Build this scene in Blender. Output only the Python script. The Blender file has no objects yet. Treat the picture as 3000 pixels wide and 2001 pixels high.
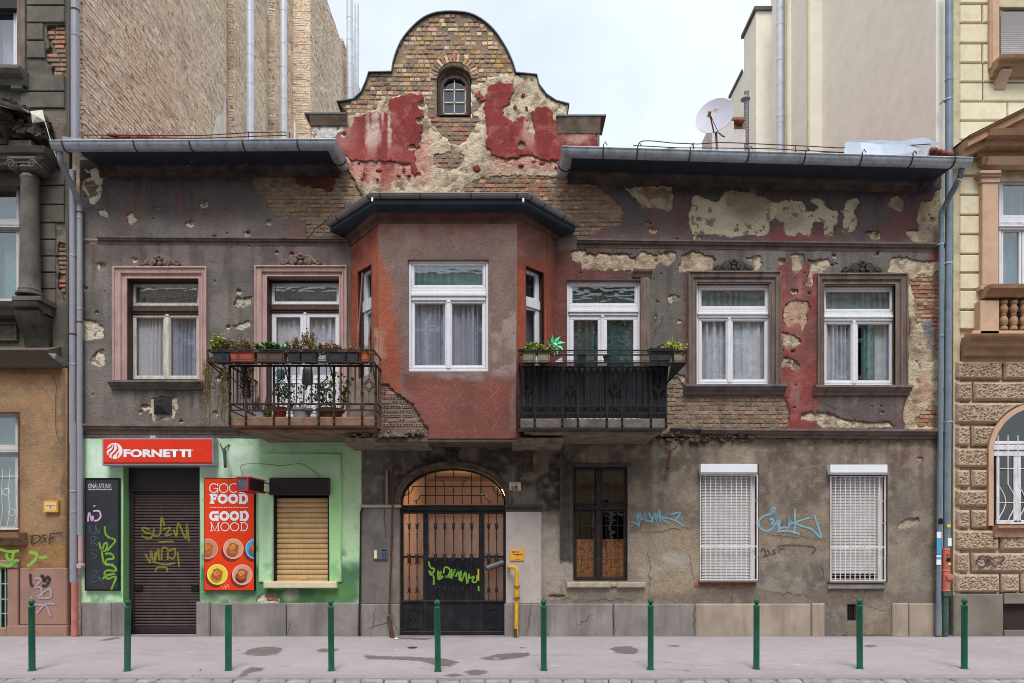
import bpy, math, random
import numpy as np
from mathutils import Vector, Matrix
from mathutils.geometry import delaunay_2d_cdt
R = math.radians
random.seed(7); rng = np.random.default_rng(7)
scene = bpy.context.scene
col = scene.collection
# ------------------------------------------------------------------ camera
CX, HY, FP, CY, CH = 1500.0,1565.0,1980.0,-11.0,1.65
cam = bpy.data.objects.new('camera', bpy.data.cameras.new('camera')); col.objects.link(cam)
cam.location = (0, CY, CH); cam.rotation_euler = (R(90),0,0)
cam.data.sensor_width = 36; cam.data.lens = FP/3000*36
cam.data.shift_y = (HY-1000.5)/3000; cam.data.clip_end = 2000; cam.data.clip_start = .1
scene.camera = cam
# ------------------------------------------------------------------ sky, sun, exposure
w = bpy.data.worlds.new('World'); scene.world = w; w.use_nodes = True
nt = w.node_tree; N = nt.nodes; L = nt.links
bg = N['Background']; bg.inputs[1].default_value = .13
sky = N.new('ShaderNodeTexSky'); sky.sky_type = 'NISHITA'; sky.sun_disc = False
SUN_EL, SUN_AZ = R(57), R(2)          # sun high, behind the camera and almost straight
sky.sun_elevation = SUN_EL; sky.sun_rotation = R(180)-SUN_AZ
sky.air_density = 1.0; sky.dust_density = 2.0; sky.ozone_density = 1.0
tc = N.new('ShaderNodeTexCoord'); mp = N.new('ShaderNodeMapping'); mp.inputs['Scale'].default_value = (1,1,1.7)
nz = N.new('ShaderNodeTexNoise'); nz.inputs['Scale'].default_value = 2.9; nz.inputs['Detail'].default_value = 7; nz.inputs['Roughness'].default_value = .5
nz.inputs['Distortion'].default_value = .3
cr = N.new('ShaderNodeValToRGB'); cr.color_ramp.elements[0].position = .22; cr.color_ramp.elements[1].position = .62
cr.color_ramp.elements[0].color = (.55,.55,.55,1); cr.color_ramp.elements[1].color = (1,1,1,1)
mx = N.new('ShaderNodeMix'); mx.data_type = 'RGBA'
L.new(tc.outputs['Generated'], mp.inputs[0]); L.new(mp.outputs[0], nz.inputs[0]); L.new(nz.outputs[0], cr.inputs[0])
L.new(cr.outputs[0], mx.inputs[0]); L.new(sky.outputs[0], mx.inputs[6])
mx.inputs[7].default_value = (4.25,4.62,4.92,1)
L.new(mx.outputs[2], bg.inputs[0])
sun = bpy.data.objects.new('sun', bpy.data.lights.new('sun', 'SUN')); col.objects.link(sun)
sun.data.energy = 1.5; sun.data.angle = R(24); sun.data.color = (1,.965,.92)
sun.rotation_euler = (R(90)-SUN_EL,0, SUN_AZ)
scene.view_settings.view_transform = 'Standard'; scene.view_settings.look = 'None'
scene.view_settings.gamma = 1; scene.view_settings.use_curve_mapping = False
scene.view_settings.exposure = 0.84
scene.cycles.filter_width = 1.0; scene.cycles.max_bounces = 6; scene.cycles.transparent_max_bounces = 12
scene.cycles.diffuse_bounces = 3; scene.cycles.glossy_bounces = 3
# ------------------------------------------------------------------ coordinates read off the photograph (3000 px wide)
ZO = {'A': (0,0), 'B': (750,0), 'C': (1450,0), 'D': (2200,0), 'E': (0,650), 'F': (750,650), 'G': (1450,650), 'H': (2200,650),
      'I': (0,1301), 'J': (750,1301), 'K': (1450,1301), 'L': (2200,1301)}
def z(v, pts, s=2.24):
    ox, oy = ZO[v]; return [(ox+a/s, oy+b/s) for a, b in pts]
def P(px, py, y=0.0):                 # a point of the place at distance y from the facade line
    d = y-CY; return ((px-CX)*d/FP, y, CH+(HY-py)*d/FP)
def PX(px, y=0.0): return (px-CX)*(y-CY)/FP
def PZ(py, y=0.0): return CH+(HY-py)*(y-CY)/FP
def GY(py): return CH*FP/(py-HY)+CY      # depth of a ground point
def lin(c):
    c = np.asarray(c, float)/255; return np.where(c <= .04045, c/12.92,((c+.055)/1.055)**2.4)
def rgb(c, g=1.0): v = lin(c)*g; return (float(v[0]), float(v[1]), float(v[2]),1)
S9 = lambda a: max(0, math.sin(a))**.9
# ------------------------------------------------------------------ numpy noise
_T = rng.random((256,256))
def vn(x, y, s=0):
    x = np.asarray(x, float)+s*17.31; y = np.asarray(y, float)+s*9.77
    i = np.floor(x).astype(int); j = np.floor(y).astype(int); u = x-i; v = y-j
    u = u*u*(3-2*u); v = v*v*(3-2*v); i &= 255; j &= 255; i1 = (i+1) & 255; j1 = (j+1) & 255
    return (_T[i, j]*(1-u)+_T[i1, j]*u)*(1-v)+(_T[i, j1]*(1-u)+_T[i1, j1]*u)*v
def fbm(x, y, sc, o=4, s=0):
    t = 0; a = 1; n = 0
    for k in range(o):
        t = t+a*vn(np.asarray(x)/sc*2**k, np.asarray(y)/sc*2**k, s+k*3); n += a; a *= .55
    return t/n
def sst(a, b, x): t = np.clip((x-a)/(b-a),0,1); return t*t*(3-2*t)
def inpoly(x, y, poly):
    r = np.zeros(len(x), bool); P_ = np.asarray(poly, float)
    m = (x >= P_[:,0].min()) & (x <= P_[:,0].max()) & (y >= P_[:,1].min()) & (y <= P_[:,1].max())
    if not m.any(): return r
    xs = x[m]; ys = y[m]; c = np.zeros(len(xs), bool); n = len(P_)
    for i in range(n):
        x1, y1 = P_[i]; x2, y2 = P_[(i+1) % n]
        if y1 == y2: continue
        k = ((y1 > ys) != (y2 > ys)) & (xs < (x2-x1)*(ys-y1)/(y2-y1)+x1); c ^= k
    r[m] = c; return r
def rough(poly, amp=4, step=7):       # a traced outline made ragged like broken plaster
    out = []; n = len(poly)
    for i in range(n):
        a = poly[i]; b = poly[(i+1) % n]; d = math.hypot(b[0]-a[0], b[1]-a[1]); m = max(1, int(d/step))
        for k in range(m):
            t = k/m; x = a[0]+(b[0]-a[0])*t; y = a[1]+(b[1]-a[1])*t
            out.append((x+amp*2*(float(vn(x/9, y/9,3))-.5)+amp*1.6*(float(vn(x/27, y/27,5))-.5)+amp*1.1*random.uniform(-.5,.5), y+amp*2*(float(vn(x/9, y/9,8))-.5)+amp*1.1*random.uniform(-.5,.5)))
    return out
def ell(cx, cy, rx, ry, n=14, j=.12):
    return [(cx+rx*math.cos(t*6.283/n)*(1+random.uniform(-j, j)), cy+ry*math.sin(t*6.283/n)*(1+random.uniform(-j, j))) for t in range(n)]
def rect(x0, y0, x1, y1): return [(x0, y0),(x1, y0),(x1, y1),(x0, y1)]
# colour of a painted surface: a base and zones of other paint, dirt, wear and some painted shade with their own outlines
def paint(x, y, base, ops, var=.12, seed=0, warp=14):
    n = fbm(x, y,90,4, seed); f = fbm(x, y,14,3, seed+5)
    C = lin(base)[None, :]*(1+var*2*(n-.5)+var*1.3*(f-.5))[:, None]
    wx = x+warp*2*(fbm(x, y,34,3, seed+11)-.5); wy = y+warp*2*(fbm(x, y,34,3, seed+21)-.5)
    for o in ops:
        k = o[0]
        if k == 'b':
            _, x0, y0, x1, y1, so, c, st = o
            m = sst(x0-so, x0+so, wx)*(1-sst(x1-so, x1+so, wx))*sst(y0-so, y0+so, wy)*(1-sst(y1-so, y1+so, wy))*st
        elif k == 'e':
            _, cx, cy, rx, ry, so, c, st = o
            d = np.hypot((wx-cx)/rx,(wy-cy)/ry); m = (1-sst(1-so,1+so, d))*st
        elif k == 'p':
            _, poly, c, st = o; m = inpoly(wx, wy, poly)*st
        elif k == 'n':                 # speckle over everything
            _, sc, lo, hi, c, st, sd = o; m = sst(lo, hi, fbm(x, y, sc,4, sd))*st
        elif k == 'nb':                # speckle inside a box
            _, x0, y0, x1, y1, so, sc, lo, hi, c, st, sd = o
            m = sst(x0-so, x0+so, wx)*(1-sst(x1-so, x1+so, wx))*sst(y0-so, y0+so, wy)*(1-sst(y1-so, y1+so, wy))*st*sst(lo, hi, fbm(x, y, sc,4, sd))
        elif k == 's':                 # streaks running down from y0 to y1
            _, x0, x1, y0, y1, wd, thr, c, st, sd = o
            s_ = sst(thr, thr+.18, fbm(x, y/14, wd,3, sd)); m = s_*sst(x0-4, x0+4, wx)*(1-sst(x1-4, x1+4, wx))*sst(y0-6, y0+6, y)*(1-sst(y0+(y1-y0)*.3, y1, y))*st
        C = C*(1-m[:, None])+lin(c)[None, :]*(1+var*(f-.5)*1.6)[:, None]*m[:, None]
    return np.clip(C*1.12,.004,.9)
# ------------------------------------------------------------------ materials
MAT = {}
def _nodes(name):
    m = bpy.data.materials.new(name); m.use_nodes = True
    return m, m.node_tree.nodes, m.node_tree.links, m.node_tree.nodes['Principled BSDF']
def _bump(n, l, b, strength, scale, dist=.01, detail=4, vec=None, kind='noise'):
    t = n.new('ShaderNodeTexNoise'); t.inputs['Scale'].default_value = scale; t.inputs['Detail'].default_value = detail
    t.inputs['Roughness'].default_value = .65
    if vec is not None: l.new(vec, t.inputs[0])
    bp = n.new('ShaderNodeBump'); bp.inputs['Strength'].default_value = strength; bp.inputs['Distance'].default_value = dist
    l.new(t.outputs[0], bp.inputs['Height']); l.new(bp.outputs[0], b.inputs['Normal']); return bp
def mat(name, c=None, r=.8, metal=0, var=.14, vs=3.0, bump=.25, bs=60, dist=.006, streak=0, dirt=None, dirt_amt=.4, spec=.4, edge=None, alpha=None, emis=None):
    if name in MAT: return MAT[name]
    m, n, l, b = _nodes(name)
    g = n.new('ShaderNodeNewGeometry'); v = g.outputs['Position']
    t1 = n.new('ShaderNodeTexNoise'); t1.inputs['Scale'].default_value = vs; t1.inputs['Detail'].default_value = 8; t1.inputs['Roughness'].default_value = .62
    l.new(v, t1.inputs[0])
    mr = n.new('ShaderNodeMapRange'); mr.inputs[1].default_value = .3; mr.inputs[2].default_value = .7
    mr.inputs[3].default_value = 1-var*1.3; mr.inputs[4].default_value = 1+var; l.new(t1.outputs[0], mr.inputs[0])
    mm = n.new('ShaderNodeVectorMath'); mm.operation = 'SCALE'; mm.inputs[0].default_value = rgb(c)[:3]; l.new(mr.outputs[0], mm.inputs['Scale'])
    out = mm.outputs[0]
    if dirt is not None:
        mpp = n.new('ShaderNodeMapping'); mpp.inputs['Scale'].default_value = (1,1,.12 if streak else 1); l.new(v, mpp.inputs[0])
        t2 = n.new('ShaderNodeTexNoise'); t2.inputs['Scale'].default_value = streak or 5; t2.inputs['Detail'].default_value = 9; t2.inputs['Roughness'].default_value = .7
        l.new(mpp.outputs[0], t2.inputs[0])
        r2 = n.new('ShaderNodeMapRange'); r2.inputs[1].default_value = .47; r2.inputs[2].default_value = .66; r2.inputs[3].default_value = 0; r2.inputs[4].default_value = dirt_amt
        l.new(t2.outputs[0], r2.inputs[0])
        x = n.new('ShaderNodeMix'); x.data_type = 'RGBA'; l.new(r2.outputs[0], x.inputs[0]); l.new(out, x.inputs[6]); x.inputs[7].default_value = rgb(dirt); out = x.outputs[2]
    l.new(out, b.inputs['Base Color'])
    b.inputs['Roughness'].default_value = r; b.inputs['Metallic'].default_value = metal; b.inputs['Specular IOR Level'].default_value = spec
    if bump: _bump(n, l, b, bump, bs, dist, vec=v)
    if emis: b.inputs['Emission Color'].default_value = rgb(emis[0]); b.inputs['Emission Strength'].default_value = emis[1]
    MAT[name] = m; return m
def amat(name, r=.9, bump=.5, bs=90, dist=.008, spec=.2, bump2=0, bs2=12, grain=.12, smear=None, sm_lo=.5, sm_amt=.8, sm_sc=5, soot=(16,.58,.7)):   # colour from the mesh's own colour attribute
    if name in MAT: return MAT[name]
    m, n, l, b = _nodes(name)
    a = n.new('ShaderNodeAttribute'); a.attribute_name = 'Col'
    g = n.new('ShaderNodeNewGeometry'); v = g.outputs['Position']
    t1 = n.new('ShaderNodeTexNoise'); t1.inputs['Scale'].default_value = 55; t1.inputs['Detail'].default_value = 5; t1.inputs['Roughness'].default_value = .8; l.new(v, t1.inputs[0])
    mr = n.new('ShaderNodeMapRange'); mr.inputs[1].default_value = .25; mr.inputs[2].default_value = .75; mr.inputs[3].default_value = 1-grain*1.6; mr.inputs[4].default_value = 1+grain*1.6
    l.new(t1.outputs[0], mr.inputs[0])
    mm = n.new('ShaderNodeVectorMath'); mm.operation = 'SCALE'; l.new(a.outputs['Color'], mm.inputs[0]); l.new(mr.outputs[0], mm.inputs['Scale'])
    out = mm.outputs[0]
    for sc_, c_, lo, am in (((sm_sc, smear, sm_lo, sm_amt),(soot[0],(84,68,58), soot[1], soot[2])) if smear else ()):      # mortar smeared over the bricks, then soot
        t3 = n.new('ShaderNodeTexNoise'); t3.inputs['Scale'].default_value = sc_; t3.inputs['Detail'].default_value = 9; t3.inputs['Roughness'].default_value = .72; l.new(v, t3.inputs[0])
        r3 = n.new('ShaderNodeMapRange'); r3.inputs[1].default_value = lo; r3.inputs[2].default_value = lo+.1; r3.inputs[3].default_value = 0; r3.inputs[4].default_value = am; l.new(t3.outputs[0], r3.inputs[0])
        x3 = n.new('ShaderNodeMix'); x3.data_type = 'RGBA'; l.new(r3.outputs[0], x3.inputs[0]); l.new(out, x3.inputs[6]); x3.inputs[7].default_value = rgb(c_); out = x3.outputs[2]
    l.new(out, b.inputs['Base Color']); b.inputs['Roughness'].default_value = r; b.inputs['Specular IOR Level'].default_value = spec
    bp = _bump(n, l, b, bump, bs, dist, vec=v, detail=3)
    if bump2:
        t = n.new('ShaderNodeTexNoise'); t.inputs['Scale'].default_value = bs2; t.inputs['Detail'].default_value = 6; l.new(v, t.inputs[0])
        b2 = n.new('ShaderNodeBump'); b2.inputs['Strength'].default_value = bump2; b2.inputs['Distance'].default_value = .03
        l.new(t.outputs[0], b2.inputs['Height']); l.new(b2.outputs[0], bp.inputs['Normal'])
    MAT[name] = m; return m
def glass(name='window_glass', tint=(.93,.95,.96), wav=.022, base=.12, rgh=.02, ws=5):
    if name in MAT: return MAT[name]
    m, n, l, b = _nodes(name); n.remove(b); o = n['Material Output']
    tr = n.new('ShaderNodeBsdfTransparent'); tr.inputs[0].default_value = (*tint,1)
    gl = n.new('ShaderNodeBsdfGlossy'); gl.inputs['Roughness'].default_value = rgh; gl.inputs[0].default_value = (.95,.97,1,1)
    g = n.new('ShaderNodeNewGeometry'); mpp = n.new('ShaderNodeMapping'); mpp.inputs['Scale'].default_value = (1,1,2.6); l.new(g.outputs['Position'], mpp.inputs[0])
    t = n.new('ShaderNodeTexNoise'); t.inputs['Scale'].default_value = ws; t.inputs['Detail'].default_value = 1; l.new(mpp.outputs[0], t.inputs[0])
    bp = n.new('ShaderNodeBump'); bp.inputs['Strength'].default_value = wav; bp.inputs['Distance'].default_value = .02; l.new(t.outputs[0], bp.inputs['Height'])
    l.new(bp.outputs[0], gl.inputs['Normal'])
    fr = n.new('ShaderNodeFresnel'); mb_ = n.new('ShaderNodeMapRange'); mb_.inputs[3].default_value = 1.5; mb_.inputs[4].default_value = 1/1.5; l.new(g.outputs['Backfacing'], mb_.inputs[0]); l.new(mb_.outputs[0], fr.inputs[0])
    ad = n.new('ShaderNodeMath'); ad.operation = 'MULTIPLY_ADD'; ad.inputs[1].default_value = 1.6; ad.inputs[2].default_value = base; ad.use_clamp = True; l.new(fr.outputs[0], ad.inputs[0])
    ms = n.new('ShaderNodeMixShader'); l.new(ad.outputs[0], ms.inputs[0]); l.new(tr.outputs[0], ms.inputs[1]); l.new(gl.outputs[0], ms.inputs[2]); l.new(ms.outputs[0], o.inputs[0])
    MAT[name] = m; return m
def spray(name, c, a=.85, sc=60):
    if name in MAT: return MAT[name]
    m, n, l, b = _nodes(name); b.inputs['Base Color'].default_value = rgb(c); b.inputs['Roughness'].default_value = .8
    g = n.new('ShaderNodeNewGeometry'); t = n.new('ShaderNodeTexNoise'); t.inputs['Scale'].default_value = sc; t.inputs['Detail'].default_value = 5; l.new(g.outputs['Position'], t.inputs[0])
    mr = n.new('ShaderNodeMapRange'); mr.inputs[1].default_value = .25; mr.inputs[2].default_value = .55; mr.inputs[3].default_value = a*.45; mr.inputs[4].default_value = a; l.new(t.outputs[0], mr.inputs[0])
    l.new(mr.outputs[0], b.inputs['Alpha']); MAT[name] = m; return m
def leafmat(name, c1, c2, r=.55):
    if name in MAT: return MAT[name]
    m, n, l, b = _nodes(name); g = n.new('ShaderNodeNewGeometry')
    x = n.new('ShaderNodeMix'); x.data_type = 'RGBA'; x.inputs[6].default_value = rgb(c1); x.inputs[7].default_value = rgb(c2)
    l.new(g.outputs['Random Per Island'], x.inputs[0]); l.new(x.outputs[2], b.inputs['Base Color']); b.inputs['Roughness'].default_value = r
    b.inputs['Transmission Weight'].default_value = 0; MAT[name] = m; return m
# ------------------------------------------------------------------ objects
ORG = {}
def tag(o, label=None, cat=None, group=None, kind=None):
    if label: o['label'] = label
    if cat: o['category'] = cat
    if group: o['group'] = group
    if kind: o['kind'] = kind
    return o
def thing(name, loc, label, cat, group=None):
    o = bpy.data.objects.new(name, None); col.objects.link(o); o.location = loc; o.empty_display_size = .1
    ORG[o.name] = Vector(loc); return tag(o, label, cat, group)
def root_of(o):
    while o.parent: o = o.parent
    return o
def link(name, me, parent=None, org=None):
    o = bpy.data.objects.new(name, me); col.objects.link(o)
    if parent is not None: o.parent = parent
    elif org is not None: o.location = org; ORG[o.name] = Vector(org)
    return o
def orgof(parent, org=None):
    if parent is None: return Vector(org) if org is not None else Vector((0,0,0))
    return ORG.get(root_of(parent).name, Vector((0,0,0)))
class MB:
    def __init__(s): s.v = []; s.f = []; s.m = []; s.c = []; s.mi = 0
    def add(s, vs, fs):
        b = len(s.v); s.v += [tuple(map(float, p)) for p in vs]
        for f in fs: s.f.append(tuple(b+i for i in f)); s.m.append(s.mi)
        return s
    def box(s, x0, x1, y0, y1, z0, z1, ch=0):
        if x0 > x1: x0, x1 = x1, x0
        if y0 > y1: y0, y1 = y1, y0
        if z0 > z1: z0, z1 = z1, z0
        if ch:     # chamfered front edges (towards -y)
            v = [(x0, y1, z0),(x1, y1, z0),(x1, y1, z1),(x0, y1, z1),(x0, y0+ch, z0),(x1, y0+ch, z0),(x1, y0+ch, z1),(x0, y0+ch, z1),
                 (x0+ch, y0, z0+ch),(x1-ch, y0, z0+ch),(x1-ch, y0, z1-ch),(x0+ch, y0, z1-ch)]
            f = [(3,2,1,0),(0,1,5,4),(1,2,6,5),(2,3,7,6),(3,0,4,7),(4,5,9,8),(5,6,10,9),(6,7,11,10),(7,4,8,11),(8,9,10,11)]
            return s.add(v, f)
        v = [(x0, y0, z0),(x1, y0, z0),(x1, y1, z0),(x0, y1, z0),(x0, y0, z1),(x1, y0, z1),(x1, y1, z1),(x0, y1, z1)]
        return s.add(v,[(0,3,2,1),(4,5,6,7),(0,1,5,4),(1,2,6,5),(2,3,7,6),(3,0,4,7)])
    def pbox(s, px0, py0, px1, py1, y0, y1, ch=0):   # front face at depth y0 spans the traced rectangle
        return s.box(PX(px0, y0), PX(px1, y0), y0, y1, PZ(py0, y0), PZ(py1, y0), ch)
    def quad(s, *p): return s.add(p,[tuple(range(len(p)))])
    def tube(s, pts, r, n=8, cap=True, up=None):
        pts = [Vector(p) for p in pts]; rs = r if isinstance(r,(list, tuple)) else [r]*len(pts)
        rings = []; ref = None
        for i, p in enumerate(pts):
            a = pts[max(i-1,0)]; b = pts[min(i+1, len(pts)-1)]; d = (b-a).normalized()
            if ref is None: ref = Vector((0,0,1)) if abs(d.z) < .9 else Vector((1,0,0))
            u = (ref-d*ref.dot(d)).normalized(); ref = u; w_ = d.cross(u)
            rings.append([p+(u*math.cos(k*2*math.pi/n+math.pi/n)+w_*math.sin(k*2*math.pi/n+math.pi/n))*rs[i] for k in range(n)])
        vs = [q for r_ in rings for q in r_]; fs = []
        for i in range(len(pts)-1):
            for k in range(n): fs.append((i*n+k, i*n+(k+1) % n,(i+1)*n+(k+1) % n,(i+1)*n+k))
        if cap: fs.append(tuple(range(n-1,-1,-1))); fs.append(tuple((len(pts)-1)*n+k for k in range(n)))
        return s.add(vs, fs)
    def lathe(s, x, y, z0, prof, n=16, ax='z'):         # prof: (radius, height)
        vs = []; fs = []
        for r_, h in prof:
            for k in range(n):
                a = k*2*math.pi/n; c, q = r_*math.cos(a), r_*math.sin(a)
                vs.append((x+c, y+q, z0+h) if ax == 'z' else (x+c, y+h, z0+q))
        for i in range(len(prof)-1):
            for k in range(n):
                t = (i*n+k, i*n+(k+1) % n,(i+1)*n+(k+1) % n,(i+1)*n+k); fs.append(t if ax == 'z' else t[::-1])
        fs.append(tuple(range(n-1,-1,-1))); fs.append(tuple((len(prof)-1)*n+k for k in range(n)))
        return s.add(vs, fs)
    def prism(s, poly, y0, y1):     # poly in (x,z), counter-clockwise seen from the front
        n = len(poly); A = sum(poly[i][0]*poly[(i+1) % n][1]-poly[(i+1) % n][0]*poly[i][1] for i in range(n))
        if A < 0: poly = poly[::-1]
        vs = [(a, y0, b) for a, b in poly]+[(a, y1, b) for a, b in poly]
        fs = [tuple(range(n)), tuple(range(2*n-1, n-1,-1))]+[(i+n,(i+1) % n+n,(i+1) % n, i) for i in range(n)]
        return s.add(vs, fs)
    def sweep(s, prof, path, closed=False):
        """prof: (out, up) pairs; path: 3-D points of a horizontal polyline seen from the street, left to right; out is towards the street."""
        path = [Vector(p) for p in path]; n = len(prof); vs = []
        for i, p in enumerate(path):
            a = path[i-1] if i > 0 else None; b = path[i+1] if i < len(path)-1 else None
            ns = []
            for q0, q1 in ((a, p),(p, b)):
                if q0 is None or q1 is None: continue
                d = (q1-q0); d.z = 0; d.normalize(); ns.append(Vector((d.y,-d.x,0)))
            nn = ns[0] if len(ns) == 1 else (ns[0]+ns[1]).normalized()/max(.3, math.sqrt((1+ns[0].dot(ns[1]))/2))
            for o, u in prof: vs.append(p+nn*o+Vector((0,0, u)))
        fs = []
        for i in range(len(path)-1):
            for k in range(n-1): fs.append((i*n+k, i*n+k+1,(i+1)*n+k+1,(i+1)*n+k))
            fs.append((i*n+n-1, i*n,(i+1)*n,(i+1)*n+n-1))
        fs.append(tuple(range(n-1,-1,-1))); fs.append(tuple((len(path)-1)*n+k for k in range(n)))
        return s.add(vs, fs)
    def build(s, name, m, parent=None, org=None, smooth=False, colr=None):
        o_ = orgof(parent, org); me = bpy.data.meshes.new(name)
        me.from_pydata([(a-o_.x, b-o_.y, c-o_.z) for a, b, c in s.v],[], s.f)
        for x in (m if isinstance(m,(list, tuple)) else [m]): me.materials.append(x)
        if isinstance(m,(list, tuple)): me.polygons.foreach_set('material_index', s.m)
        if smooth:
            me.polygons.foreach_set('use_smooth',[True]*len(me.polygons))
            if smooth != 'all': me.set_sharp_from_angle(angle=R(35))
        if colr is not None:
            at = me.attributes.new('Col', 'FLOAT_COLOR', 'POINT'); at.data.foreach_set('color', np.c_[colr, np.ones(len(colr))].astype('f').ravel())
        me.update(); return link(name, me, parent, org)
def curve(pts, n=8, closed=False):      # Catmull-Rom through points of any dimension
    p = [np.array(q, float) for q in pts]
    if len(p) < 3: return [tuple(q) for q in p]
    out = []; m = len(p)
    for i in range(m if closed else m-1):
        a, b, c, d = (p[(i-1) % m], p[i], p[(i+1) % m], p[(i+2) % m]) if closed else (p[max(i-1,0)], p[i], p[i+1], p[min(i+2, m-1)])
        for k in range(n):
            t = k/n; out.append(tuple(.5*((2*b)+(c-a)*t+(2*a-5*b+4*c-d)*t*t+(3*b-a-3*c+d)*t**3)))
    if not closed: out.append(tuple(p[-1]))
    return out
# flat marks (writing, spray paint) lying on a wall plane
def ribbon(mb, pts, w, y, T=None, taper=False, yoff=.0015):
    pts = [Vector((a,0, b)) for a, b in pts]; n = len(pts); vs = []
    for i, p in enumerate(pts):
        d = (pts[min(i+1, n-1)]-pts[max(i-1,0)]); d.normalize(); nn = Vector((-d.z,0, d.x))
        ww = (w if not callable(w) else w(i/(n-1)))/2
        if taper: ww *= .35+.65*math.sin(math.pi*min(1,.15+i/(n-1)*.8))
        for q in (p+nn*ww, p-nn*ww): vs.append((q.x, y, q.z))
    fs = [(2*i+1,2*i+3,2*i+2,2*i) for i in range(n-1)]
    # seen from the street
    return mb.add(vs,[f[::-1] for f in fs])
def strokes(name, m, parent, v, lists, wpx, y, n=6, org=None, smoothit=True, taper=False):
    mb = MB()
    for k, l_ in enumerate(lists):
        pp = z(v, l_) if v else l_
        pp = [(PX(a, y), PZ(b, y)) for a, b in pp]
        if smoothit: pp = curve(pp, n)
        ribbon(mb, pp, wpx*1.45*(y-CY)/FP if wpx > 2 else wpx*(y-CY)/FP, y-.0004*k, taper=taper)
    return mb.build(name, m, parent, org)
# ------------------------------------------------------------------ traced sheets of plaster
def sheet(name, outers, holes, mapf, colf, parent, m, grid=7, thick=.03, out=0.0, disp=None, org=None, smooth=True):
    V = []; E = []
    for lp in list(outers)+list(holes):
        b = len(V); n = len(lp); V += [tuple(map(float, q[:2])) for q in lp]; E += [(b+i, b+(i+1) % n) for i in range(n)]
    gx = []
    for lp in outers:
        a = np.asarray(lp); x0, y0 = a.min(0); x1, y1 = a.max(0)
        X, Y = np.meshgrid(np.arange(x0+grid/2, x1, grid), np.arange(y0+grid/2, y1, grid)); X = X.ravel(); Y = Y.ravel()
        k = inpoly(X, Y, lp); X = X[k]; Y = Y[k]
        for h in holes:
            k = ~inpoly(X, Y, h); X = X[k]; Y = Y[k]
        X = X+rng.uniform(-grid*.25, grid*.25, len(X)); Y = Y+rng.uniform(-grid*.25, grid*.25, len(X)); gx += list(zip(X.tolist(), Y.tolist()))
    V2, E2, F2, *_ = delaunay_2d_cdt([Vector(q) for q in V+gx], E,[],0,1e-4)
    A = np.array([(q[0], q[1]) for q in V2]); F = np.array([f for f in F2 if len(f) == 3])
    c = A[F].mean(1); keep = np.zeros(len(F), bool)
    for lp in outers: keep |= inpoly(c[:,0], c[:,1], lp)
    for lp in holes: keep &= ~inpoly(c[:,0], c[:,1], lp)
    F = F[keep]; used = np.unique(F); re = -np.ones(len(A), int); re[used] = np.arange(len(used)); A = A[used]; F = re[F]
    d = (disp(A[:,0], A[:,1]) if disp else 0)
    Q = mapf(A[:,0], A[:,1], out+d)
    # orientation towards the street
    q = Q[F[0]]; nrm = np.cross(q[1]-q[0], q[2]-q[0]); tcv = np.array((0, CY, CH))-q[0]
    if nrm.dot(tcv) < 0: F = F[:, ::-1]
    ed = np.concatenate([F[:,[0,1]], F[:,[1,2]], F[:,[2,0]]]); key = np.sort(ed,1); kk = key[:,0]*len(A)+key[:,1]
    u, inv, cnt = np.unique(kk, return_inverse=True, return_counts=True); be = ed[cnt[inv] == 1]
    bv = np.unique(be); r2 = {int(b): i+len(A) for i, b in enumerate(bv)}
    Qb = mapf(A[bv,0], A[bv,1], np.full(len(bv), out-thick))
    fs = F.tolist(); nf = len(fs)
    for a, b in be.tolist(): fs.append((b, a, r2[a], r2[b]))
    Q = np.vstack([Q, Qb]); C = colf(A[:,0], A[:,1]); C = np.vstack([C, C[bv]*.9])
    o_ = np.array(orgof(parent, org)); me = bpy.data.meshes.new(name); me.from_pydata((Q-o_).tolist(),[], fs); me.materials.append(m)
    at = me.attributes.new('Col', 'FLOAT_COLOR', 'POINT'); at.data.foreach_set('color', np.c_[C, np.ones(len(C))].astype('f').ravel())
    if smooth: me.polygons.foreach_set('use_smooth',[i < nf for i in range(len(fs))])
    me.update(); return link(name, me, parent, org)
def facade_map(x, y, o, y0=0.0):
    k = (y0-CY)/FP; o = np.broadcast_to(o, np.shape(x)); return np.stack([(x-CX)*k, y0-o, CH+(HY-y)*k],-1)
def plane_map(p0, p1):               # a vertical wall through two plan points: traced pixels land on it
    p0 = np.array(p0); p1 = np.array(p1); d = p1-p0; nn = np.array([d[1],-d[0]])/np.hypot(*d)
    if nn[1] > 0: nn = -nn
    def f(x, y, o=0):
        rx = (np.asarray(x, float)-CX)/FP; t = ((p0[0])*nn[0]+(p0[1]-CY)*nn[1])/(rx*nn[0]+nn[1])
        o = np.broadcast_to(o, np.shape(x)); return np.stack([rx*t+nn[0]*o, CY+t+nn[1]*o, CH+(HY-np.asarray(y, float))/FP*t],-1)
    return f
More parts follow.
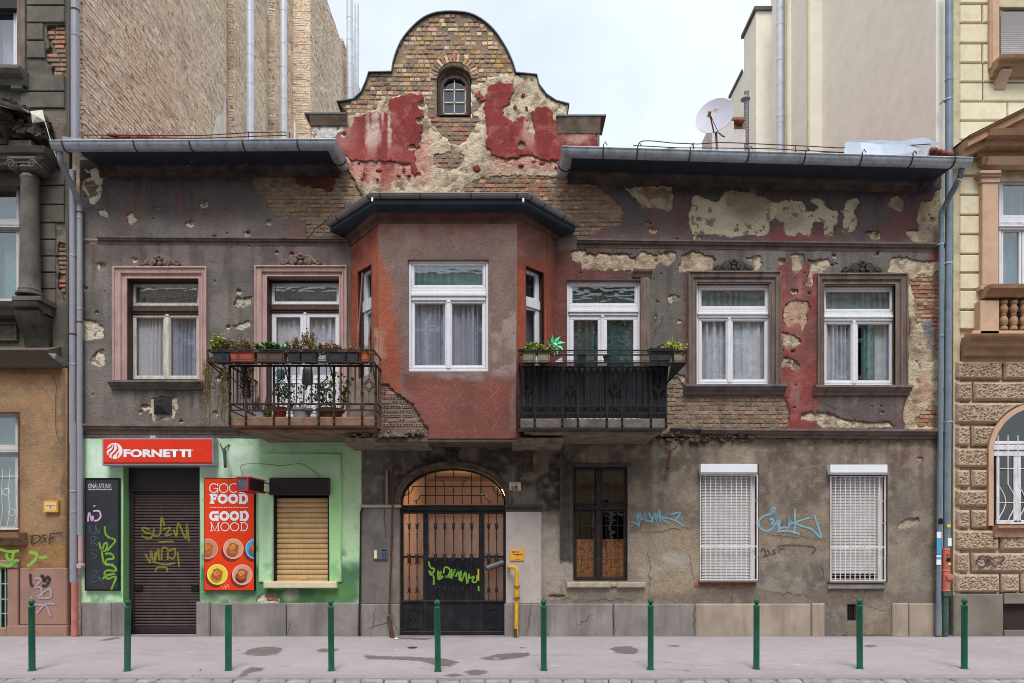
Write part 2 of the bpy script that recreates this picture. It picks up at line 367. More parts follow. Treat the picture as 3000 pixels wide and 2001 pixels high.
# ------------------------------------------------------------------ bricks
def brick_verts(j=.06, ch=.1):
    r_ = lambda a: a*random.uniform(.4,1.4)
    v = [(-.5,1,-.5),(.5,1,-.5),(.5,1,.5),(-.5,1,.5)]
    for sx, sz in ((-1,-1),(1,-1),(1,1),(-1,1)): v.append((sx*(.5-r_(j)*.3),.16*r_(1), sz*(.5-r_(j))))
    for sx, sz in ((-1,-1),(1,-1),(1,1),(-1,1)): v.append((sx*(.5-r_(j)-ch*.35), random.uniform(-.12,.1), sz*(.5-r_(j)-ch*1.1)))
    return v
BF = [(0,1,5,4),(1,2,6,5),(2,3,7,6),(3,0,4,7),(4,5,9,8),(5,6,10,9),(6,7,11,10),(7,4,8,11),(8,9,10,11)]
PAL = {'gable': [((186,152,84),3),((204,174,124),4),((204,156,136),5),((222,196,166),5),((136,120,108),3),((180,126,100),2),((160,140,124),4)],
       'belt': [((150,112,92),5),((168,132,96),3),((128,108,92),5),((158,108,88),2),((122,106,92),3)],
       'dull': [((142,118,102),5),((128,112,98),4),((158,124,106),3),((112,98,86),3)],
       'red': [((180,104,78),3),((176,130,88),3),((160,100,74),3),((184,152,112),2)],
       'soot': [((74,66,62),3),((96,82,74),3),((128,104,90),2)],
       'pinkish': [((176,128,110),3),((150,128,114),3),((186,108,88),2)]}
BV = {k: [] for k in PAL}
def brick_mesh(pal):
    L_ = BV[pal]
    if not L_:
        for c, wgt in PAL[pal]:
            for q in range(wgt):
                me = bpy.data.meshes.new('brick'); v = brick_verts(); me.from_pydata(v,[], BF); me.materials.append(amat('old_brick',.95,.9,60,.012,.15, grain=.28, smear=(206,188,162), sm_lo=.58, sm_amt=.6, sm_sc=7, soot=(9,.57,.75)))
                cc = (lin(c)*.74+lin((176,152,132))*.26)*random.uniform(.85,1.25); at = me.attributes.new('Col', 'FLOAT_COLOR', 'POINT')
                at.data.foreach_set('color', np.array([[*(cc*random.uniform(.88,1.08)),1] for _ in v], 'f').ravel()); me.update(); L_.append(me)
    return random.choice(L_)
# ================================================================== MATERIALS
M_coat = amat('painted_render',.88,1,70,.016,.25, bump2=.5, bs2=9, grain=.3)
M_green = amat('mint_render',.85,.5,60,.01,.25, bump2=.3, bs2=7, grain=.1)
M_under = amat('rough_undercoat',.95,1,34,.02,.1, bump2=1, bs2=14, grain=.3)
M_mortar = mat('old_mortar',(128,112,96),.95, var=.3, vs=9, bump=.9, bs=45, dist=.015)
M_white = mat('white_window_paint',(226,226,232),.45, var=.05, vs=6, bump=.06, dirt=(168,164,158), dirt_amt=.22, streak=26)
M_cream = mat('weathered_cream_paint',(206,202,190),.6, var=.1, vs=9, bump=.2, bs=60, dirt=(110,98,84), dirt_amt=.55, streak=30)
M_brownwood = mat('dark_brown_wood',(66,44,40),.6, var=.2, vs=8, bump=.2, dirt=(110,92,84), dirt_amt=.35, streak=30)
M_pink = mat('pink_stucco_trim',(186,154,148),.85, var=.12, vs=5, bump=.3, bs=90, dirt=(128,100,98), dirt_amt=.45, streak=14)
M_greytrim = mat('grey_brown_stucco_trim',(124,108,99),.9, var=.2, vs=5, bump=.4, bs=80, dirt=(62,52,50), dirt_amt=.6, streak=12)
M_band = mat('weathered_stringcourse',(118,104,98),.9, var=.22, vs=3, bump=.5, bs=60, dirt=(66,56,54), dirt_amt=.6, streak=7)
M_sill = mat('grey_sill',(108,102,98),.85, var=.2, vs=6, bump=.4, bs=60, dirt=(52,46,44), dirt_amt=.5)
M_orn = mat('carved_ornament',(128,112,100),.9, var=.25, vs=20, bump=.4, bs=60, dirt=(70,58,52), dirt_amt=.6)
M_orn2 = mat('sooty_ornament',(74,70,66),.85, var=.3, vs=20, bump=.4, bs=60)
M_zinc = mat('zinc_gutter',(188,196,208),.38,.2, var=.12, vs=3, bump=.08, bs=14, dirt=(98,104,112), dirt_amt=.5, streak=9)
M_zinc2 = mat('weathered_zinc',(150,146,146),.5,.2, var=.18, vs=5, bump=.15, bs=14, dirt=(80,72,68), dirt_amt=.5)
M_pipe = mat('grey_painted_pipe',(152,152,162),.5,.15, var=.12, vs=5, bump=.08, bs=20, dirt=(96,92,94), dirt_amt=.4)
M_bluepipe = mat('blue_grey_pipe',(124,138,148),.42,.25, var=.1, vs=4, bump=.06, bs=20, dirt=(86,98,104), dirt_amt=.4)
M_rust = mat('rusty_bracket',(88,58,46),.85,.2, var=.35, vs=25, bump=.4, bs=60)
M_soffit = mat('tarred_eaves_boards',(44,56,68),.7, var=.25, vs=5, bump=.25, bs=25)
M_tile = mat('red_roof_tile',(132,70,58),.85, var=.3, vs=9, bump=.4, bs=40, dirt=(80,70,62), dirt_amt=.6)
M_iron = mat('black_wrought_iron',(30,29,32),.55,.25, var=.3, vs=14, bump=.3, bs=60, dirt=(70,50,42), dirt_amt=.35)
M_ironr = mat('rusting_dark_iron',(52,42,40),.6,.2, var=.3, vs=14, bump=.3, bs=60, dirt=(104,72,56), dirt_amt=.4)
M_gate = mat('black_gate_paint',(22,27,33),.42,.1, var=.4, vs=7, bump=.15, bs=30, dirt=(70,58,54), dirt_amt=.35)
M_glass = glass()
M_glassd = glass('dark_window_glass',(.55,.6,.62),.2,.1,.03)
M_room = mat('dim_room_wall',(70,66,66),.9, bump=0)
M_slab = mat('rusty_balcony_slab',(134,104,84),.9, var=.35, vs=4, bump=.4, bs=50, dirt=(82,66,60), dirt_amt=.7)
M_slab2 = mat('grey_balcony_slab',(112,104,98),.9, var=.3, vs=4, bump=.4, bs=50, dirt=(66,58,54), dirt_amt=.7)
M_plinth = mat('grey_plinth_render',(138,132,128),.92, var=.22, vs=2.2, bump=.6, bs=70, dirt=(92,86,84), dirt_amt=.6, streak=3)
M_plinth2 = mat('buff_plinth_render',(166,152,136),.92, var=.18, vs=2.2, bump=.6, bs=70, dirt=(118,106,98), dirt_amt=.6, streak=3)
M_roll = mat('dark_brown_box',(42,31,34),.5, var=.2, vs=7, bump=.1)
M_shut = mat('brown_metal_shutter',(92,78,78),.5,.3, var=.12, vs=6, bump=.08, dirt=(60,48,46), dirt_amt=.4)
M_beige = mat('beige_shutter_slat',(206,172,122),.5, var=.08, vs=5, bump=.05, dirt=(150,118,80), dirt_amt=.35, streak=20)
M_wshut = mat('white_shutter_slat',(214,212,214),.5, var=.06, vs=5, bump=.04, dirt=(160,156,156), dirt_amt=.4)
M_wbox = mat('white_shutter_box',(232,234,240),.4, var=.03, vs=5, bump=.02)
M_grille = mat('white_grille_paint',(225,222,218),.5, var=.1, vs=20, bump=.1, dirt=(150,90,50), dirt_amt=.35)
M_bricks = amat('old_brick',.95,.9,60,.012,.15, grain=.28, smear=(206,188,162), sm_lo=.58, sm_amt=.6, sm_sc=7, soot=(9,.57,.75))
M_black = mat('black_void',(12,11,11),.9, bump=0)
M_board = mat('black_chalkboard',(42,46,50),.55, var=.2, vs=6, bump=.05)
# ================================================================== MAIN HOUSE
H = thing('old_townhouse',(0,0,0), 'two-storey old townhouse with peeling grey and red plaster, curved brick gable and central oriel', 'house')
GAB = z('B',[(360,812),(358,925),(365,760),(380,758),(590,765),(600,740),(545,672),(560,668),(640,655),(690,610),(722,540),(740,480),(890,478),(905,395),(950,280),(1020,190),(1100,122),(1190,90),(1300,84),(1400,94),(1480,132),(1560,200),(1630,300),(1680,400),(1700,478)]) + \
      z('C',[(150,492),(275,500),(290,560),(340,625),(400,665),(480,690),(470,770),(665,800),(668,985)])
GAB = [GAB[1], GAB[0]] + GAB[3:]
silh = [(742,470),(905,470)] + GAB + [(1748,505),(2755,505),(2752,1862),(236,1862),(236,470)]
silh = [(236,470)] + silh[1:-1]
arch = lambda x0, x1, yb, ys, yc, n=18: [(x0, yb)] + [((x0+x1)/2-(x1-x0)/2*math.cos(math.pi*i/n), ys-(ys-yc)*S9(math.pi*i/n)) for i in range(n+1)] + [(x1, yb)]
W1 = rect(374,818,586,1118); W2 = rect(782,816,996,1228); W3 = rect(1660,823,1876,1228)
W4 = rect(2037,830,2254,1130); W5 = rect(2410,837,2620,1132)
GW = [(1283,339)] + z('B',[(1192,520),(1210,475),(1250,450),(1300,440),(1350,452),(1390,478),(1408,520),(1410,762)])
GW = z('B',[(1192,762)]) + GW[1:]
SD = rect(363,1367,587,1878); SW = rect(803,1400,966,1706); GATE = arch(1172,1482,1866,1477,1368)
DW = rect(1679,1368,1838,1701); S3 = rect(2050,1360,2221,1706); S4 = rect(2432,1364,2598,1708)
VENT = rect(2480,1770,2512,1819); AV = rect(457,1165,504,1216)
OPEN = [W1, W2, W3, W4, W5, GW, SD, SW, GATE, DW, S3, S4, VENT]
# brick zones (no plaster at all)
ZG = z('B',[(500,660),(545,470),(640,420),(900,380),(1000,200),(1180,60),(1300,60),(1440,90),(1640,240),(1720,430),(1735,500),(1600,495),(1520,505),(1500,545),(1412,565),(1412,745),(1470,785),(1440,830),(1400,870),(1385,930),(1330,955),(1285,950),(1260,930),(1215,880),(1150,800),(1135,765),(1125,700),(1110,640),(1060,610),(1000,600),(900,640),(870,650),(800,660),(790,725),(670,745),(600,768)])
ZG2 = z('B',[(1160,1020),(1200,1005),(1250,1000),(1370,1010),(1365,1050),(1320,1110),(1250,1120),(1170,1090)])
ZL = [(742,440),(737,554),(777,580),(786,607),(817,643),(893,647),(900,700),(1010,700),(1010,600),(1062,576),(1036,522),(1000,464),(1000,430)]
ZR = z('C',[(40,1160),(150,1150),(380,1160),(480,1178),(560,1165),(640,1200),(750,1280),(830,1370),(850,1410),(820,1480),(700,1500),(640,1540),(560,1568),(400,1500),(230,1400),(0,1330),(-180,1290),(-200,1230),(-100,1170)])
ZW = z('G',[(1145,1010),(1195,1022),(1250,1085),(1260,1120),(1400,1130),(1900,1140),(1920,1200),(1930,1320),(1905,1355),(1120,1355),(1130,1080)])
ZE = z('H',[(1040,390),(1110,350),(1200,355),(1250,300),(1250,1190),(1222,1190),(1226,900),(1212,760),(1205,700),(1190,700),(1180,640),(1080,680),(1060,600),(1085,540),(1060,480)])
ZE2 = z('H',[(1070,1300),(1130,1250),(1185,1212),(1250,1200),(1250,1350),(1090,1345)])
ZA = z('A',[(560,1195),(610,1190),(640,1215),(635,1290),(600,1300),(555,1240)])
ZC = z('C',[(970,1240),(1130,1235),(1140,1285),(1060,1300),(1010,1310),(985,1280)])
ZS = z('J',[(60,985),(130,985),(160,1010),(150,1032),(70,1032)])
ZP = z('K',[(348,992),(450,985),(458,1005),(360,1008)])
ZP2 = z('K',[(180,1000),(230,960),(290,965),(290,1040),(230,1040),(75,1038),(80,1005)])
BZ = [ZG, ZG2, ZL, ZR, ZW, ZE, ZE2, ZA, ZC]
BZr = [rough(q,3.5,6) for q in BZ]
BZlow = [rough(q,2,4) for q in (ZS, ZP, ZP2)]
# bullet and shell holes: (x, y, r)
HOLES = [(563,1305-650),(560,654),(727,684),(790,651),(299,777),(287,915),(252,845),(397,761),(427,1190),(413,1207),(532,1234),(702,854),(803,857),(670,958),(644,1107),(633,1210),
         (599,599),(630,695),(1914,674),(2212,556),(2155,676),(2047,642),(2044,696),(2160,660),(2246,594),(2250,612),(2330,630),(2228,676),(2633,598),(2477,676),(2567,690),(2722,630),(2732,644),(2720,672),
         (1922,764),(2371,829),(2325,853),(2368,860),(2322,1030),(2330,1072),(2311,1064),(2583,1207),(2327,1195),(2437,777),(2572,728),(2442,750),(2646,863),(2680,1180),(2686,1060),
         (1237,308),(1229,353),(1207,432),(1526,425),(1332,484),(1323,430),(1327,452),(1397,543),(1300,371),(1361,368),(1008,393),(812,740),(855,745),(1018,1340-5)]
hr = [random.choice([3,4,5,6,8]) for _ in HOLES]
for k, s_ in (((1237,308),10),((1229,353),8),((1207,432),8),((1526,425),9),((2633,598),12),((2567,690),9),((2477,676),8),((2330,1072),9),((2311,1064),7),((644,1107),7),((1327,475),13),((2371,829),7),((560,654),8),((2212,556),9),((812,740),4)):
    if k in HOLES: hr[HOLES.index(k)] = s_
HP = [ell(x, y, r_, r_*.85,9,.22) for (x, y), r_ in zip(HOLES, hr)]
HPo = [ell(x+random.uniform(-1,1), y+r_*.35, r_*1.45+.5, r_*1.35,10,.25) for (x, y), r_ in zip(HOLES, hr)]
# patches where the paint coat has fallen and the undercoat shows
BG = [z('A', q) for q in (
      [(545,1110),(740,1105),(745,1140),(690,1170),(670,1210),(670,1290),(640,1340),(600,1345),(590,1300),(540,1245),(530,1190),(600,1160)],
      [(650,1385),(690,1372),(705,1400),(712,1430),(690,1425),(655,1412)],[(835,1410),(870,1400),(898,1430),(885,1475),(850,1487),(838,1460)])] + \
     [z('E', q) for q in (
      [(545,640),(640,660),(690,710),(692,765),(600,780),(540,775)],[(640,850),(685,840),(700,930),(670,960),(600,935),(605,890)],
      [(1560,505),(1655,490),(1650,530),(1580,572),(1540,545)],[(1580,670),(1640,645),(1645,690),(1590,715),(1535,695)],[(1385,268),(1397,266),(1396,280)],
      [(990,1165),(1070,1150),(1165,1150),(1175,1200),(1150,1290),(1000,1312),(985,1250)])] + \
     [z('C', q) for q in (
      [(840,1230),(1150,1225),(1178,1270),(1160,1370),(1130,1390),(1060,1370),(960,1368),(920,1310),(880,1270)],[(992,1475),(1010,1455),(1030,1475),(1000,1482)],
      [(1300,1290),(1350,1285),(1400,1310),(1470,1332),(1500,1270),(1560,1250),(1680,1268),(1792,1305),(1840,1330),(1930,1310),(2010,1325),(2040,1350),(2050,1388),(2100,1390),(2115,1360),(2065,1330),(2070,1300),(2130,1298),(2170,1340),(2180,1375),(2240,1390),(2255,1440),(2230,1490),(2222,1550),(2165,1558),(2150,1510),(2158,1480),(2120,1450),(2085,1465),(2060,1560),(2010,1540),(1985,1520),(1960,1555),(1900,1540),(1890,1480),(1830,1440),(1800,1460),(1800,1530),(1740,1550),(1640,1545),(1555,1565),(1450,1540),(1290,1545),(1268,1450),(1275,1400)],
      [(565,1130),(640,1125),(640,1145),(570,1160)])] + \
     [z('D', q) for q in (
      [(620,1320),(700,1300),(715,1340),(670,1380),(690,1420),(715,1450),(700,1490),(650,1535),(610,1515),(595,1470),(600,1400),(580,1385),(612,1372)],
      [(910,1310),(950,1285),(1000,1320),(1005,1380),(985,1402),(940,1378),(895,1352)],
      [(1108,1330),(1190,1310),(1215,1250),(1260,1235),(1260,1605),(1170,1600),(1050,1582),(1008,1540),(1020,1515),(1090,1510),(1085,1440)],
      [(742,1520),(812,1520),(832,1560),(825,1590),(780,1570),(760,1535)])] + \
     [z('G', q) for q in (
      [(500,200),(560,182),(600,190),(610,215),(720,207),(860,215),(920,240),(960,200),(1040,215),(1180,195),(1188,240),(1140,295),(1100,290),(1095,260),(1060,290),(1040,320),(870,320),(570,312),(560,270),(500,250)],
      [(1230,215),(1300,195),(1440,240),(1420,320),(1330,326),(1200,325),(1215,260)],[(1622,235),(1740,225),(1757,290),(1700,325),(1690,270)],
      [(1130,490),(1180,478),(1210,500),(1160,546),(1128,522)],[(1060,820),(1100,810),(1115,840),(1080,860),(1060,850)],[(1200,640),(1232,648),(1225,675),(1202,670)],[(1045,615),(1072,612),(1070,632),(1050,632)],
      [(1185,1000),(1230,1010),(1255,1060),(1210,1055),(1190,1030)])] + \
     [z('H', q) for q in (
      [(178,245),(225,245),(215,275),(185,282)],[(260,225),(300,212),(345,218),(355,260),(310,348),(270,330)],
      [(385,250),(510,250),(518,290),(470,330),(410,345),(405,415),(365,418),(370,365),(392,320)],
      [(220,540),(260,515),(380,530),(387,570),(355,610),(367,650),(345,720),(325,715),(320,660),(240,700),(208,640)],
      [(195,730),(260,735),(328,775),(300,810),(250,832),(203,820)],[(188,930),(240,888),(300,925),(317,960),(300,982),(240,950),(190,960)],
      [(258,450),(300,448),(302,475),(275,482)],[(312,1275),(360,1255),(520,1252),(590,1290),(650,1310),(760,1315),(900,1318),(932,1350),(460,1350),(430,1310),(318,1302)],
      [(905,240),(1020,228),(1060,260),(1260,255),(1260,1362),(1000,1362),(995,1260),(1020,1150),(1025,1000),(1020,770),(1045,700),(1030,600),(1018,520),(1018,350),(920,340),(895,320)],
      [(815,205),(840,208),(835,232),(815,228)],[(545,270),(568,272),(560,295)])]
_sp = lambda n, x0, x1, y0, y1: [ell(random.uniform(x0, x1), random.uniform(y0, y1), random.uniform(1.5,5), random.uniform(1.5,4),7,.3) for _ in range(n)]
BGr = [rough(q,3.4,4) for q in BG]+_sp(26,250,760,500,1230)+_sp(60,1880,2740,520,1240)+_sp(24,1640,1860,720,1000)
# paint islands surviving on the gable
RI = [z('B',[(870,655),(1000,630),(1080,618),(1095,650),(1095,680),(1070,700),(1105,740),(1090,820),(1085,900),(1070,960),(1040,1020),(1040,1070),(1082,1140),(1050,1155),(1018,1130),(1010,1082),(880,1062),(750,1060),(620,1050),(560,1010),(500,930),(480,915),(560,870),(630,830),(655,780),(700,755),(790,745),(870,738)]),
      z('C',[(-45,600),(-30,560),(40,545),(120,552),(128,590),(90,680),(50,705),(60,770),(120,802),(170,765),(205,775),(215,870),(260,885),(238,740),(270,710),(330,700),(372,740),(380,780),(420,800),(470,850),(668,862),(670,985),(460,990),(462,1050),(330,1062),(250,1020),(130,1040),(40,1045),(0,1030),(-62,960),(-58,900),(-50,800),(-70,700)]),
      z('B',[(1445,610),(1480,605),(1508,660),(1462,682)]), z('B', ell(1450,1108,26,18)), z('B',[(240,1120),(350,1108),(470,1100),(520,1200),(490,1252),(420,1240),(280,1212)])]
RI = [rough(q,4.2,4) for q in RI]+[rough(ell(random.uniform(*a), random.uniform(*b), random.uniform(3,9), random.uniform(2,6)),2,3) for a, b in [((1050,1200),(470,530))]*8+[((1430,1560),(225,330))]*9+[((1460,1640),(455,500))]*7]
# walls -----------------------------------------------------------
upper = [(236,470),(905,470),(905,430)] + [(912,412)] + GAB[1:-1] + [(1748,430),(1748,500),(2755,505),(2753,1285),(236,1285)]
def c_under(x, y):
    g = paint(x, y,(196,180,156),[
        ('b',700,0,1800,470,30,(205,190,164),.85),('n',60,.45,.7,(158,138,116),.7,31),('n',13,.57,.66,(104,88,74),.55,67),('n',22,.55,.75,(128,112,96),.5,37),
        ('b',1012,400,1262,530,26,(196,130,122),.75),('s',1030,1250,470,620,16,.45,(150,66,62),.8,3),('b',1440,445,1660,500,20,(192,132,120),.65),
        ('b',905,340,1010,420,8,(196,194,190),.95),('n',12,.62,.75,(90,78,68),.35,51),
        ('b',236,480,720,1300,20,(206,194,178),.8),('b',1975,540,2500,705,14,(198,184,158),.9),('e',2195,570,70,75,.3,(132,122,102),.75),('e',2310,640,40,40,.3,(140,128,108),.5),
        ('b',2690,560,2755,720,10,(142,126,104),.7),('b',2295,880,2380,980,8,(176,140,122),.8),('e',2365,765,22,22,.3,(110,108,104),.9),
        ('e',2725,940,22,80,.3,(112,112,122),.9),('e',2712,1140,20,40,.4,(178,128,110),.6),('e',1560,990,60,30,.5,(140,120,100),.4)],.13,2)
    return g
def d_under(x, y): return .022*(fbm(x, y,26,4,61)-.5)-.016*sst(.57,.66, fbm(x, y,13,3,67))+.006*(fbm(x, y,9,2,63)-.5)
def c_upper(x, y):
    return paint(x, y,(122,115,110),[
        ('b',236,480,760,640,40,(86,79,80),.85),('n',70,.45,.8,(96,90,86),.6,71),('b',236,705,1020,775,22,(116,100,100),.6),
        ('e',395,612,40,42,.6,(124,88,80),.55),('e',525,582,16,18,.6,(120,78,74),.7),('e',540,630,34,34,.6,(112,84,82),.55),('e',625,640,55,34,.7,(118,86,82),.55),('e',345,668,30,16,.5,(116,92,86),.5),
        ('e',870,690,30,50,.7,(128,78,78),.6),('b',736,480,1000,700,30,(92,74,72),.4),
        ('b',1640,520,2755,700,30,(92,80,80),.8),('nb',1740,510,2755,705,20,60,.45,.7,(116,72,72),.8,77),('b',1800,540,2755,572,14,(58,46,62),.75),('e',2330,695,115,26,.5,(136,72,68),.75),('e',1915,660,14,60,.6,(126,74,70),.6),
        ('b',1610,735,1840,1262,14,(112,62,56),.92),('nb',1600,735,1850,1262,10,40,.5,.7,(92,66,62),.7,79),('b',1880,745,2040,1250,30,(92,86,82),.5),
        ('b',2276,770,2396,1290,10,(136,62,58),.93),('nb',2276,770,2396,1290,10,26,.5,.7,(158,96,88),.55,83),('e',2330,880,30,130,.7,(168,118,108),.5),
        ('b',2396,1150,2655,1262,18,(92,78,80),.8),('e',2660,960,14,130,.5,(118,58,52),.9),('b',2640,1150,2664,1240,6,(126,60,56),.8),('e',2740,750,18,16,.5,(140,66,62),.8),('b',2004,790,2018,1120,3,(108,60,54),.8),
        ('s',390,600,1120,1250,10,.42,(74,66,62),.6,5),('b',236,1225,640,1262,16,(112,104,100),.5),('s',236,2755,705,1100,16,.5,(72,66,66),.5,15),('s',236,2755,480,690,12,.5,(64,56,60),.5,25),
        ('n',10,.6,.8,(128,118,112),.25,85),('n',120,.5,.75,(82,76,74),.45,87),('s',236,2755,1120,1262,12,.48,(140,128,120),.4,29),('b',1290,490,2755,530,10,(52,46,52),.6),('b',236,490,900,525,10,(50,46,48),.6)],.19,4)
def c_red(x, y):
    return paint(x, y,(138,58,55),[('n',46,.5,.75,(128,52,52),.6,91),('s',1070,1150,330,500,9,.35,(214,196,186),.85,7),('s',1000,1060,340,420,8,.45,(196,150,140),.6,9),('e',1010,400,30,60,.8,(170,120,112),.6),
        ('b',1015,440,1230,480,14,(164,82,78),.5),('s',1535,1560,350,460,7,.3,(206,176,168),.8,11),('b',1640,385,1760,460,16,(122,66,60),.7),('e',1690,410,30,12,.5,(190,158,140),.8),('n',8,.6,.8,(182,108,98),.35,93),('n',20,.56,.68,(170,112,102),.55,95),('n',34,.5,.7,(104,46,46),.5,97),('b',850,480,985,560,6,(84,46,46),.85)],.1,6)
upl = [q for q in upper]
sheet('undercoat_plaster',[rough(upl,1.2,9)], OPEN[:6]+BZr+HP, facade_map, c_under, H, M_under,8,.03,.004, d_under)
body = [(236,470)] + [(742,470),(900,470),(1000,464),(1062,560),(1075,600),(1062,700),(1480,700),(1560,690),(1640,660),(1700,505),(2755,505),(2753,1285),(236,1285)]
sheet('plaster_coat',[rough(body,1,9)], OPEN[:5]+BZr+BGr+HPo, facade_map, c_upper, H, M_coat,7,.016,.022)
for q in RI[:5]: sheet('red_plaster_coat',[q], HPo, facade_map, c_red, H, M_coat,6,.016,.022)
tag(sheet('red_plaster_flakes', RI[5:],[], facade_map, c_red, H, M_coat,6,.012,.018), kind='stuff')
# ground floor, right of the shop
def c_low(x, y):
    return paint(x, y,(130,118,104),[
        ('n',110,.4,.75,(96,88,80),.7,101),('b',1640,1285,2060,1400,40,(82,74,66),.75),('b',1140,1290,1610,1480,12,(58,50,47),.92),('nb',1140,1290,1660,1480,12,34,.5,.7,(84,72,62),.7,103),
        ('b',1062,1290,1235,1362,8,(104,99,94),.92),('b',1062,1362,1155,1480,10,(100,94,90),.9),('e',1090,1320,40,12,.4,(124,118,112),.6),
        ('b',1585,1290,1650,1500,10,(52,47,43),.85),('b',1590,1545,1648,1790,18,(158,149,139),.95),('b',1640,1600,1680,1790,10,(158,148,138),.8),('b',1650,1700,1900,1790,16,(140,130,118),.8),
        ('b',1842,1480,2060,1560,20,(104,97,88),.7),('e',1960,1650,105,120,.25,(152,137,116),.85),('e',1975,1640,44,22,.4,(164,158,152),.7),('e',1910,1672,30,20,.5,(162,156,148),.6),
        ('b',2230,1290,2440,1480,30,(112,98,90),.7),('b',2268,1290,2304,1450,10,(104,78,72),.55),('e',2270,1700,70,60,.3,(104,101,97),.75),('e',2385,1690,40,46,.25,(98,95,92),.8),('e',2280,1632,26,16,.3,(166,152,132),.9),
        ('b',2225,1570,2430,1640,16,(132,118,104),.7),('b',2600,1330,2755,1560,30,(112,105,98),.7),('b',2680,1345,2700,1560,5,(134,118,108),.7),('s',2600,2755,1300,1420,12,.42,(128,62,58),.6,23),('e',2700,1690,50,70,.4,(132,127,122),.6),
        ('b',2410,1765,2480,1862,10,(108,102,98),.8),('b',2480,1790,2612,1862,10,(132,116,98),.7),('n',30,.6,.8,(150,140,128),.5,107),('s',1960,1990,1385,1480,8,.2,(138,128,118),.8,27),
        ('e',2230,1436,16,14,.3,(148,138,132),.8),('e',2600,1446,14,12,.3,(158,146,144),.8),('e',2428,1446,16,12,.3,(150,134,132),.8),('e',2040,1440,14,14,.3,(140,134,128),.8),('n',9,.62,.8,(84,76,70),.4,109),('n',70,.52,.66,(158,146,130),.5,111),('s',1060,2755,1290,1560,16,.46,(82,74,68),.5,31),('b',1060,1735,2755,1775,10,(104,94,84),.5),('b',1600,1280,2755,1306,8,(70,60,52),.7),('e',2140,1730,90,14,.5,(92,82,72),.5),('e',2512,1740,90,14,.5,(92,82,72),.5),('n',18,.58,.72,(150,136,118),.45,113)],.2,8)  # dark band at the top: shade under the string course painted into the colour
lowpatch = [rough(q,2,4) for q in (z('L',[(960,530),(1010,495),(1100,480),(1105,505),(1060,540),(960,562)]), z('J',[(770,665),(830,650),(880,665),(870,690),(770,690)]), z('J',[(765,770),(870,765),(880,800),(840,825),(790,810)]), z('J',[(800,985),(840,945),(880,975),(910,1030),(870,1035),(850,1000)]), z('L',[(1090,85),(1125,85),(1120,115),(1085,110)]))]
sheet('undercoat_plaster',[(1060,1280),(2753,1280),(2750,1864),(1060,1864)] and [[(1060,1280),(2753,1280),(2745,1864),(1060,1864)]], OPEN[8:]+BZlow, facade_map, lambda x, y: paint(x, y,(172,158,142),[('n',30,.5,.7,(140,126,110),.6,3)]), H, M_under,12,.03,.004, d_under)
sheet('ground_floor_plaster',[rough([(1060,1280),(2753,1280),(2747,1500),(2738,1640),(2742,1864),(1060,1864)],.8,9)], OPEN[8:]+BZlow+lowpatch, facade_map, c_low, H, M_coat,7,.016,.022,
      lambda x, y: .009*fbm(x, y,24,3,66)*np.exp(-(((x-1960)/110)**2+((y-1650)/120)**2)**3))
def c_green(x, y):
    return paint(x, y,(184,216,180),[
        ('b',236,1280,760,1400,60,(210,232,216),.9),('b',330,1400,380,1780,6,(150,208,138),.7),('b',950,1300,1062,1640,30,(176,208,158),.8),('b',760,1280,1010,1370,30,(168,212,160),.7),
        ('b',585,1380,610,1700,20,(142,192,140),.5),('b',575,1655,800,1775,26,(48,108,66),.85),('nb',575,1600,810,1720,20,40,.42,.6,(64,128,84),.85,113),('b',960,1650,1062,1775,22,(42,96,58),.9),('nb',960,1600,1062,1700,20,34,.4,.6,(70,116,84),.8,115),
        ('b',780,1712,970,1775,14,(38,84,46),.95),('nb',236,1740,380,1775,10,26,.45,.65,(60,120,74),.7,117),('e',985,1730,60,22,.6,(86,132,70),.7),
        ('e',680,1750,70,14,.4,(92,92,86),.9),('e',856,1740,26,12,.4,(130,124,116),.9),('n',60,.5,.75,(164,200,160),.5,119),('n',14,.62,.8,(120,160,128),.4,121),('s',236,1062,1290,1480,12,.55,(160,190,164),.3,33)],.07,12)
sheet('green_shop_plaster',[rough([(240,1280),(1062,1280),(1058,1775),(240,1775)],.7,9)],[SD, SW]+[rough(z('J',[(10,1020),(40,985),(130,982),(165,1012),(150,1040),(10,1040)]),2,4)], facade_map, c_green, H, M_green,7,.03,.02)
sheet('undercoat_plaster',[z('J',[(-20,1045),(-20,970),(180,970),(180,1045)])],[BZlow[0]], facade_map, lambda x, y: paint(x, y,(205,195,180),[]), H, M_under,8,.03,.004)
mb = MB()       # flat raised green band round the shop window
sheet('window_surround',[[(760,1330),(1003,1330),(1003,1705),(760,1705)]],[SW], facade_map, lambda x, y: paint(x, y,(180,216,174),[('b',960,1400,1003,1705,14,(156,208,136),.8),('nb',750,1640,1010,1705,6,26,.45,.6,(96,150,100),.5,3),('b',750,1330,1003,1360,9,(150,196,148),.5)],.05,3), H, M_green,8,.03,.042)
# backing wall of mortar and brick behind everything
mb = MB()
for poly, y_ in ((silh,.02),):
    pass
grow = lambda q, d: [(a+(d if a > sum(t[0] for t in q)/len(q) else -d), b+(d if b > sum(t[1] for t in q)/len(q) else -d)) for a, b in q]
sheet('brickwork_core',[silh],[grow(q,3) for q in OPEN], lambda x, y, o=0: facade_map(x, y, o), lambda x, y: paint(x, y,(142,126,108),[('b',880,0,1580,300,60,(140,124,104),.8),('n',30,.5,.7,(110,96,84),.6,131),('n',8,.6,.8,(150,136,116),.5,133)],.15,3), H, amat('mortar_joint',.95,1,45,.02,.1, grain=.25),14,.38,-.009, lambda x, y: .012*(fbm(x, y,9,3,4)-.5))
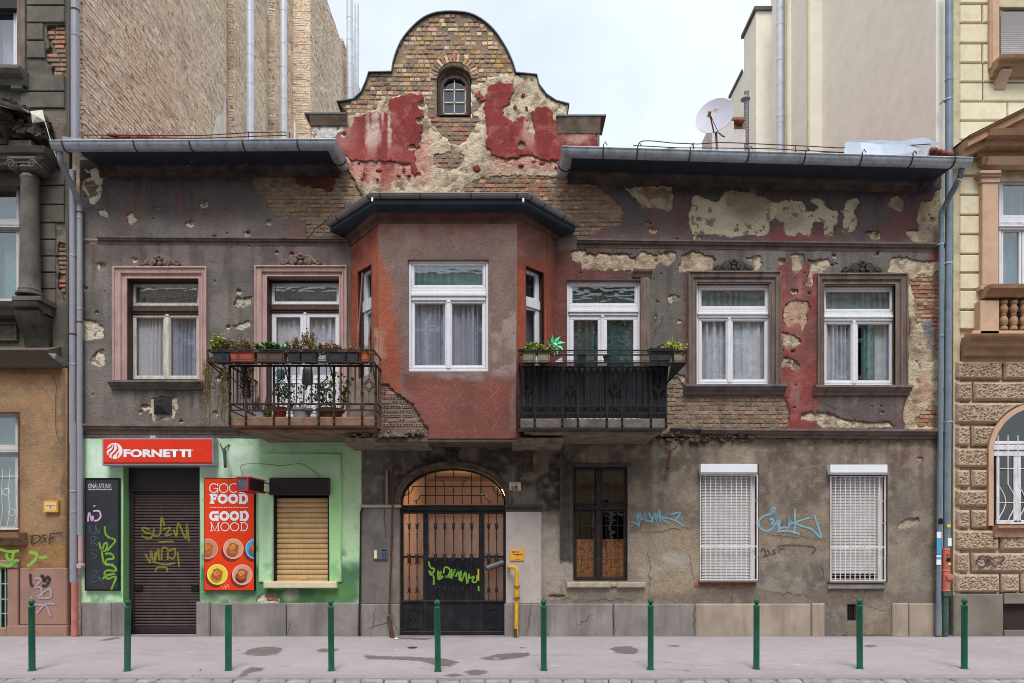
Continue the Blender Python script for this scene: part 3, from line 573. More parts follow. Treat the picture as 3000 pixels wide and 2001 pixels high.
# bricks ----------------------------------------------------------
CAND = []
VOU = []
gcx, gcy = (1283+1379)/2,232
def lay(zone, pal, course=13.3, lens=(32,16.5), y=0.0, clip=None, gap=2.2, keep=.97, tilt=0):
    zz = np.array(zone); x0, y0 = zz.min(0); x1, y1 = zz.max(0); row = 0; k = (y-CY)/FP
    yy = math.floor(y0/course)*course
    while yy < y1:
        xx = x0-random.uniform(0,30); hd = row % 2
        while xx < x1:
            L_ = (lens[1] if (hd or random.random() < .3) else lens[0])*random.uniform(.9,1.08)
            if row % 2 == 0 and random.random() < .15: hd = 1-hd
            cx, cy = xx+L_/2, yy+course/2
            pts = np.array([(cx, cy),(cx-L_*.3, cy),(cx+L_*.3, cy)]); ok = inpoly(pts[:,0], pts[:,1], zone).sum() >= 2
            if ok and clip is not None:
                q = np.array([(xx+2, yy+2),(xx+L_-2, yy+2),(xx+2, yy+course),(xx+L_-2, yy+course)]); ok = inpoly(q[:,0], q[:,1], clip).all()
            if ok:
                for o in OPEN:
                    q = np.array([(xx+1, cy),(xx+L_-1, cy),(cx, yy+1)])
                    if inpoly(q[:,0], q[:,1], o).any(): ok = False; break
            if ok and zone is ZG and (abs(cx-gcx)/66)**2+((cy-gcy)/66)**2 < 1 and cy < gcy+6: ok = False
            if ok and random.random() < keep:
                p = pal(cx, cy) if callable(pal) else pal
                CAND.append((cx, cy, L_-gap, course-gap, p, y, random.uniform(-.007,.006)))
            xx += L_
        yy += course; row += 1
def pal_g(x, y):
    if y < 62+ (x-1340)**2*.0011 or (x < 1140 and y < 262) or (x > 1530): return random.choice(['soot', 'soot', 'belt', 'gable'])
    if y > 335: return 'pinkish'
    return 'gable'
lay(ZG, pal_g,13.3, clip=GAB+[(1700,470),(900,470)])
lay(ZG2, 'pinkish'); lay(ZL, lambda x, y: 'soot' if y < 520 and random.random() < .5 else 'belt',12.2); lay(ZR, lambda x, y: 'red' if random.random() < .35 and x < 1700 else 'belt',12.8)
lay(ZW, 'dull',12.8,(34,17)); lay(ZE, 'red',11.8,(32,16)); lay(ZE2, 'red',11.8,(30,15)); lay(ZA, 'belt',11,(26,14)); lay(ZC, 'belt',11,(30,15))
lay(ZS, 'red',11,(26,14)); lay(ZP2, 'red',12,(28,14)); lay(ZP, 'belt',9,(26,14))
nlay = len(CAND)
# voussoirs round the attic window
for i in range(17):
    a = math.pi*(i+.5)/17
    for r0, r1 in ((50,74),):
        VOU.append((gcx-math.cos(a)*(r0+r1)/2, gcy-math.sin(a)*(r0+r1)/2, r1-r0-1,9.2, a))
lim = 281; order = sorted(range(nlay), key=lambda i: -CAND[i][2]*CAND[i][3]+(0 if CAND[i][1] < 480 else 60)); first = set(order[:lim]); rest = MB(); rc = []
for i,(cx, cy, L_, h_, p, y, o) in enumerate(CAND):
    s_ = (y-CY)/FP; me = brick_mesh(p); hh = h_*s_*random.uniform(.9,1.05); a = random.uniform(-.02,.02)
    if i in first:
        b = bpy.data.objects.new('brick', me); col.objects.link(b); b.parent = H
        b.location = (PX(cx, y), y+o, PZ(cy, y)); b.scale = (L_*s_,.03, hh); b.rotation_euler = (0, a,0)
    else:
        c0 = len(rest.v); mvs = [v.co for v in me.vertices]
        rest.add([(PX(cx, y)+v.x*L_*s_, y+o+v.y*.03, PZ(cy, y)+v.z*hh) for v in mvs], BF)
        cc = np.array([d.color[:3] for d in me.attributes['Col'].data]); rc.append(cc)
for cx, cy, L_, h_, a in VOU:
    me = brick_mesh(random.choice(['gable', 'gable', 'pinkish'])); b = bpy.data.objects.new('brick', me); col.objects.link(b); b.parent = H
    b.location = (PX(cx),-.008, PZ(cy)); b.scale = (L_/180,.03, h_/180); b.rotation_euler = (0,-(math.pi-a) if False else a,0)
tag(rest.build('brick_courses', M_bricks, H, colr=np.vstack(rc)), kind='stuff')
# oriel -----------------------------------------------------------
OY = -.8
oL = (PX(1025),0); oLf = (PX(1108, OY), OY); oRf = (PX(1515, OY), OY); oR2 = (.585,-.26); oR = (PX(1628),0)
mF = plane_map((oLf[0], OY),(oRf[0], OY)); mL = plane_map(oL, oLf); mR = plane_map(oRf, oR2); mR2 = plane_map(oR2, oR)
OW = rect(1196,762,1431,1090)
ZO_ = z('F',[(800,1062),(860,1062),(905,1110),(960,1150),(1030,1200),(1062,1260),(1100,1320),(1132,1352),(1132,1480),(800,1480)])
def c_oriel(x, y):
    return paint(x, y,(116,98,90),[
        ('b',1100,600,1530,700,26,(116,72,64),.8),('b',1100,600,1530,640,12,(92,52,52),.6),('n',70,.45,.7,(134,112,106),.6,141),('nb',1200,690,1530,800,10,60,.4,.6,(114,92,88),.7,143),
        ('p',[(1100,700),(1118,740),(1140,880),(1155,980),(1170,1080),(1180,1150),(1140,1150),(1100,1100)],(158,86,64),.8),('e',1130,900,30,90,.5,(166,90,66),.7),('e',1150,1040,36,60,.6,(150,74,58),.7),
        ('b',1200,1100,1530,1300,30,(122,73,63),.88),('nb',1180,1090,1530,1300,10,46,.5,.7,(106,66,62),.7,145),('e',1260,1190,80,60,.7,(150,92,86),.5),('e',1450,1150,60,50,.7,(146,84,78),.5),
        ('b',1432,760,1500,1100,30,(136,112,106),.6),('nb',1430,900,1530,1100,10,30,.5,.65,(168,148,142),.6,147),('b',1500,1000,1520,1260,8,(150,132,128),.5),('e',1110,1010,22,50,.5,(170,134,116),.6),
        ('b',1280,1095,1420,1112,5,(150,138,134),.6),('n',9,.62,.8,(150,122,114),.3,149)],.13,14,20)
def c_side(x, y):
    return paint(x, y,(128,66,52),[('nb',1010,700,1110,1040,5,40,.4,.6,(158,84,62),.75,151),('b',1090,680,1112,960,5,(168,92,68),.8),('b',1010,590,1112,720,16,(112,62,54),.7),('b',1100,960,1112,1140,5,(196,172,150),.8),('b',1010,1060,1112,1300,12,(168,152,138),.9),('nb',1010,1040,1112,1300,12,24,.5,.6,(132,120,112),.8,153),
        ('b',1510,600,1640,760,20,(104,74,68),.85),('b',1510,790,1545,1050,3,(156,80,58),.95),('b',1590,900,1612,1060,8,(164,84,58),.8),('n',26,.55,.75,(150,104,88),.4,155)],.12,16,9)
sheet('oriel_plaster',[[(1108,600),(1515,600),(1512,1286),(1110,1286)]],[OW, rough(ZO_,3,5)], mF, c_oriel, H, M_coat,7,.03,.012)
OWL = [(1048,797),(1087,775),(1089,1092),(1050,1112)]; OWR = [(1541,779),(1593,800),(1595,1100),(1541,1092)]
sheet('oriel_plaster',[[(1012,640),(1108,600),(1110,1286),(1012,1276)]],[OWL], mL, c_side, H, M_coat,7,.05,.0)
sheet('oriel_plaster',[[(1515,600),(1606,650),(1606,1280),(1512,1286)]],[OWR], mR, c_side, H, M_coat,7,.05,.0)
sheet('oriel_plaster',[[(1605,650),(1630,660),(1630,1278),(1605,1282)]],[], mR2, c_side, H, M_coat,8,.05,.0)
sheet('oriel_core',[[(1110,620),(1512,620),(1510,1285),(1112,1285)]],[OW], mF, lambda x, y: paint(x, y,(124,108,98),[('n',12,.5,.7,(80,70,64),.8,3)]), H, amat('mortar_joint'),14,.2,-.02)
# hollow perforated bricks in the broken corner
yy = 1118; row = 0
while yy < 1250:
    xx = 1112+(8 if row % 2 else 0)
    while xx < 1255:
        L_ = random.choice([19,20,36]); cx, cy = xx+L_/2, yy+6.5
        if inpoly(np.array([cx]), np.array([cy]), ZO_)[0]:
            me = brick_mesh(random.choice(['pinkish', 'dull', 'dull'])); b = bpy.data.objects.new('hollow_brick', me); col.objects.link(b); b.parent = H; s_ = (OY-CY)/FP
            b.location = (PX(cx, OY), OY+.012, PZ(cy, OY)); b.scale = ((L_-2)*s_,.03,11*s_)
            if L_ < 30 or row % 2:
                mh = MB()
                for q in ([-4,4] if L_ < 30 else [-10,-3,4,11]): mh.lathe(PX(cx+q, OY), OY+.0085, PZ(cy, OY),[(.0115,.004),(.0115,0)],8, ax='y')
                mh.build('core_hole', M_black, b) if False else None
                HOLES2 = globals().setdefault('HOLES2', MB()); HOLES2.v, HOLES2.f, HOLES2.m = HOLES2.v+[], HOLES2.f+[], HOLES2.m+[]
                HOLES2.add(mh.v, mh.f)
        xx += L_
    yy += 13.2; row += 1
HOLES2.build('brick_core_holes', M_black, H)
# lining so no gap shows at the oriel's foot and top
mb = MB(); f = [(oL[0],.02),(oLf[0], OY),(oRf[0], OY), oR2,(oR[0],.02)]
zb = PZ(1284, OY)
mb.add([(a, b, zb+.01) for a, b in f]+[(a, b, zb-.05) for a, b in f],[(0,1,2,3,4)[::-1],(5,6,7,8,9)]+[(i, i+1, i+6, i+5) for i in range(4)])
mb.build('oriel_floor_slab', mat('dark_soffit_render',(96,82,72),.9, var=.3, vs=4, bump=.5, bs=50, dirt=(52,44,40), dirt_amt=.7), H)
# ------------------------------------------------------------------ windows and doors
def surround(name, o, i, prof, y, m, parent, sides='ltr', org=None):
    """picture-frame moulding from outer rect o to inner rect i (traced px); prof: (t 0 outer..1 inner, out)"""
    mb = MB()
    def ring(t, ou):
        x0 = o[0]+(i[0]-o[0])*t; x1 = o[2]+(i[2]-o[2])*t; y0 = o[1]+(i[1]-o[1])*t; k = (y-CY)/FP
        return [(PX(x0, y), y-ou, PZ(o[3], y)),(PX(x0, y), y-ou, PZ(y0, y)),(PX(x1, y), y-ou, PZ(y0, y)),(PX(x1, y), y-ou, PZ(o[3], y))]
    rs = [ring(t, ou) for t, ou in prof]
    idx = {'l': 0, 't': 1, 'r': 2}
    for s_ in sides:
        j = idx[s_]
        for a in range(len(rs)-1): mb.add([rs[a][j], rs[a][j+1], rs[a+1][j+1], rs[a+1][j]],[(0,1,2,3)])
    return mb.build(name, m, parent, org)
PROF = [(0,-.02),(0,.075),(.12,.08),(.16,.055),(.42,.05),(.46,.066),(.58,.06),(.62,.03),(.84,.026),(.88,.04),(1,.04),(1,-.17)]
def curtain(name, px0, py0, px1, py1, y, m, parent, amp=.022, folds=9, seed=0):
    mb = MB(); x0, x1 = PX(px0, y), PX(px1, y); z0, z1 = PZ(py1, y), PZ(py0, y); n = folds*8; vs = []
    for j in range(5):
        t = j/4
        for i in range(n+1):
            u = i/n; ph = u*folds*6.283+2.2*math.sin(u*7+seed)+t*.3*math.sin(u*23+seed)
            vs.append((x0+(x1-x0)*u, y+1.6*amp*math.sin(ph)*(.6+.4*math.sin(u*5+seed*2))+amp*.3*math.sin(ph*2.3), z0+(z1-z0)*t))
    mb.add(vs,[(j*(n+1)+i, j*(n+1)+i+1,(j+1)*(n+1)+i+1,(j+1)*(n+1)+i) for j in range(4) for i in range(n)])
    return mb.build(name, m, parent, smooth='all')
def curtmat(name, c, a=.9, vs=14, var=.25, bot=None):
    if name in MAT: return MAT[name]
    m = mat(name, c,.9, var=var, vs=vs, bump=.1, bs=80); b = m.node_tree.nodes['Principled BSDF']; b.inputs['Alpha'].default_value = a; return m
M_c1 = curtmat('grey_lace_curtain',(206,203,212),.97,30,.16); M_c2 = curtmat('lilac_sheer_curtain',(166,166,182),.97,9,.1); M_c3 = curtmat('green_grey_curtain',(100,138,138),.97,9,.15)
M_c6 = curtmat('shaded_voile',(132,146,146),.97,9,.2); M_c4 = curtmat('white_sheer_curtain',(204,206,214),.97,9,.15); M_c5 = curtmat('dark_valance',(140,140,142),.97,30,.35)
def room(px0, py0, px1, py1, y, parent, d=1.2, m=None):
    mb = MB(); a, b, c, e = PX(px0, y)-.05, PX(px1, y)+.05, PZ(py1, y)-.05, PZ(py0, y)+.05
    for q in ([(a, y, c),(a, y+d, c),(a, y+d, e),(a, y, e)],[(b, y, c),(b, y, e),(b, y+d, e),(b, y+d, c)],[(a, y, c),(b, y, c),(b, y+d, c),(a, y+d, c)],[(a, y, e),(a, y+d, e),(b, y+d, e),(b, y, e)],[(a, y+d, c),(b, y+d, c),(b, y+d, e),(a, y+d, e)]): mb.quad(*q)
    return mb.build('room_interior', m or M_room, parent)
def reveal(name, poly, y0, y1, m, parent):
    mb = MB(); n = len(poly); cx_ = sum(a for a, b in poly)/n; cy_ = sum(b for a, b in poly)/n; poly = [(a+(-.8 if a > cx_ else .8), b+(-.8 if b > cy_ else .8)) for a, b in poly]; y0 -= .018
    v = [(PX(a), y0, PZ(b)) for a, b in poly]+[(PX(a), y1, PZ(b)) for a, b in poly]
    mb.add(v,[(i,(i+1) % n,(i+1) % n+n, i+n) for i in range(n)]); return mb.build(name, m, parent)
def ringb(mb, x0, y0, x1, y1, wd, yf, yb, ch=.006, wb=None, wt=None):
    wb = wb or wd; wt = wt or wd
    mb.pbox(x0, y0, x1, y0+wt, yf, yb, ch); mb.pbox(x0, y1-wb, x1, y1, yf, yb, ch); mb.pbox(x0, y0+wt, x0+wd, y1-wb, yf, yb, ch); mb.pbox(x1-wd, y0+wt, x1, y1-wb, yf, yb, ch)
def window(name, x0, y0, x1, y1, y, fm, sm, t0, t1, mx, curt, gm=None, fw=8, sw=9, mw=9, door=None, label=None, trm=None, rm=True, roomd=1.0):
    """outer frame x0..y1; transom bar t0..t1; mullion centre mx; y the depth of the frame's face"""
    gm = gm or M_glass; mb = MB(); ringb(mb, x0, y0, x1, y1, fw, y, y+.09)
    (mb2 := MB() if trm else mb).pbox(x0+fw, t0, x1-fw, t1, y-.012, y+.08,.008); mb2.pbox(x0+fw-2, t0+(t1-t0)*.3, x1-fw+2, t0+(t1-t0)*.62, y-.034, y-.011,.008)
    mb.pbox(x0+fw, t0-2, x1-fw, t0, y-.004, y+.05)
    f = mb.build(name, fm, H)
    if label: f['label'] = label
    if trm: mb2.build('transom', trm, f)
    def sash(a, b, c, d, wd, wb=None):
        q = MB(); ringb(q, a, b, c, d, wd, y+.012, y+.06,.007, wb); ringb(q, a+wd-.01, b+wd, c-wd+.01, d-(wb or wd),2.2, y+.03, y+.05,.002); s_ = q.build('sash', sm, f)
        g = MB(); g.quad(*[P(*p_, y+.038) for p_ in ((a+wd, d-(wb or wd)),(c-wd, d-(wb or wd)),(c-wd, b+wd),(a+wd, b+wd))]); g.build('pane', gm, f)
    sash(x0+fw+.5, y0+fw+.5, x1-fw-.5, t0-2.5, sw*.8)
    yb = y1-fw-.5
    if door is None:
        sash(x0+fw+.5, t1+.5, mx-.5, yb, sw); sash(mx+.5, t1+.5, x1-fw-.5, yb, sw)
    else:
        for a, b in ((x0+fw+.5, mx-.5),(mx+.5, x1-fw-.5)):
            q = MB(); ringb(q, a, t1+.5, b, door,13, y+.012, y+.06,.008,12); q.pbox(a, door, b, yb, y+.012, y+.06,.006)
            ringb(q, a+13, door+8, b-13, yb-12,3, y+.0, y+.02,.006); q.build('door_leaf', sm, f)
            g = MB(); g.quad(*[P(*p_, y+.038) for p_ in ((a+13, door-12),(b-13, door-12),(b-13, t1+13),(a+13, t1+13))]); g.build('pane', gm, f)
    q = MB(); q.pbox(mx-mw/2, t1, mx+mw/2, yb, y-.012, y+.02,.01); q.pbox(mx-mw*.42, t1-1, mx+mw*.42, t1+6, y-.02, y-.011,.006); q.build('mullion', sm, f)
    for k,(cm, a, b, c, d, am, fo) in enumerate(curt): curtain('curtain', a, b, c, d, y+.095+.02*k, cm, f, am, fo, seed=x0*.1+k)
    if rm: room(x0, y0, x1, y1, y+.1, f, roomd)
    return f
surround('window_surround',(337,785,610,1117),(375,818,585,1117), PROF,0, M_pink, H)
reveal('window_reveal', rect(375,818,586,1118),.0,.24, M_brownwood, H)
window('window',383,826,592,1117,.13, M_brownwood, M_cream,899,921,489,[(M_c5,385,828,590,905,.012,11),(M_c1,385,905,478,1116,.02,7),(M_c2,480,905,592,1116,.018,8)], fw=5, sw=9, mw=11, trm=M_brownwood)
surround('window_surround',(750,782,1019,1226),(784,812,995,1226), PROF,0, M_pink, H)
reveal('window_reveal', rect(784,812,996,1228),.0,.24, M_brownwood, H)
window('balcony_door',791,825,1000,1226,.13, M_brownwood, M_white,895,916,893,[(M_c5,791,825,1000,900,.012,12),(M_c1,800,916,1000,1120,.02,12)], fw=4, mw=9, door=1112, trm=M_brownwood, label='white double balcony door with a lace curtain, brown transom')
reveal('window_reveal', W3,.0,.2, M_greytrim, H)
window('balcony_door',1660,824,1876,1228,.035, M_white, M_white,900,924,1765,[(M_c3,1662,826,1874,905,.012,14),(M_c3,1672,924,1874,1128,.03,9)], M_glassd, fw=7, door=1112, label='white double balcony door with green curtain behind')
surround('window_surround',(2014,798,2284,1130),(2039,828,2258,1130), PROF,0, M_greytrim, H)
reveal('window_reveal', rect(2039,828,2256,1130),.0,.2, M_greytrim, H)
window('window',2040,835,2256,1128,.06, M_white, M_white,908,931,2137,[(M_c6,2042,838,2246,912,.014,10),(M_c4,2042,930,2246,1126,.035,8)], fw=6, sw=8, mw=10)
surround('window_surround',(2391,804,2654,1132),(2412,834,2620,1132), PROF,0, M_greytrim, H)
reveal('window_reveal', rect(2412,834,2621,1132),.0,.2, M_greytrim, H)
window('window',2405,840,2622,1131,.06, M_white, M_white,916,940,2503,[(M_c6,2406,842,2612,918,.014,10),(M_c4,2406,938,2500,1130,.035,6),(M_c3,2520,938,2560,1130,.03,4),(M_c4,2560,938,2612,1130,.03,4)], fw=6, sw=8, mw=10)
f = window('window',1197,763,1431,1089, OY+.03, M_white, M_white,846,880,1314,[(M_c3,1200,766,1430,850,.014,12),(M_c2,1208,880,1312,1088,.03,6),(M_c2,1318,880,1430,1088,.03,6)], fw=8, sw=8, mw=12, rm=True, roomd=.6)
# oriel side windows, built flat in the slanted planes
def plane_ring(mb, mp_, q, t, o0, o1):
    """frame along traced quad q (tl, tr, br, bl) of thickness t px"""
    q = np.array(q, float); c = q.mean(0); tl, tr, br, bl = q; W = t/np.linalg.norm(tr-tl); Hh = t/np.linalg.norm(bl-tl)*1.0
    def pt(u, v): a = tl+(tr-tl)*u; b = bl+(br-bl)*u; return a+(b-a)*v
    inn = [pt(W, Hh), pt(1-W, Hh), pt(1-W,1-Hh), pt(W,1-Hh)]; out = [pt(0,0), pt(1,0), pt(1,1), pt(0,1)]
    A = np.array(out+inn); f0 = mp_(A[:,0], A[:,1], o0); b0 = mp_(A[:,0], A[:,1], o1)
    vs = list(map(tuple, f0))+list(map(tuple, b0)); fs = []
    for i in range(4):
        j = (i+1) % 4; fs += [(i, j, j+4, i+4),(i+4, j+4, j+12, i+12),(i, i+8, j+8, j),(i+8, i+12, j+12, j+8)]
    mb.add(vs, fs); return inn
def side_window(mp_, q, tr0, tr1, d=.1):
    q = np.array(q, float); tl, tr, br, bl = q
    mb = MB(); mb_r = MB(); A = q; a0 = mp_(A[:,0], A[:,1],.0); a1 = mp_(A[:,0], A[:,1],-.2)
    mb_r.add(list(map(tuple, a0))+list(map(tuple, a1)),[(i,(i+1) % 4,(i+1) % 4+4, i+4) for i in range(4)]); mb_r.build('window_reveal', mat('dark_reveal',(70,44,40),.9), H)
    plane_ring(mb, mp_, q,9,-d,-d-.06)
    def at(t): return [tl+(bl-tl)*t, tr+(br-tr)*t]
    a, b = at(tr0), at(tr1); qq = [a[0], a[1], b[1], b[0]]; A = np.array(qq); v0 = mp_(A[:,0], A[:,1],-d+.02); v1 = mp_(A[:,0], A[:,1],-d-.05)
    mb.add(list(map(tuple, v0))+list(map(tuple, v1)),[(0,1,2,3),(0,4,5,1),(3,2,6,7)])
    f = mb.build('window', M_white, H)
    for u0, u1 in ((0, tr0),(tr1,1)):
        a, b = at(u0), at(u1); s_ = MB(); inn = plane_ring(s_, mp_,[a[0]+3, a[1]-3, b[1]-3, b[0]+3],7,-d-.012,-d-.05); s_.build('sash', M_white, f)
        A = np.array(inn); g = MB(); g.add(list(map(tuple, mp_(A[:,0], A[:,1],-d-.03))),[(0,1,2,3)]); g.build('pane', M_glassd, f)
        A = np.array([a[0], a[1], b[1], b[0]]); g = MB(); g.add(list(map(tuple, mp_(A[:,0], A[:,1],-d-.14))),[(0,1,2,3)]); g.build('curtain', M_c3 if u0 == 0 else M_c2, f)
side_window(mL, OWL,.27,.37); side_window(mR, OWR,.27,.35)
# attic window in the gable
mb = MB(); pts = [(PX(a,-.0), PZ(b)) for a, b in z('B',[(1195,760),(1192,540),(1205,505),(1240,472),(1300,455),(1360,472),(1395,505),(1408,540),(1408,760)])]
inn = [(PX(a), PZ(b)) for a, b in z('B',[(1226,748),(1226,575),(1232,540),(1258,512),(1302,502),(1346,512),(1372,540),(1378,575),(1378,748)])]
n = len(pts); vs = []
for yy_, L_ in ((.03, pts),(-.01,[(a*.75+b*.25, c*.75+d*.25) for (a, c),(b, d) in zip(pts, inn)]),(.03,[(a*.5+b*.5, c*.5+d*.5) for (a, c),(b, d) in zip(pts, inn)]),(.03, inn),(.14, inn)): vs += [(a, yy_, b) for a, b in L_]
mb.add(vs,[(k*n+i, k*n+(i+1) % n,(k+1)*n+(i+1) % n,(k+1)*n+i) for k in range(4) for i in range(n)])
aw = mb.build('attic_window', mat('weathered_brown_frame',(84,66,56),.85, var=.3, vs=12, bump=.4, bs=40), H); aw['label'] = 'small arched attic window with six panes in the gable'
mb = MB()
for a, b, c, d in ((1226,505,1234,748),(1370,520,1378,748),(1298,505,1306,748),(1230,585,1376,592),(1230,668,1376,676),(1228,742,1378,750),(1252,508,1352,514)):
    (p0, p1) = z('B',[(a, b),(c, d)]); mb.pbox(p0[0], p0[1], p1[0], p1[1],.07,.10)
mb.build('glazing_bars', M_cream, aw)
mb = MB(); mb.add([(a,.09, b) for a, b in inn],[tuple(range(n))]); mb.build('pane', glass('attic_glass',(.5,.6,.7),.02,.03,.05), aw)
mb = MB(); mb.box(PX(1285), PX(1378),.12,.16, PZ(340), PZ(220)); mb.build('room_interior', mat('attic_dark',(44,54,66),.9), aw)
# carved cartouches over the windows
def cartouche(cx, cy, wd, ht, m, lab=None):
    s_ = 11/FP; mb = MB(); X0, Z0 = PX(cx), PZ(cy)         # cy = bottom line
    for sgn in (-1,1):
        sp = []
        for i in range(20):
            t = i/19; a = -math.pi/2+t*4.2*math.pi*.5*2*.8; r_ = .26*ht*(1-t*.85); sp.append((X0+sgn*(.16*wd+r_*math.cos(a)*1.0)*s_,-.055-.02*t, Z0+(.3*ht+r_*math.sin(a))*s_))
        mb.tube(sp,[.024*(1-.4*i/19) for i in range(20)],7)
        mb.tube([(X0+sgn*x_*wd*s_,-.045, Z0+h*ht*s_) for x_, h in ((.06,.62),(.14,.66),(.22,.6),(.29,.4),(.36,.2),(.43,.12),(.48,.22),(.46,.34),(.42,.28))],[.02,.026,.03,.03,.026,.022,.02,.016,.012],7)
        mb.tube([(X0+sgn*x_*wd*s_,-.04, Z0+h*ht*s_) for x_, h in ((.26,.16),(.31,.3),(.37,.4),(.42,.42))],[.024,.02,.014,.006],6)
        mb.lathe(X0+sgn*.16*wd*s_,-.03, Z0+.3*ht*s_,[(.03,0),(.026,-.04),(.012,-.055)],9, ax='y')
        mb.tube([(X0+sgn*x_*wd*s_,-.04, Z0+h*ht*s_) for x_, h in ((.24,.05),(.34,.04),(.46,.05))],[.014,.018,.01],6)
    for i in range(7):
        a = math.pi/2+(i-3)*.42; L_ = (.40 if i == 3 else .36-.02*abs(i-3))*ht
        mb.tube([(X0,-.03, Z0+.58*ht*s_),(X0+.55*L_*math.cos(a)*s_*1.15,-.06, Z0+(.58*ht+.55*L_*math.sin(a))*s_),(X0+L_*math.cos(a)*s_*1.25,-.045, Z0+(.58*ht+L_*math.sin(a))*s_)],[.01,.02,.007],7)
    mb.lathe(X0,-.03, Z0+.22*ht*s_,[(.04,0),(.036,-.035),(.015,-.05)],9, ax='y')
    mb.tube([(X0-.07*wd*s_,-.05, Z0+.55*ht*s_),(X0,-.07, Z0+.46*ht*s_),(X0+.07*wd*s_,-.05, Z0+.55*ht*s_)],.016,6)
    o = mb.build('carved_ornament', m, H, smooth=True)
cartouche(473,784,120,38, M_orn); cartouche(884,781,120,40, M_orn); cartouche(2146,797,116,40, M_orn2); cartouche(2521,803,118,41, M_orn2)
# sills
def sill(x0, x1, y0, y1, o, m=M_sill, name='window_sill', lab=None):
    h = (y1-y0)*11/FP; mb = MB(); mb.sweep([(-.05,-h),(o*.35,-h),(o*.45,-h*.72),(o*.72,-h*.55),(o*.85,-h*.3),(o,-h*.26),(o,-h*.06),(o*.98,0),(-.05,.02)],[(PX(x0),0, PZ(y0)),(PX(x1),0, PZ(y0))])
    s_ = mb.build(name, m, H)
    if lab: s_['label'] = lab
    return s_
sill(331,619,1120,1143,.17); sill(2001,2296,1131,1157,.15, M_sill); sill(2379,2660,1133,1160,.15, M_greytrim)
mb = MB(); mb.box(PX(773,-.1), PX(987,-.1),-.13,0.03, PZ(1723,-.1), PZ(1704,-.1),.012); mb.build('window_sill', mat('cream_stone_sill',(214,200,168),.8, var=.08, vs=6, bump=.3), H)
mb = MB()
for a, b in ((1661,1789),(1809,1893)): mb.pbox(a,1706, b,1722,-.1,.03,.016)
mb.pbox(1788,1707,1810,1720,-.07,.03,.02); mb.build('window_sill', mat('broken_buff_sill',(170,158,142),.9, var=.2, vs=6, bump=.6), H)['label'] = 'chipped buff stone sill broken in the middle'
# string courses ----------------------------------------------------
def band(x0, x1, ya0, ya1, h, o, prof=None, m=M_band, name='string_course', lab=None, rag=False):
    mb = MB(); n = max(2, int((x1-x0)/(26 if rag else 60))); path = []; hh = h*11/FP
    prof = prof or [(-.04,-1),(.3,-1),(.34,-.62),(.72,-.52),(.78,-.3),(1,-.26),(1,-.05),(-.04,.05)]
    for i in range(n+1):
        t = i/n; path.append((PX(x0+(x1-x0)*t),0+(random.uniform(-.012,.012) if rag else random.uniform(-.002,.002)), PZ(ya0+(ya1-ya0)*t)+(random.uniform(-.01,.006) if rag else 0)))
    mb.sweep([(a*o if a > 0 else a, b*hh) for a, b in prof], path); s_ = mb.build(name, m, H)
    if lab: s_['label'] = lab
band(293,1022,697,702,20,.09); band(240,292,702,702,14,.05, rag=True, m=M_pink)
band(1690,2762,705,718,22,.1)
band(228,700,1243,1246,28,.13, m=M_greytrim); band(700,1040,1250,1262,26,.1, m=M_sill)
band(1962,2050,1254,1258,10,.1, rag=True, m=M_sill); band(2048,2768,1257,1261,26,.14)
# eroded cornice remains below the right balcony
mb = MB()
def rubble(mb, x0, x1, y0, y1, n, d0, d1, s0, s1, yb=0):
    for _ in range(n):
        a = random.uniform(x0, x1); b = random.uniform(y0, y1); r_ = random.uniform(s0, s1); X, Y, Z = PX(a, yb), yb-random.uniform(d0, d1), PZ(b, yb); vs = []
        for k in range(8):
            vs.append((X+((k & 1)*2-1)*r_*random.uniform(.4,1.2), Y+((k >> 1 & 1)*2-1)*r_*random.uniform(.4,1.1), Z+((k >> 2)*2-1)*r_*random.uniform(.3,.8)))
        mb.add(vs,[(0,1,3,2),(4,6,7,5),(0,4,5,1),(2,3,7,6),(0,2,6,4),(1,5,7,3)])
rubble(mb,1880,2200,1268,1292,150,-.02,.06,.015,.05); rubble(mb,2200,2660,1284,1296,90,-.02,.03,.008,.025); rubble(mb,1620,1900,1280,1300,40,-.02,.03,.01,.03)
tag(mb.build('eroded_masonry', mat('eroded_dark_mortar',(84,72,58),.95, var=.5, vs=14, bump=.8, bs=60), H), kind='stuff')
# corbels carrying the oriel and the balcony slabs
M_corb = mat('patchy_corbel_render',(132,118,102),.92, var=.3, vs=4, bump=.7, bs=40, dirt=(66,56,48), dirt_amt=.75)
def corbel(x0, x1, w0, name='oriel_corbel'):
    mb = MB(); prof = [(-.02,-.07),(.3,-.065),(.6,-.05),(.74,-.02),(.78,.03),(-.02,.03)]
    mb.sweep(prof,[(x0,0, w0),(x1,0, w0)]); mb.build(name, M_corb, H)
corbel(PX(1040), PX(1262,-.3), PZ(1284, OY)-.02); corbel(PX(1500,-.3), PX(1640), PZ(1284, OY)-.02)
tag_b = MB(); rubble(tag_b,1020,1240,1262,1280,60,.0,.03,.02,.05, OY); tag(tag_b.build('eroded_masonry', M_corb, H), kind='stuff')
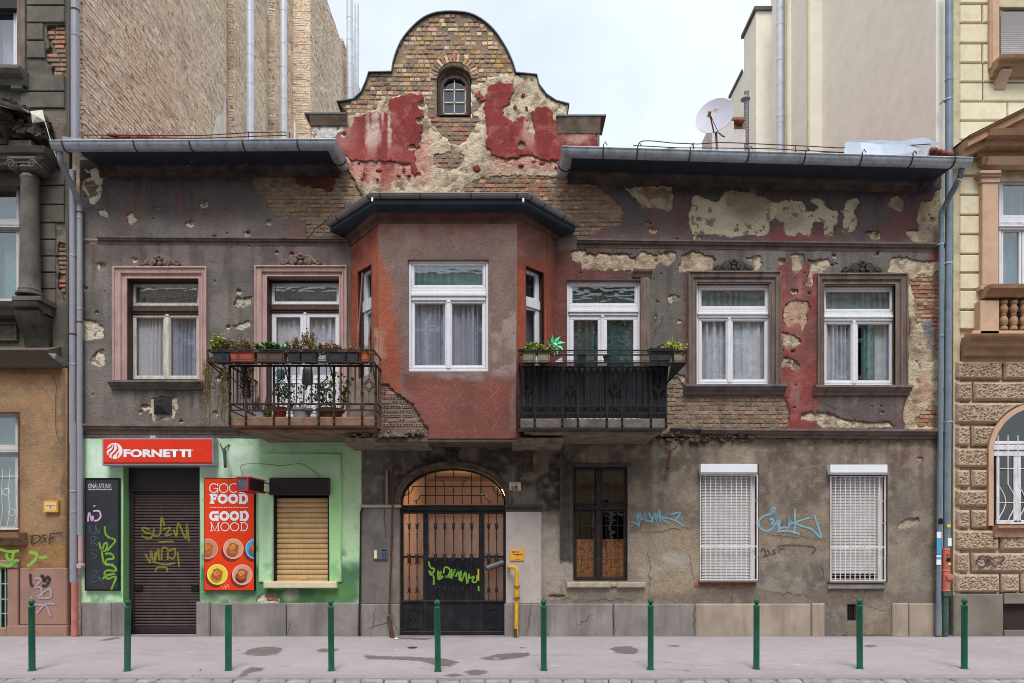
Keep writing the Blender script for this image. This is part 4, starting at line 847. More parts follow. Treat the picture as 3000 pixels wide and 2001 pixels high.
# eaves, soffits, gutters --------------------------------------------
def gutter(pts, r_, m, name, parent=H, back=.0, lab=None):
    """half-round gutter along 3-D points"""
    mb = MB(); n = 12; vs = []; pts = [Vector(p) for p in pts]
    for i, p in enumerate(pts):
        ns = []
        for a, b in ((i-1, i),(i, i+1)):
            if a < 0 or b >= len(pts): continue
            d = pts[b]-pts[a]; d.z = 0; d.normalize(); ns.append(Vector((d.y,-d.x,0)))
        nn = ns[0] if len(ns) == 1 else (ns[0]+ns[1]).normalized()/max(.3, math.sqrt((1+ns[0].dot(ns[1]))/2))
        for rr in (r_, r_*.93):
            for k in range(n+1):
                a = math.pi*k/n; vs.append(p+nn*(rr*math.cos(a))+Vector((0,0,-rr*math.sin(a)*.95)))
    w_ = 2*(n+1)
    fs = [(i*w_+k,(i+1)*w_+k,(i+1)*w_+k+1, i*w_+k+1) for i in range(len(pts)-1) for k in range(w_-1)]
    fs += [tuple(range(n+1))+tuple(), tuple((len(pts)-1)*w_+k for k in range(n,-1,-1))]
    mb.add(vs, fs); mb.tube([p+Vector((0,-r_,0)) for p in pts] if len(pts) == 2 else [p for p in [Vector(vs[i*w_]) for i in range(len(pts))]], r_*.13,6)
    return mb.build(name, m, parent, smooth=True)
def hooks(pts, r_, m, seed=0, fracs=(), name='gutter_bracket', up=False):
    P0 = [Vector(p) for p in pts]
    for k,(i, t) in enumerate(fracs):
        p = P0[i].lerp(P0[i+1], t); d = (P0[i+1]-P0[i]); d.z = 0; d.normalize(); nn = Vector((d.y,-d.x,0)); mb = MB()
        arc = [p+nn*(r_*1.06*math.cos(a))+Vector((0,0,-r_*1.02*math.sin(a))) for a in [math.pi*q/9 for q in range(-1 if up else 0,8)]]
        mb.tube(arc,.011,4)
        if up: mb.tube([arc[0], arc[0]+Vector((.03,0,.05)), arc[0]+Vector((.06,0,.0))],.008,4)
        mb.build(name, m, H)
GE = -.62
gl = [(PX(158, GE), GE, PZ(424, GE)),(PX(975, GE), GE, PZ(419, GE)),(PX(1010, GE+.4),-.1, PZ(480,-.1)+.28)]
gL = [P(158,424, GE), P(970,420, GE),(PX(970, GE)+.02,-.02, PZ(420, GE)-.01)]
gutter(gL,.105, M_zinc, 'gutter'); hooks(gL,.105, M_rust, fracs=[(0,.045),(0,.3),(0,.5),(0,.69),(0,.885),(1,.7)])
gR = [(PX(1665, GE)-.02,-.02, PZ(441, GE)-.01), P(1665,441, GE), P(2838,474, GE)]
gutter(gR,.105, M_zinc, 'gutter'); hooks(gR,.105, M_rust, fracs=[(0,.35)]+[(1, t) for t in (.085,.17,.30,.445,.585,.725,.85,.955)], up=True)
# soffit boards + fascia under the gutters
def eave(x0, x1, yl, yr, name='eaves_soffit'):
    mb = MB(); zl, zr = PZ(yl, GE)-.02, PZ(yr, GE)-.02; a, b = PX(x0, GE), PX(x1, GE)
    mb.add([(a, GE+.07, zl),(b, GE+.07, zr),(b, GE+.07, zr-.05),(a, GE+.07, zl-.05),(a, GE+.12, zl-.06),(b, GE+.12, zr-.06),(b,.05, zr-.02),(a,.05, zl-.02),(b,.05, zr),(a,.05, zl)],
           [(0,1,2,3),(3,2,5,4),(4,5,6,7),(1,8,6,5,2),(0,3,4,7,9),(0,9,8,1)])
    mb.build(name, M_soffit, H)
    mb = MB(); n = 14; path = [(a+(b-a)*i/n,0,(zl+(zr-zl)*i/n)-.02) for i in range(n+1)]
    path[0] = (max(a, PX(238)),0, path[0][2]); path[-1] = (min(b, PX(2758)),0, path[-1][2])
    mb.sweep([(-.03,-.15),(.04,-.15),(.045,-.12),(.07,-.11),(.08,-.07),(.12,-.05),(.14,-.01),(.15,0),(-.03,0)], path)
    mb.build('cornice', mat('dark_sooty_cornice',(92,82,76),.92, var=.45, vs=4, bump=.6, bs=50, dirt=(48,44,46), dirt_amt=.75), H)
eave(225,965,424,420); eave(1672,2790,441,474)
mb = MB(); rubble(mb,290,740,488,500,60,.02,.26,.01,.03); rubble(mb,1750,2700,500,514,70,.02,.26,.01,.03); rubble(mb,745,960,470,500,60,.0,.1,.015,.04)
tag(mb.build('crumbling_cornice_edge', mat('crumbling_grey',(104,94,84),.95, var=.5, vs=14, bump=.8, bs=60), H), kind='stuff')
# roofs behind the gutters
def roof(x0, x1, y0, y1, name='roof'):
    a, b = PX(x0, GE), PX(x1, GE); zl, zr = PZ(y0, GE)+.0, PZ(y1, GE)+.0; mb = MB(); d = 4.2; s_ = .42
    mb.add([(a, GE+.1, zl),(b, GE+.1, zr),(b, d, zr+s_*(d-GE)),(a, d, zl+s_*(d-GE)),(a, d, zl-.3),(b, d, zr-.3),(b,0, zr-.2),(a,0, zl-.2)],[(0,1,2,3),(3,2,5,4),(0,3,4,7),(1,6,5,2)]); mb.build(name, M_tile, H)
roof(240,960,424,420); roof(1675,2755,441,474)
# body shell
mb = MB(); x0, x1 = PX(238), PX(2754)
mb.box(x0, x0+.12,.37,8,0, PZ(470)); mb.box(x1-.12, x1,.37,8,0, PZ(505)); mb.box(x0, x1,7.9,8.1,0, PZ(470)+1.5); mb.box(x0+.12, x1-.12,.38,7.9, PZ(1262)-.2, PZ(1262)); mb.box(x0+.12, x1-.12,.38,7.9, PZ(500), PZ(500)+.15)
mb.build('side_walls', M_mortar, H)
# tiles seen at the far left and right ends of the roof
def tiles(x0, x1, ya, yb, y, n, sx, name='roof_tile'):
    t0 = MB(); vs = []; q = 6
    for yy_ in (0,.34):
        for k in range(q+1):
            a = math.pi*k/q; vs.append((-.09*math.cos(a), yy_,.05*math.sin(a)+yy_*.45))
    t0.add(vs,[(k, k+1, q+2+k, q+1+k) for k in range(q)]+[tuple(range(q+1))]); me = None
    for i in range(n):
        t = i/(n-1); X, _, Z = P(x0+(x1-x0)*t, ya+(yb-ya)*t, y)
        if me is None:
            me = bpy.data.meshes.new(name); me.from_pydata(t0.v,[], t0.f); me.materials.append(M_tile)
        o = bpy.data.objects.new(name, me); col.objects.link(o); o.parent = H; o.location = (X, y+random.uniform(-.02,.02), Z+random.uniform(-.01,.01)); o.rotation_euler = (random.uniform(-.03,.05),0, random.uniform(-.04,.04)); o.scale = (sx,1,1)
tiles(300,580,412,417,-.3,18,.5); tiles(320,480,398,408,-.05,10,.5)
tiles(2330,2480,457,452,-.3,9,.6); tiles(2480,2780,462,470,-.4,15,.6); tiles(2700,2790,440,452,-.1,6,.55)
mb = MB()
mb.add([P(183,398,-.5), P(215,408,-.5), P(325,417,-.5), P(325,424,-.5), P(183,424,-.5), P(190,400,-.05), P(330,412,-.05)],[(0,1,2,3,4),(0,5,1),(1,5,6,2)]); mb.build('lead_flashing', mat('dull_lead',(140,132,138),.5,.3, var=.15), H)
# crumpled zinc flashing sheet at the right end of the roof
g_ = [[P(a, b+random.uniform(-3,3), y_+random.uniform(-.05,.05)) for a, b in r_] for r_, y_ in ((z('D',[(610,1010),(720,1015),(880,1025),(1000,1020),(1150,1030),(1170,1020)]),-.5),(z('D',[(620,935),(720,940),(850,940),(1000,955),(1120,975),(1180,960)]),-.36),(z('D',[(640,925),(850,918),(1000,930),(1030,920),(1130,950),(1235,950)]),-.25),(z('D',[(650,922),(860,920),(1005,925),(1050,905),(1140,905),(1236,930)]),-.18))]
mb = MB(); mb.add([p for r_ in g_ for p in r_],[(j*6+i, j*6+i+1,(j+1)*6+i+1,(j+1)*6+i) for j in range(3) for i in range(5)]); mb.build('crumpled_zinc_flashing', mat('bright_new_zinc',(196,204,216),.3,.75, var=.08, vs=4, bump=.25, bs=5, dist=.03), H)
mb = MB()
for k,(a, b) in enumerate([(1185,965),(1215,975),(1250,985),(1290,992),(1200,990),(1240,1003)]): p_ = z('D',[(a, b)])[0]; mb.pbox(p_[0], p_[1], p_[0]+20, p_[1]+9,-.5+.02*k,-.3+.02*k,.01)
mb.build('broken_bricks', mat('broken_brick',(140,82,68),.95, var=.3, vs=12, bump=.6), H)
# gable coping: thin metal strips following the outline, and the two end blocks
M_cop = mat('dark_zinc_coping',(88,94,102),.5,.4, var=.2, vs=8, bump=.15)
def coping(pts, over=.035, th=.009):
    pp = [(PX(a), PZ(b)) for a, b in pts]; mb = MB(); n = len(pp); vs = []
    for i in range(n):
        a, b = pp[max(0, i-1)], pp[min(n-1, i+1)]; d = (b[0]-a[0], b[1]-a[1]); l_ = math.hypot(*d); nx, nz_ = -d[1]/l_, d[0]/l_
        for o in (-.006, th): vs += [(pp[i][0]+nx*o,-over, pp[i][1]+nz_*o),(pp[i][0]+nx*o,.42, pp[i][1]+nz_*o)]
    fs = []
    for i in range(n-1):
        a, b = i*4, i*4+4; fs += [(a, b, b+2, a+2),(a+2, b+2, b+3, a+3),(a+1, a, b, b+1),(a+1, a+3, b+3, b+1)]
    fs += [(0,2,3,1),(n*4-4, n*4-3, n*4-1, n*4-2)]; mb.add(vs, fs); mb.build('gable_coping', M_cop, H)
coping(z('B',[(530,672),(560,668),(640,655),(690,610),(722,540),(740,480),(890,476)]))
coping(curve(z('B',[(892,476),(905,395),(950,280),(1020,190),(1100,122),(1190,88),(1300,82),(1400,94),(1480,132),(1560,200),(1630,300),(1680,400),(1706,482)]),4))
coping(z('B',[(1706,482),(1770,488)])+z('C',[(275,495),(290,560),(340,625),(400,665),(488,688)]))
mb = MB()
def cap(x0, x1, y0, y1, dx, lean):
    mb = MB(); mb.box(PX(x0), PX(x1),-.09,.45, PZ(y0+6), PZ(y0+2)); mb.build('cap_flashing', M_cop, H)
    mb = MB(); mb.sweep([(0,-(y1-y0)*.00555),(.03,-(y1-y0)*.00555),(.045,-(y1-y0)*.004),(.07,-.04),(.08,-.0),(0,0)],[(PX(x0+dx),0, PZ(y0+6)),(PX(x1-lean),0, PZ(y0+6))]); mb.build('gable_shoulder_cap', mat('sooty_cap_render',(112,98,86),.92, var=.4, vs=6, bump=.6), H)
cap(896,1018,337,364,14,0); cap(1629,1774,343,388,4,16)
mb = MB(); mb.box(PX(1748), PX(1756),-.02,.4, PZ(440), PZ(380)); mb.build('gable_end_face', M_under if False else M_greytrim, H)
# oriel roof: gutter, fascia, slate slope, soffit
ex = .3
def offp(lst, d):
    out = []
    for i in range(len(lst)):
        ns = []
        for a, b in ((i-1, i),(i, i+1)):
            if a < 0 or b >= len(lst): continue
            q = Vector((lst[b][0]-lst[a][0], lst[b][1]-lst[a][1])).normalized(); ns.append(Vector((q.y,-q.x)))
        nn = ns[0] if len(ns) == 1 else (ns[0]+ns[1]).normalized()/max(.3, math.sqrt((1+ns[0].dot(ns[1]))/2)); out.append((lst[i][0]+nn.x*d, lst[i][1]+nn.y*d))
    return out
plan = [(oL[0]-.05,0),(oLf[0], OY),(oRf[0], OY),(oR[0]+.05,0)]
YE = -1.05
A1, A2 = P(1093,572, YE), P(1542,577, YE); B1, B2 = P(962,644,-.12), P(1690,656,-.12)
og = [(B1[0],-.12, B1[2]+.01),(A1[0], YE,(A1[2]+A2[2])/2+.02),(A2[0], YE,(A1[2]+A2[2])/2+.02),(B2[0],-.12, B2[2]+.01)]
ze = og[1][2]; og = [(a, b, ze) for a, b, c in og]
gutter(og,.055, M_zinc2, 'oriel_gutter'); hooks(og,.055, M_rust, fracs=[(0,.25),(0,.95),(1,.05),(1,.31),(1,.64),(1,.94),(2,.06),(2,.3),(2,.7)])
mb = MB(); inn_ = [(a*.93-.04, b+.1) for a, b, c in og]; inn_[0] = (inn_[0][0],.0); inn_[-1] = (inn_[-1][0],.0)
pl2 = offp([(oL[0],0),(oLf[0], OY),(oRf[0], OY),(oR[0],0)],-.02); o3 = [(og[i][0], og[i][1]) for i in range(4)]
ctr = (-.97,.0)
def tow(p, d): v_ = Vector((ctr[0]-p[0], ctr[1]+.3-p[1])).normalized(); return (p[0]+v_.x*d, p[1]+v_.y*d)
e0 = [tow(p,.03) for p in o3]; e1 = [tow(p,.07) for p in o3]
vs = [(a, b, ze+.03) for a, b in e0]+[(a, b, ze-.12) for a, b in e0]+[(a, b, ze-.14) for a, b in e1]+[(a, b, ze-.2) for a, b in pl2]+[(PX(1040),.02, ze+.26),(PX(1590),.02, ze+.26)]
fs = []
for k in range(3):
    for i in range(3): fs.append((k*4+i, k*4+i+1,(k+1)*4+i+1,(k+1)*4+i))
fs += [(0,16,1),(1,16,17,2),(2,17,3)]
mb.add(vs, fs); mb.build('oriel_eaves', M_soffit, H)
mb = MB(); mb.sweep([(-.02,-.16),(.03,-.16),(.04,-.1),(.08,-.06),(.1,0),(-.02,0)],[(pl2[0][0],0, ze-.17),(pl2[1][0], pl2[1][1], ze-.17),(pl2[2][0], pl2[2][1], ze-.17),(pl2[3][0],0, ze-.17)]); mb.build('oriel_cornice', mat('dark_red_cornice',(98,64,56),.9, var=.3, vs=4, bump=.5, dirt=(52,42,44), dirt_amt=.7), H)
mb = MB()
for px_, py_ in ((1091,580),(1533,582)): x_, y_, z_ = P(px_, py_, YE-.04); mb.tube([(x_, y_, z_),(x_, y_-.02, z_-.06)],.014,8)
mb.build('gutter_spout', M_wbox, H)
# plinth -------------------------------------------------------------
def plinth(x0, x1, y0, o, m=M_plinth, lab=None):
    mb = MB(); mb.box(PX(x0), PX(x1),-o,.02,-.02, PZ(y0),.018); mb.build('plinth_block', m, H)
for a in ((243,331,1764,.05),(333,380,1763,.062),(579,618,1763,.065),(619,840,1766,.045),(842,1053,1766,.045),(1059,1172,1768,.07)): plinth(*a)
plinth(1478,1795,1768,.06); plinth(1797,2033,1768,.06); plinth(2035,2372,1768,.055, M_plinth2); plinth(2374,2412,1767,.062, M_plinth2); plinth(2609,2656,1766,.062, M_plinth2); plinth(2658,2744,1767,.055, M_plinth2)
mb = MB(); mb.box(PX(1060), PX(1172),-.05,.01, PZ(1768), PZ(1487),.01); mb.build('gate_pilaster', mat('grey_pilaster',(120,113,108),.9, var=.3, vs=2, bump=.4, dirt=(92,86,82), dirt_amt=.5), H)
mb = MB(); mb.box(PX(1482), PX(1586),-.05,.01, PZ(1768), PZ(1498),.01); mb.build('gate_pilaster', mat('pale_pilaster',(180,170,166),.9, var=.1, vs=2, bump=.4, dirt=(150,138,130), dirt_amt=.5), H)
mb = MB(); mb.box(PX(1058), PX(1176),-.08,.01, PZ(1488), PZ(1479),.01); mb.build('pilaster_cap', mat('pale_cap',(172,160,146),.9, var=.2), H)
mb = MB(); mb.sweep([(0,-.1),(.05,-.1),(.06,-.03),(.1,-.02),(.1,.02),(0,.02)],[(PX(1480),0, PZ(1482)),(PX(1590),0, PZ(1482))]); mb.build('pilaster_cap', mat('sooty_cap',(74,66,60),.9, var=.3), H)
mb = MB(); mb.pbox(1531,1316,1562,1384,-.05,.0,.015); mb.build('recessed_panel', mat('eroded_panel',(74,66,56),.95, var=.5, vs=12, bump=.8), H)
# arch moulding and keystone of the gateway
mb = MB(); prf = [(0,-.0),(0,.04),(4,.06),(8,.06),(10,.03),(16,.035),(18,.0),(18,-.1)]; n = 26; vs = []
for r_, o in prf:
    for i in range(n+1):
        a = math.pi*i/n; vs.append((PX(1327-(155+18-r_)*math.cos(a)),-o-.02, PZ(1477-(109+18-r_)*S9(a))))
mb.add(vs,[(k*(n+1)+i, k*(n+1)+i+1,(k+1)*(n+1)+i+1,(k+1)*(n+1)+i) for k in range(len(prf)-1) for i in range(n)]); mb.build('gate_arch_moulding', mat('worn_arch_stucco',(104,90,78),.9, var=.45, vs=9, bump=.7, dirt=(56,48,44), dirt_amt=.6), H)
mb = MB(); mb.prism([(PX(1306), PZ(1311)),(PX(1346), PZ(1311)),(PX(1339), PZ(1362)),(PX(1312), PZ(1362))],-.12,0); mb.prism([(PX(1302), PZ(1306)),(PX(1350), PZ(1306)),(PX(1348), PZ(1318)),(PX(1304), PZ(1318))],-.15,0); mb.tube([P(1316,1320,-.13), P(1318,1344,-.13)],.02,6); mb.tube([P(1335,1320,-.13), P(1333,1344,-.13)],.02,6)
mb.build('keystone', mat('sooty_keystone',(72,62,54),.9, var=.4, vs=12, bump=.7), H)
# shop shutter door ---------------------------------------------------
reveal('shop_door_reveal', SD,.0,.32, mat('dark_green_reveal',(118,168,110),.85), H)
sd = MB(); sd.pbox(378,1360,592,1432,.12,.34); sd.pbox(378,1432,590,1440,.1,.3,.01); sd.pbox(379,1440,391,1860,.13,.3,.005); sd.pbox(583,1440,594,1860,.13,.3)
sdo = sd.build('shop_door', M_roll, H); sdo['label'] = 'dark brown roller shutter closing the shop door'
mb = MB(); yy = 1440
while yy < 1840:
    za, zb_ = PZ(yy,.17), PZ(yy+8.6,.17); h = za-zb_
    mb.add([(PX(388,.17),.182, za),(PX(584,.17),.182, za),(PX(388,.17),.158, za-h*.35),(PX(584,.17),.158, za-h*.35),(PX(388,.17),.16, za-h*.7),(PX(584,.17),.16, za-h*.7),(PX(388,.17),.188, za-h*.86),(PX(584,.17),.188, za-h*.86),(PX(388,.17),.182, zb_),(PX(584,.17),.182, zb_)],[(2*i,2*i+1,2*i+3,2*i+2) for i in range(4)]); yy += 8.6
tag(mb.build('shutter_slats', M_shut, sdo), kind='stuff')
mb = MB(); mb.pbox(390,1838,582,1855,.15,.18,.004); mb.build('bottom_rail', M_roll, sdo)
for a in (394,560): mb = MB(); mb.pbox(a,1716, a+22,1731,.142,.17,.004); mb.build('shutter_lock', M_black, sdo)
# shop window with beige shutter
sw = MB(); sw.pbox(788,1400,964,1450,-.12,.06,.015); swo = sw.build('shop_window', M_roll, H); swo['label'] = 'shop window closed by a beige roller shutter under a dark box'
reveal('shop_window_reveal', SW,-.0,.12, mat('dark_metal_guide',(48,36,34),.6), H)
for a, b in ((803,811),(960,967)): mb = MB(); mb.pbox(a,1452, b,1706,.03,.12); mb.build('shutter_guide', M_roll, swo)
sl = MB(); h = PZ(0,.06)-PZ(15.1,.06); a, b = PX(810,.06), PX(962,.06)
sl.add([(a,.075,0),(b,.075,0),(a,.052,-h*.12),(b,.052,-h*.12),(a,.046,-h*.45),(b,.046,-h*.45),(a,.054,-h*.78),(b,.054,-h*.78),(a,.078,-h*.9),(b,.078,-h*.9),(a,.075,-h),(b,.075,-h)],[(2*i,2*i+1,2*i+3,2*i+2) for i in range(5)])
me = bpy.data.meshes.new('slat'); me.from_pydata(sl.v,[], sl.f); me.materials.append(M_beige)
for i in range(16): o = bpy.data.objects.new('slat', me); col.objects.link(o); o.parent = swo; o.location = (0,0, PZ(1458+15.1*i,.06))
mb = MB(); mb.pbox(810,1698,962,1704,.035,.07,.004); mb.pbox(872,1690,901,1698,.03,.05,.003); mb.tube([P(876,1700,.02), P(882,1704,.01), P(892,1704,.01), P(898,1700,.02)],.005,5); mb.build('shutter_handle', M_beige, swo)
# windows with white shutters and grilles
def grille_window(x0, x1, xb0, xb1, yb0, yb1, yt, ybm, xs, gap, lab):
    w_ = MB(); w_.add([P(xb0, yb0,-.16), P(xb1, yb0,-.16), P(xb1, yb1-5,-.16), P(xb0, yb1-5,-.16), P(xb0, yb1+2,-.1), P(xb1, yb1+2,-.1),(PX(xb1,-.1),.05, PZ(yb1,-.1)),(PX(xb0,-.1),.05, PZ(yb1,-.1)),(PX(xb0,-.16),.05, PZ(yb0,-.16)),(PX(xb1,-.16),.05, PZ(yb0,-.16))],
        [(0,1,2,3),(3,2,5,4),(4,5,6,7),(0,8,9,1),(0,3,4,7,8),(1,9,6,5,2)])
    o = w_.build('shuttered_window', M_wbox, H); o['label'] = lab
    mb = MB(); y_ = .07; yy = yt+4; k = 0; prof = ((.0,.012),(.14,-.002),(.5,-.006),(.82,.0),(.94,.014),(1,.012)); a, b = PX(x0+4, y_), PX(x1-6, y_)
    while yy < gap:
        h = PZ(yy, y_)-PZ(yy+8.6, y_); zz = PZ(yy, y_); mb.add([q for t, d in prof for q in ((a, y_+d, zz-h*t),(b, y_+d, zz-h*t))],[(2*i,2*i+1,2*i+3,2*i+2) for i in range(5)]); yy += 8.6
    tag(mb.build('shutter_slats', M_wshut, o), kind='stuff')
    mb = MB(); mb.pbox(x1-20, yt, x1-6, ybm-4,.02,.1); mb.build('shutter_guide', M_wshut, o)
    reveal('reveal', rect(x0, yt-30, x1, ybm),.0,.2, M_greytrim, o); mb = MB(); mb.pbox(x0, yt-10, x1, ybm,.2,.22); mb.build('dark_backing', mat('dark_glassy_back',(50,42,36),.3), o)
    yg = -.05; mb = MB(); ringb(mb, x0-1, yt, x1+3, ybm-6,3.4, yg, yg+.02,.003)
    for yy in (yt+(ybm-yt)*.665,): mb.pbox(x0, yy-1.6, x1+2, yy+1.6, yg+.004, yg+.016)
    g = mb.build('window_grille', M_grille, o)
    nb = int((x1-x0)/15.2); me = None
    for i in range(1, nb+1):
        xx = x0+(x1-x0)*i/(nb+1); b_ = MB(); b_.box(PX(xx-1.1, yg), PX(xx+1.1, yg), yg+.003, yg+.014, PZ(ybm-8, yg), PZ(yt+2, yg)); b_.build('grille_bar', M_grille, o)
    mb = MB(); yy = yt+9
    while yy < ybm-12: mb.box(PX(x0+2, yg), PX(x1-14, yg), yg+.014, yg+.018, PZ(yy+.45, yg), PZ(yy-.45, yg)); yy += 8.6
    tag(mb.build('grille_wires', M_grille, o), kind='stuff')
    mb = MB()
    for yy in (yt+75, yt+140, yt+242): mb.box(PX(x1-1, yg), PX(x1+2, yg), yg,.08, PZ(yy+1.5, yg), PZ(yy-1.5, yg))
    mb.build('grille_stay', M_grille, o)
    mb = MB(); mb.pbox(x0-4, ybm-6, x1+4, ybm+1,-.1,.08,.01); mb.build('metal_sill', mat('grey_metal_sill',(122,112,118),.5,.3), o)
grille_window(2052,2218,2053,2219,1359,1388,1391,1706,10,1697, 'second ground floor window from the right, white shutter fully down behind a white grille')
grille_window(2434,2592,2433,2600,1361,1389,1394,1708,10,1678, 'rightmost ground floor window, white shutter a little raised behind a rust-stained white grille')
mb = MB(); mb.pbox(2033,1707,2213,1721,-.03,.02,.006); mb.build('brick_sill', mat('sill_brick',(142,92,66),.9, var=.4, vs=12, bump=.6), H)
mb = MB(); mb.pbox(2427,1710,2596,1726,-.07,.02,.012); mb.build('window_sill', M_plinth, H)
mb = MB(); mb.pbox(2051,1343,2219,1358,-.006,.02,.004); mb.pbox(2434,1332,2594,1360,-.006,.02,.004); mb.build('repair_mortar', mat('pale_repair_mortar',(192,182,174),.95, var=.15, bump=.8), H)
# dark wooden ground floor window
M_dw = mat('blackened_wood',(38,33,32),.55, var=.3, vs=8, bump=.2, dirt=(70,58,52), dirt_amt=.3)
reveal('window_reveal', DW,.0,.16, M_dw, H)
mb = MB(); ringb(mb,1679,1369,1838,1700,6,.05,.14); mb.pbox(1684,1480,1836,1494,.02,.12,.008); mb.pbox(1684,1487,1836,1491,.0,.03,.004); mb.pbox(1746,1375,1760,1694,.035,.1,.008)
dw = mb.build('old_wooden_window', M_dw, H); dw['label'] = 'blackened wooden window with patterned orange half curtain'
for a, b, c, d in ((1684,1374,1746,1480),(1760,1374,1833,1480),(1684,1494,1746,1694),(1760,1494,1833,1694)):
    q = MB(); ringb(q, a, b, c, d,5,.06,.1,.006); q.build('sash', M_dw, dw); q = MB(); q.quad(*[P(*p_,.08) for p_ in ((a+4, d-4),(c-4, d-4),(c-4, b+4),(a+4, b+4))]); q.build('pane', glass('sooty_glass',(.75,.72,.7),.04,.05,.03), dw)
def patterned():
    m, n, l, b = _nodes('orange_patterned_cloth'); g = n.new('ShaderNodeNewGeometry'); w_ = n.new('ShaderNodeTexWave'); w_.inputs['Scale'].default_value = 5; w_.inputs['Distortion'].default_value = 22; w_.inputs['Detail'].default_value = 2; w_.inputs['Detail Scale'].default_value = 1.6
    l.new(g.outputs['Position'], w_.inputs[0]); c = n.new('ShaderNodeValToRGB'); e = c.color_ramp.elements; e[0].position = 0; e[0].color = rgb((180,84,34)); e[1].position = 1; e[1].color = rgb((196,180,146))
    for p_, cc in ((.35,(190,110,50)),(.5,(232,150,60)),(.62,(140,120,86)),(.75,(206,180,130))): q = e.new(p_); q.color = rgb(cc)
    l.new(w_.outputs[0], c.inputs[0]); l.new(c.outputs[0], b.inputs['Base Color']); b.inputs['Roughness'].default_value = .8; return m
curtain('half_curtain',1684,1580,1836,1696,.17, patterned(), dw,.02,9,2); curtain('curtain',1684,1376,1836,1500,.2, curtmat('dark_plum_curtain',(60,36,44),1), dw,.02,7,5)
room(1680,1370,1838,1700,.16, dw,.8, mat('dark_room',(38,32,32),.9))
for xx in (1704,1737,1776,1810): mb = MB(); mb.tube([P(xx,1485,-.0), P(xx,1700,-.0)],.0035,5); mb.build('security_bar', M_rust, dw)
for yy in (1540,1588,1640,1694): mb = MB(); mb.tube([P(1680, yy,-.0), P(1837, yy-1,-.0)],.0035,5); mb.build('security_bar', M_rust, dw)
# worn stucco frame to the left of it and across
M_ds = mat('dark_worn_stucco',(78,72,65),.92, var=.4, vs=6, bump=.6, dirt=(52,47,44), dirt_amt=.6)
surround('window_surround',(1640,1328,1862,1640),(1679,1368,1838,1640),[(0,-.02),(0,.05),(.2,.055),(.26,.03),(.6,.03),(.66,.045),(1,.04),(1,-.02)],-.02, M_ds, H, 'l')
mb = MB(); mb.pbox(1877,812,1905,1226,-.05,.03,.01); mb.pbox(1884,812,1898,1226,-.065,.0,.006); mb.build('window_jamb', M_greytrim, H); mb = MB(); mb.sweep([(0,-.1),(.05,-.1),(.06,-.05),(.1,-.03),(.11,0),(0,0)],[(PX(1852),0, PZ(796)),(PX(1908),0, PZ(796))]); mb.build('jamb_capital', M_greytrim, H)
mb = MB(); mb.pbox(1662,1357,1845,1368,-.04,.01,.006); mb.build('window_head', M_ds, H)
# cellar vent
mb = MB(); mb.pbox(2480,1770,2512,1819,.1,.12); mb.build('vent_back', M_black, H)
mb = MB()
for i in range(5): mb.tube([P(2483+i*6.6,1770,0), P(2483+i*6.6,1819,0)],.004,4)
for i in range(8): mb.tube([P(2480,1773+i*6.2,0), P(2512,1773+i*6.2,0)],.003,4)
mb.build('cellar_vent_grille', M_ironr, H); reveal('cellar_vent_reveal', VENT,-.0,.12, M_plinth, H)
# ------------------------------------------------------------------ entrance gate
GYd = .06
gt = MB()
for a, b in ((1172,1181),(1240,1254),(1403,1419),(1474,1483)): gt.pbox(a,1505, b,1860, GYd-.02, GYd+.05,.006)
gt.pbox(1172,1480,1483,1505, GYd-.05, GYd+.05,.006); gt.pbox(1172,1487,1483,1495, GYd-.08, GYd,.006)
gt.pbox(1178,1759,1478,1766, GYd-.03, GYd+.05,.006); gt.pbox(1176,1850,1480,1862, GYd-.03, GYd+.05,.006); gt.pbox(1181,1628,1240,1634, GYd-.01, GYd+.03); gt.pbox(1419,1628,1474,1634, GYd-.01, GYd+.03)
go = gt.build('entrance_gate', M_gate, H); go['label'] = 'black arched wrought iron entrance gate with obscured glass'
reveal('gate_reveal', GATE,.0,.2, mat('grimy_reveal',(96,86,78),.9, var=.3), H)
mb = MB(); n = 24; vs = []
for r_, o in ((155,-.02),(149,-.02),(149,.05),(155,.05)):
    for i in range(n+1): a = math.pi*i/n; vs.append((PX(1327-r_*math.cos(a)), GYd+o, PZ(1480-(r_-46)*S9(a))))
mb.add(vs,[(k*(n+1)+i, k*(n+1)+i+1,((k+1) % 4)*(n+1)+i+1,((k+1) % 4)*(n+1)+i) for k in range(4) for i in range(n)]); mb.build('arch_frame', M_gate, go)
M_obs = glass('obscured_gate_glass',(.9,.82,.74),.5,.04,.25,40)
for a, b, c, d in ((1181,1505,1240,1760),(1254,1505,1403,1634),(1419,1505,1474,1760)): q = MB(); q.quad(*[P(*p_, GYd+.035) for p_ in ((a, d),(c, d),(c, b),(a, b))]); q.build('pane', M_obs, go)
q = MB(); q.add([(PX(1327-151*math.cos(math.pi*i/20)), GYd+.035, PZ(1480-106*S9(math.pi*i/20))) for i in range(21)],[tuple(range(21))]); q.build('fanlight_pane', M_obs, go)
q = MB(); q.pbox(1254,1634,1403,1760, GYd, GYd+.03); q.pbox(1181,1766,1240,1852, GYd, GYd+.03); q.pbox(1254,1766,1403,1852, GYd, GYd+.03); q.pbox(1419,1766,1474,1852, GYd, GYd+.03); q.build('gate_panel', M_gate, go)
for x0, x1 in ((1198,1224),(1427,1454)):
    q = MB(); ringb(q, x0,1784, x1,1840,2.2, GYd-.02, GYd+.0,.004); cx = (x0+x1)/2
    for i in range(6): a = i*math.pi/3+.5; q.tube([P(cx,1812, GYd-.01), P(cx+5*math.cos(a),1812+5*math.sin(a), GYd-.02), P(cx+7*math.cos(a),1812+7*math.sin(a), GYd-.005)],[.005,.012,.004],5)
    q.build('rosette_panel', M_gate, go)
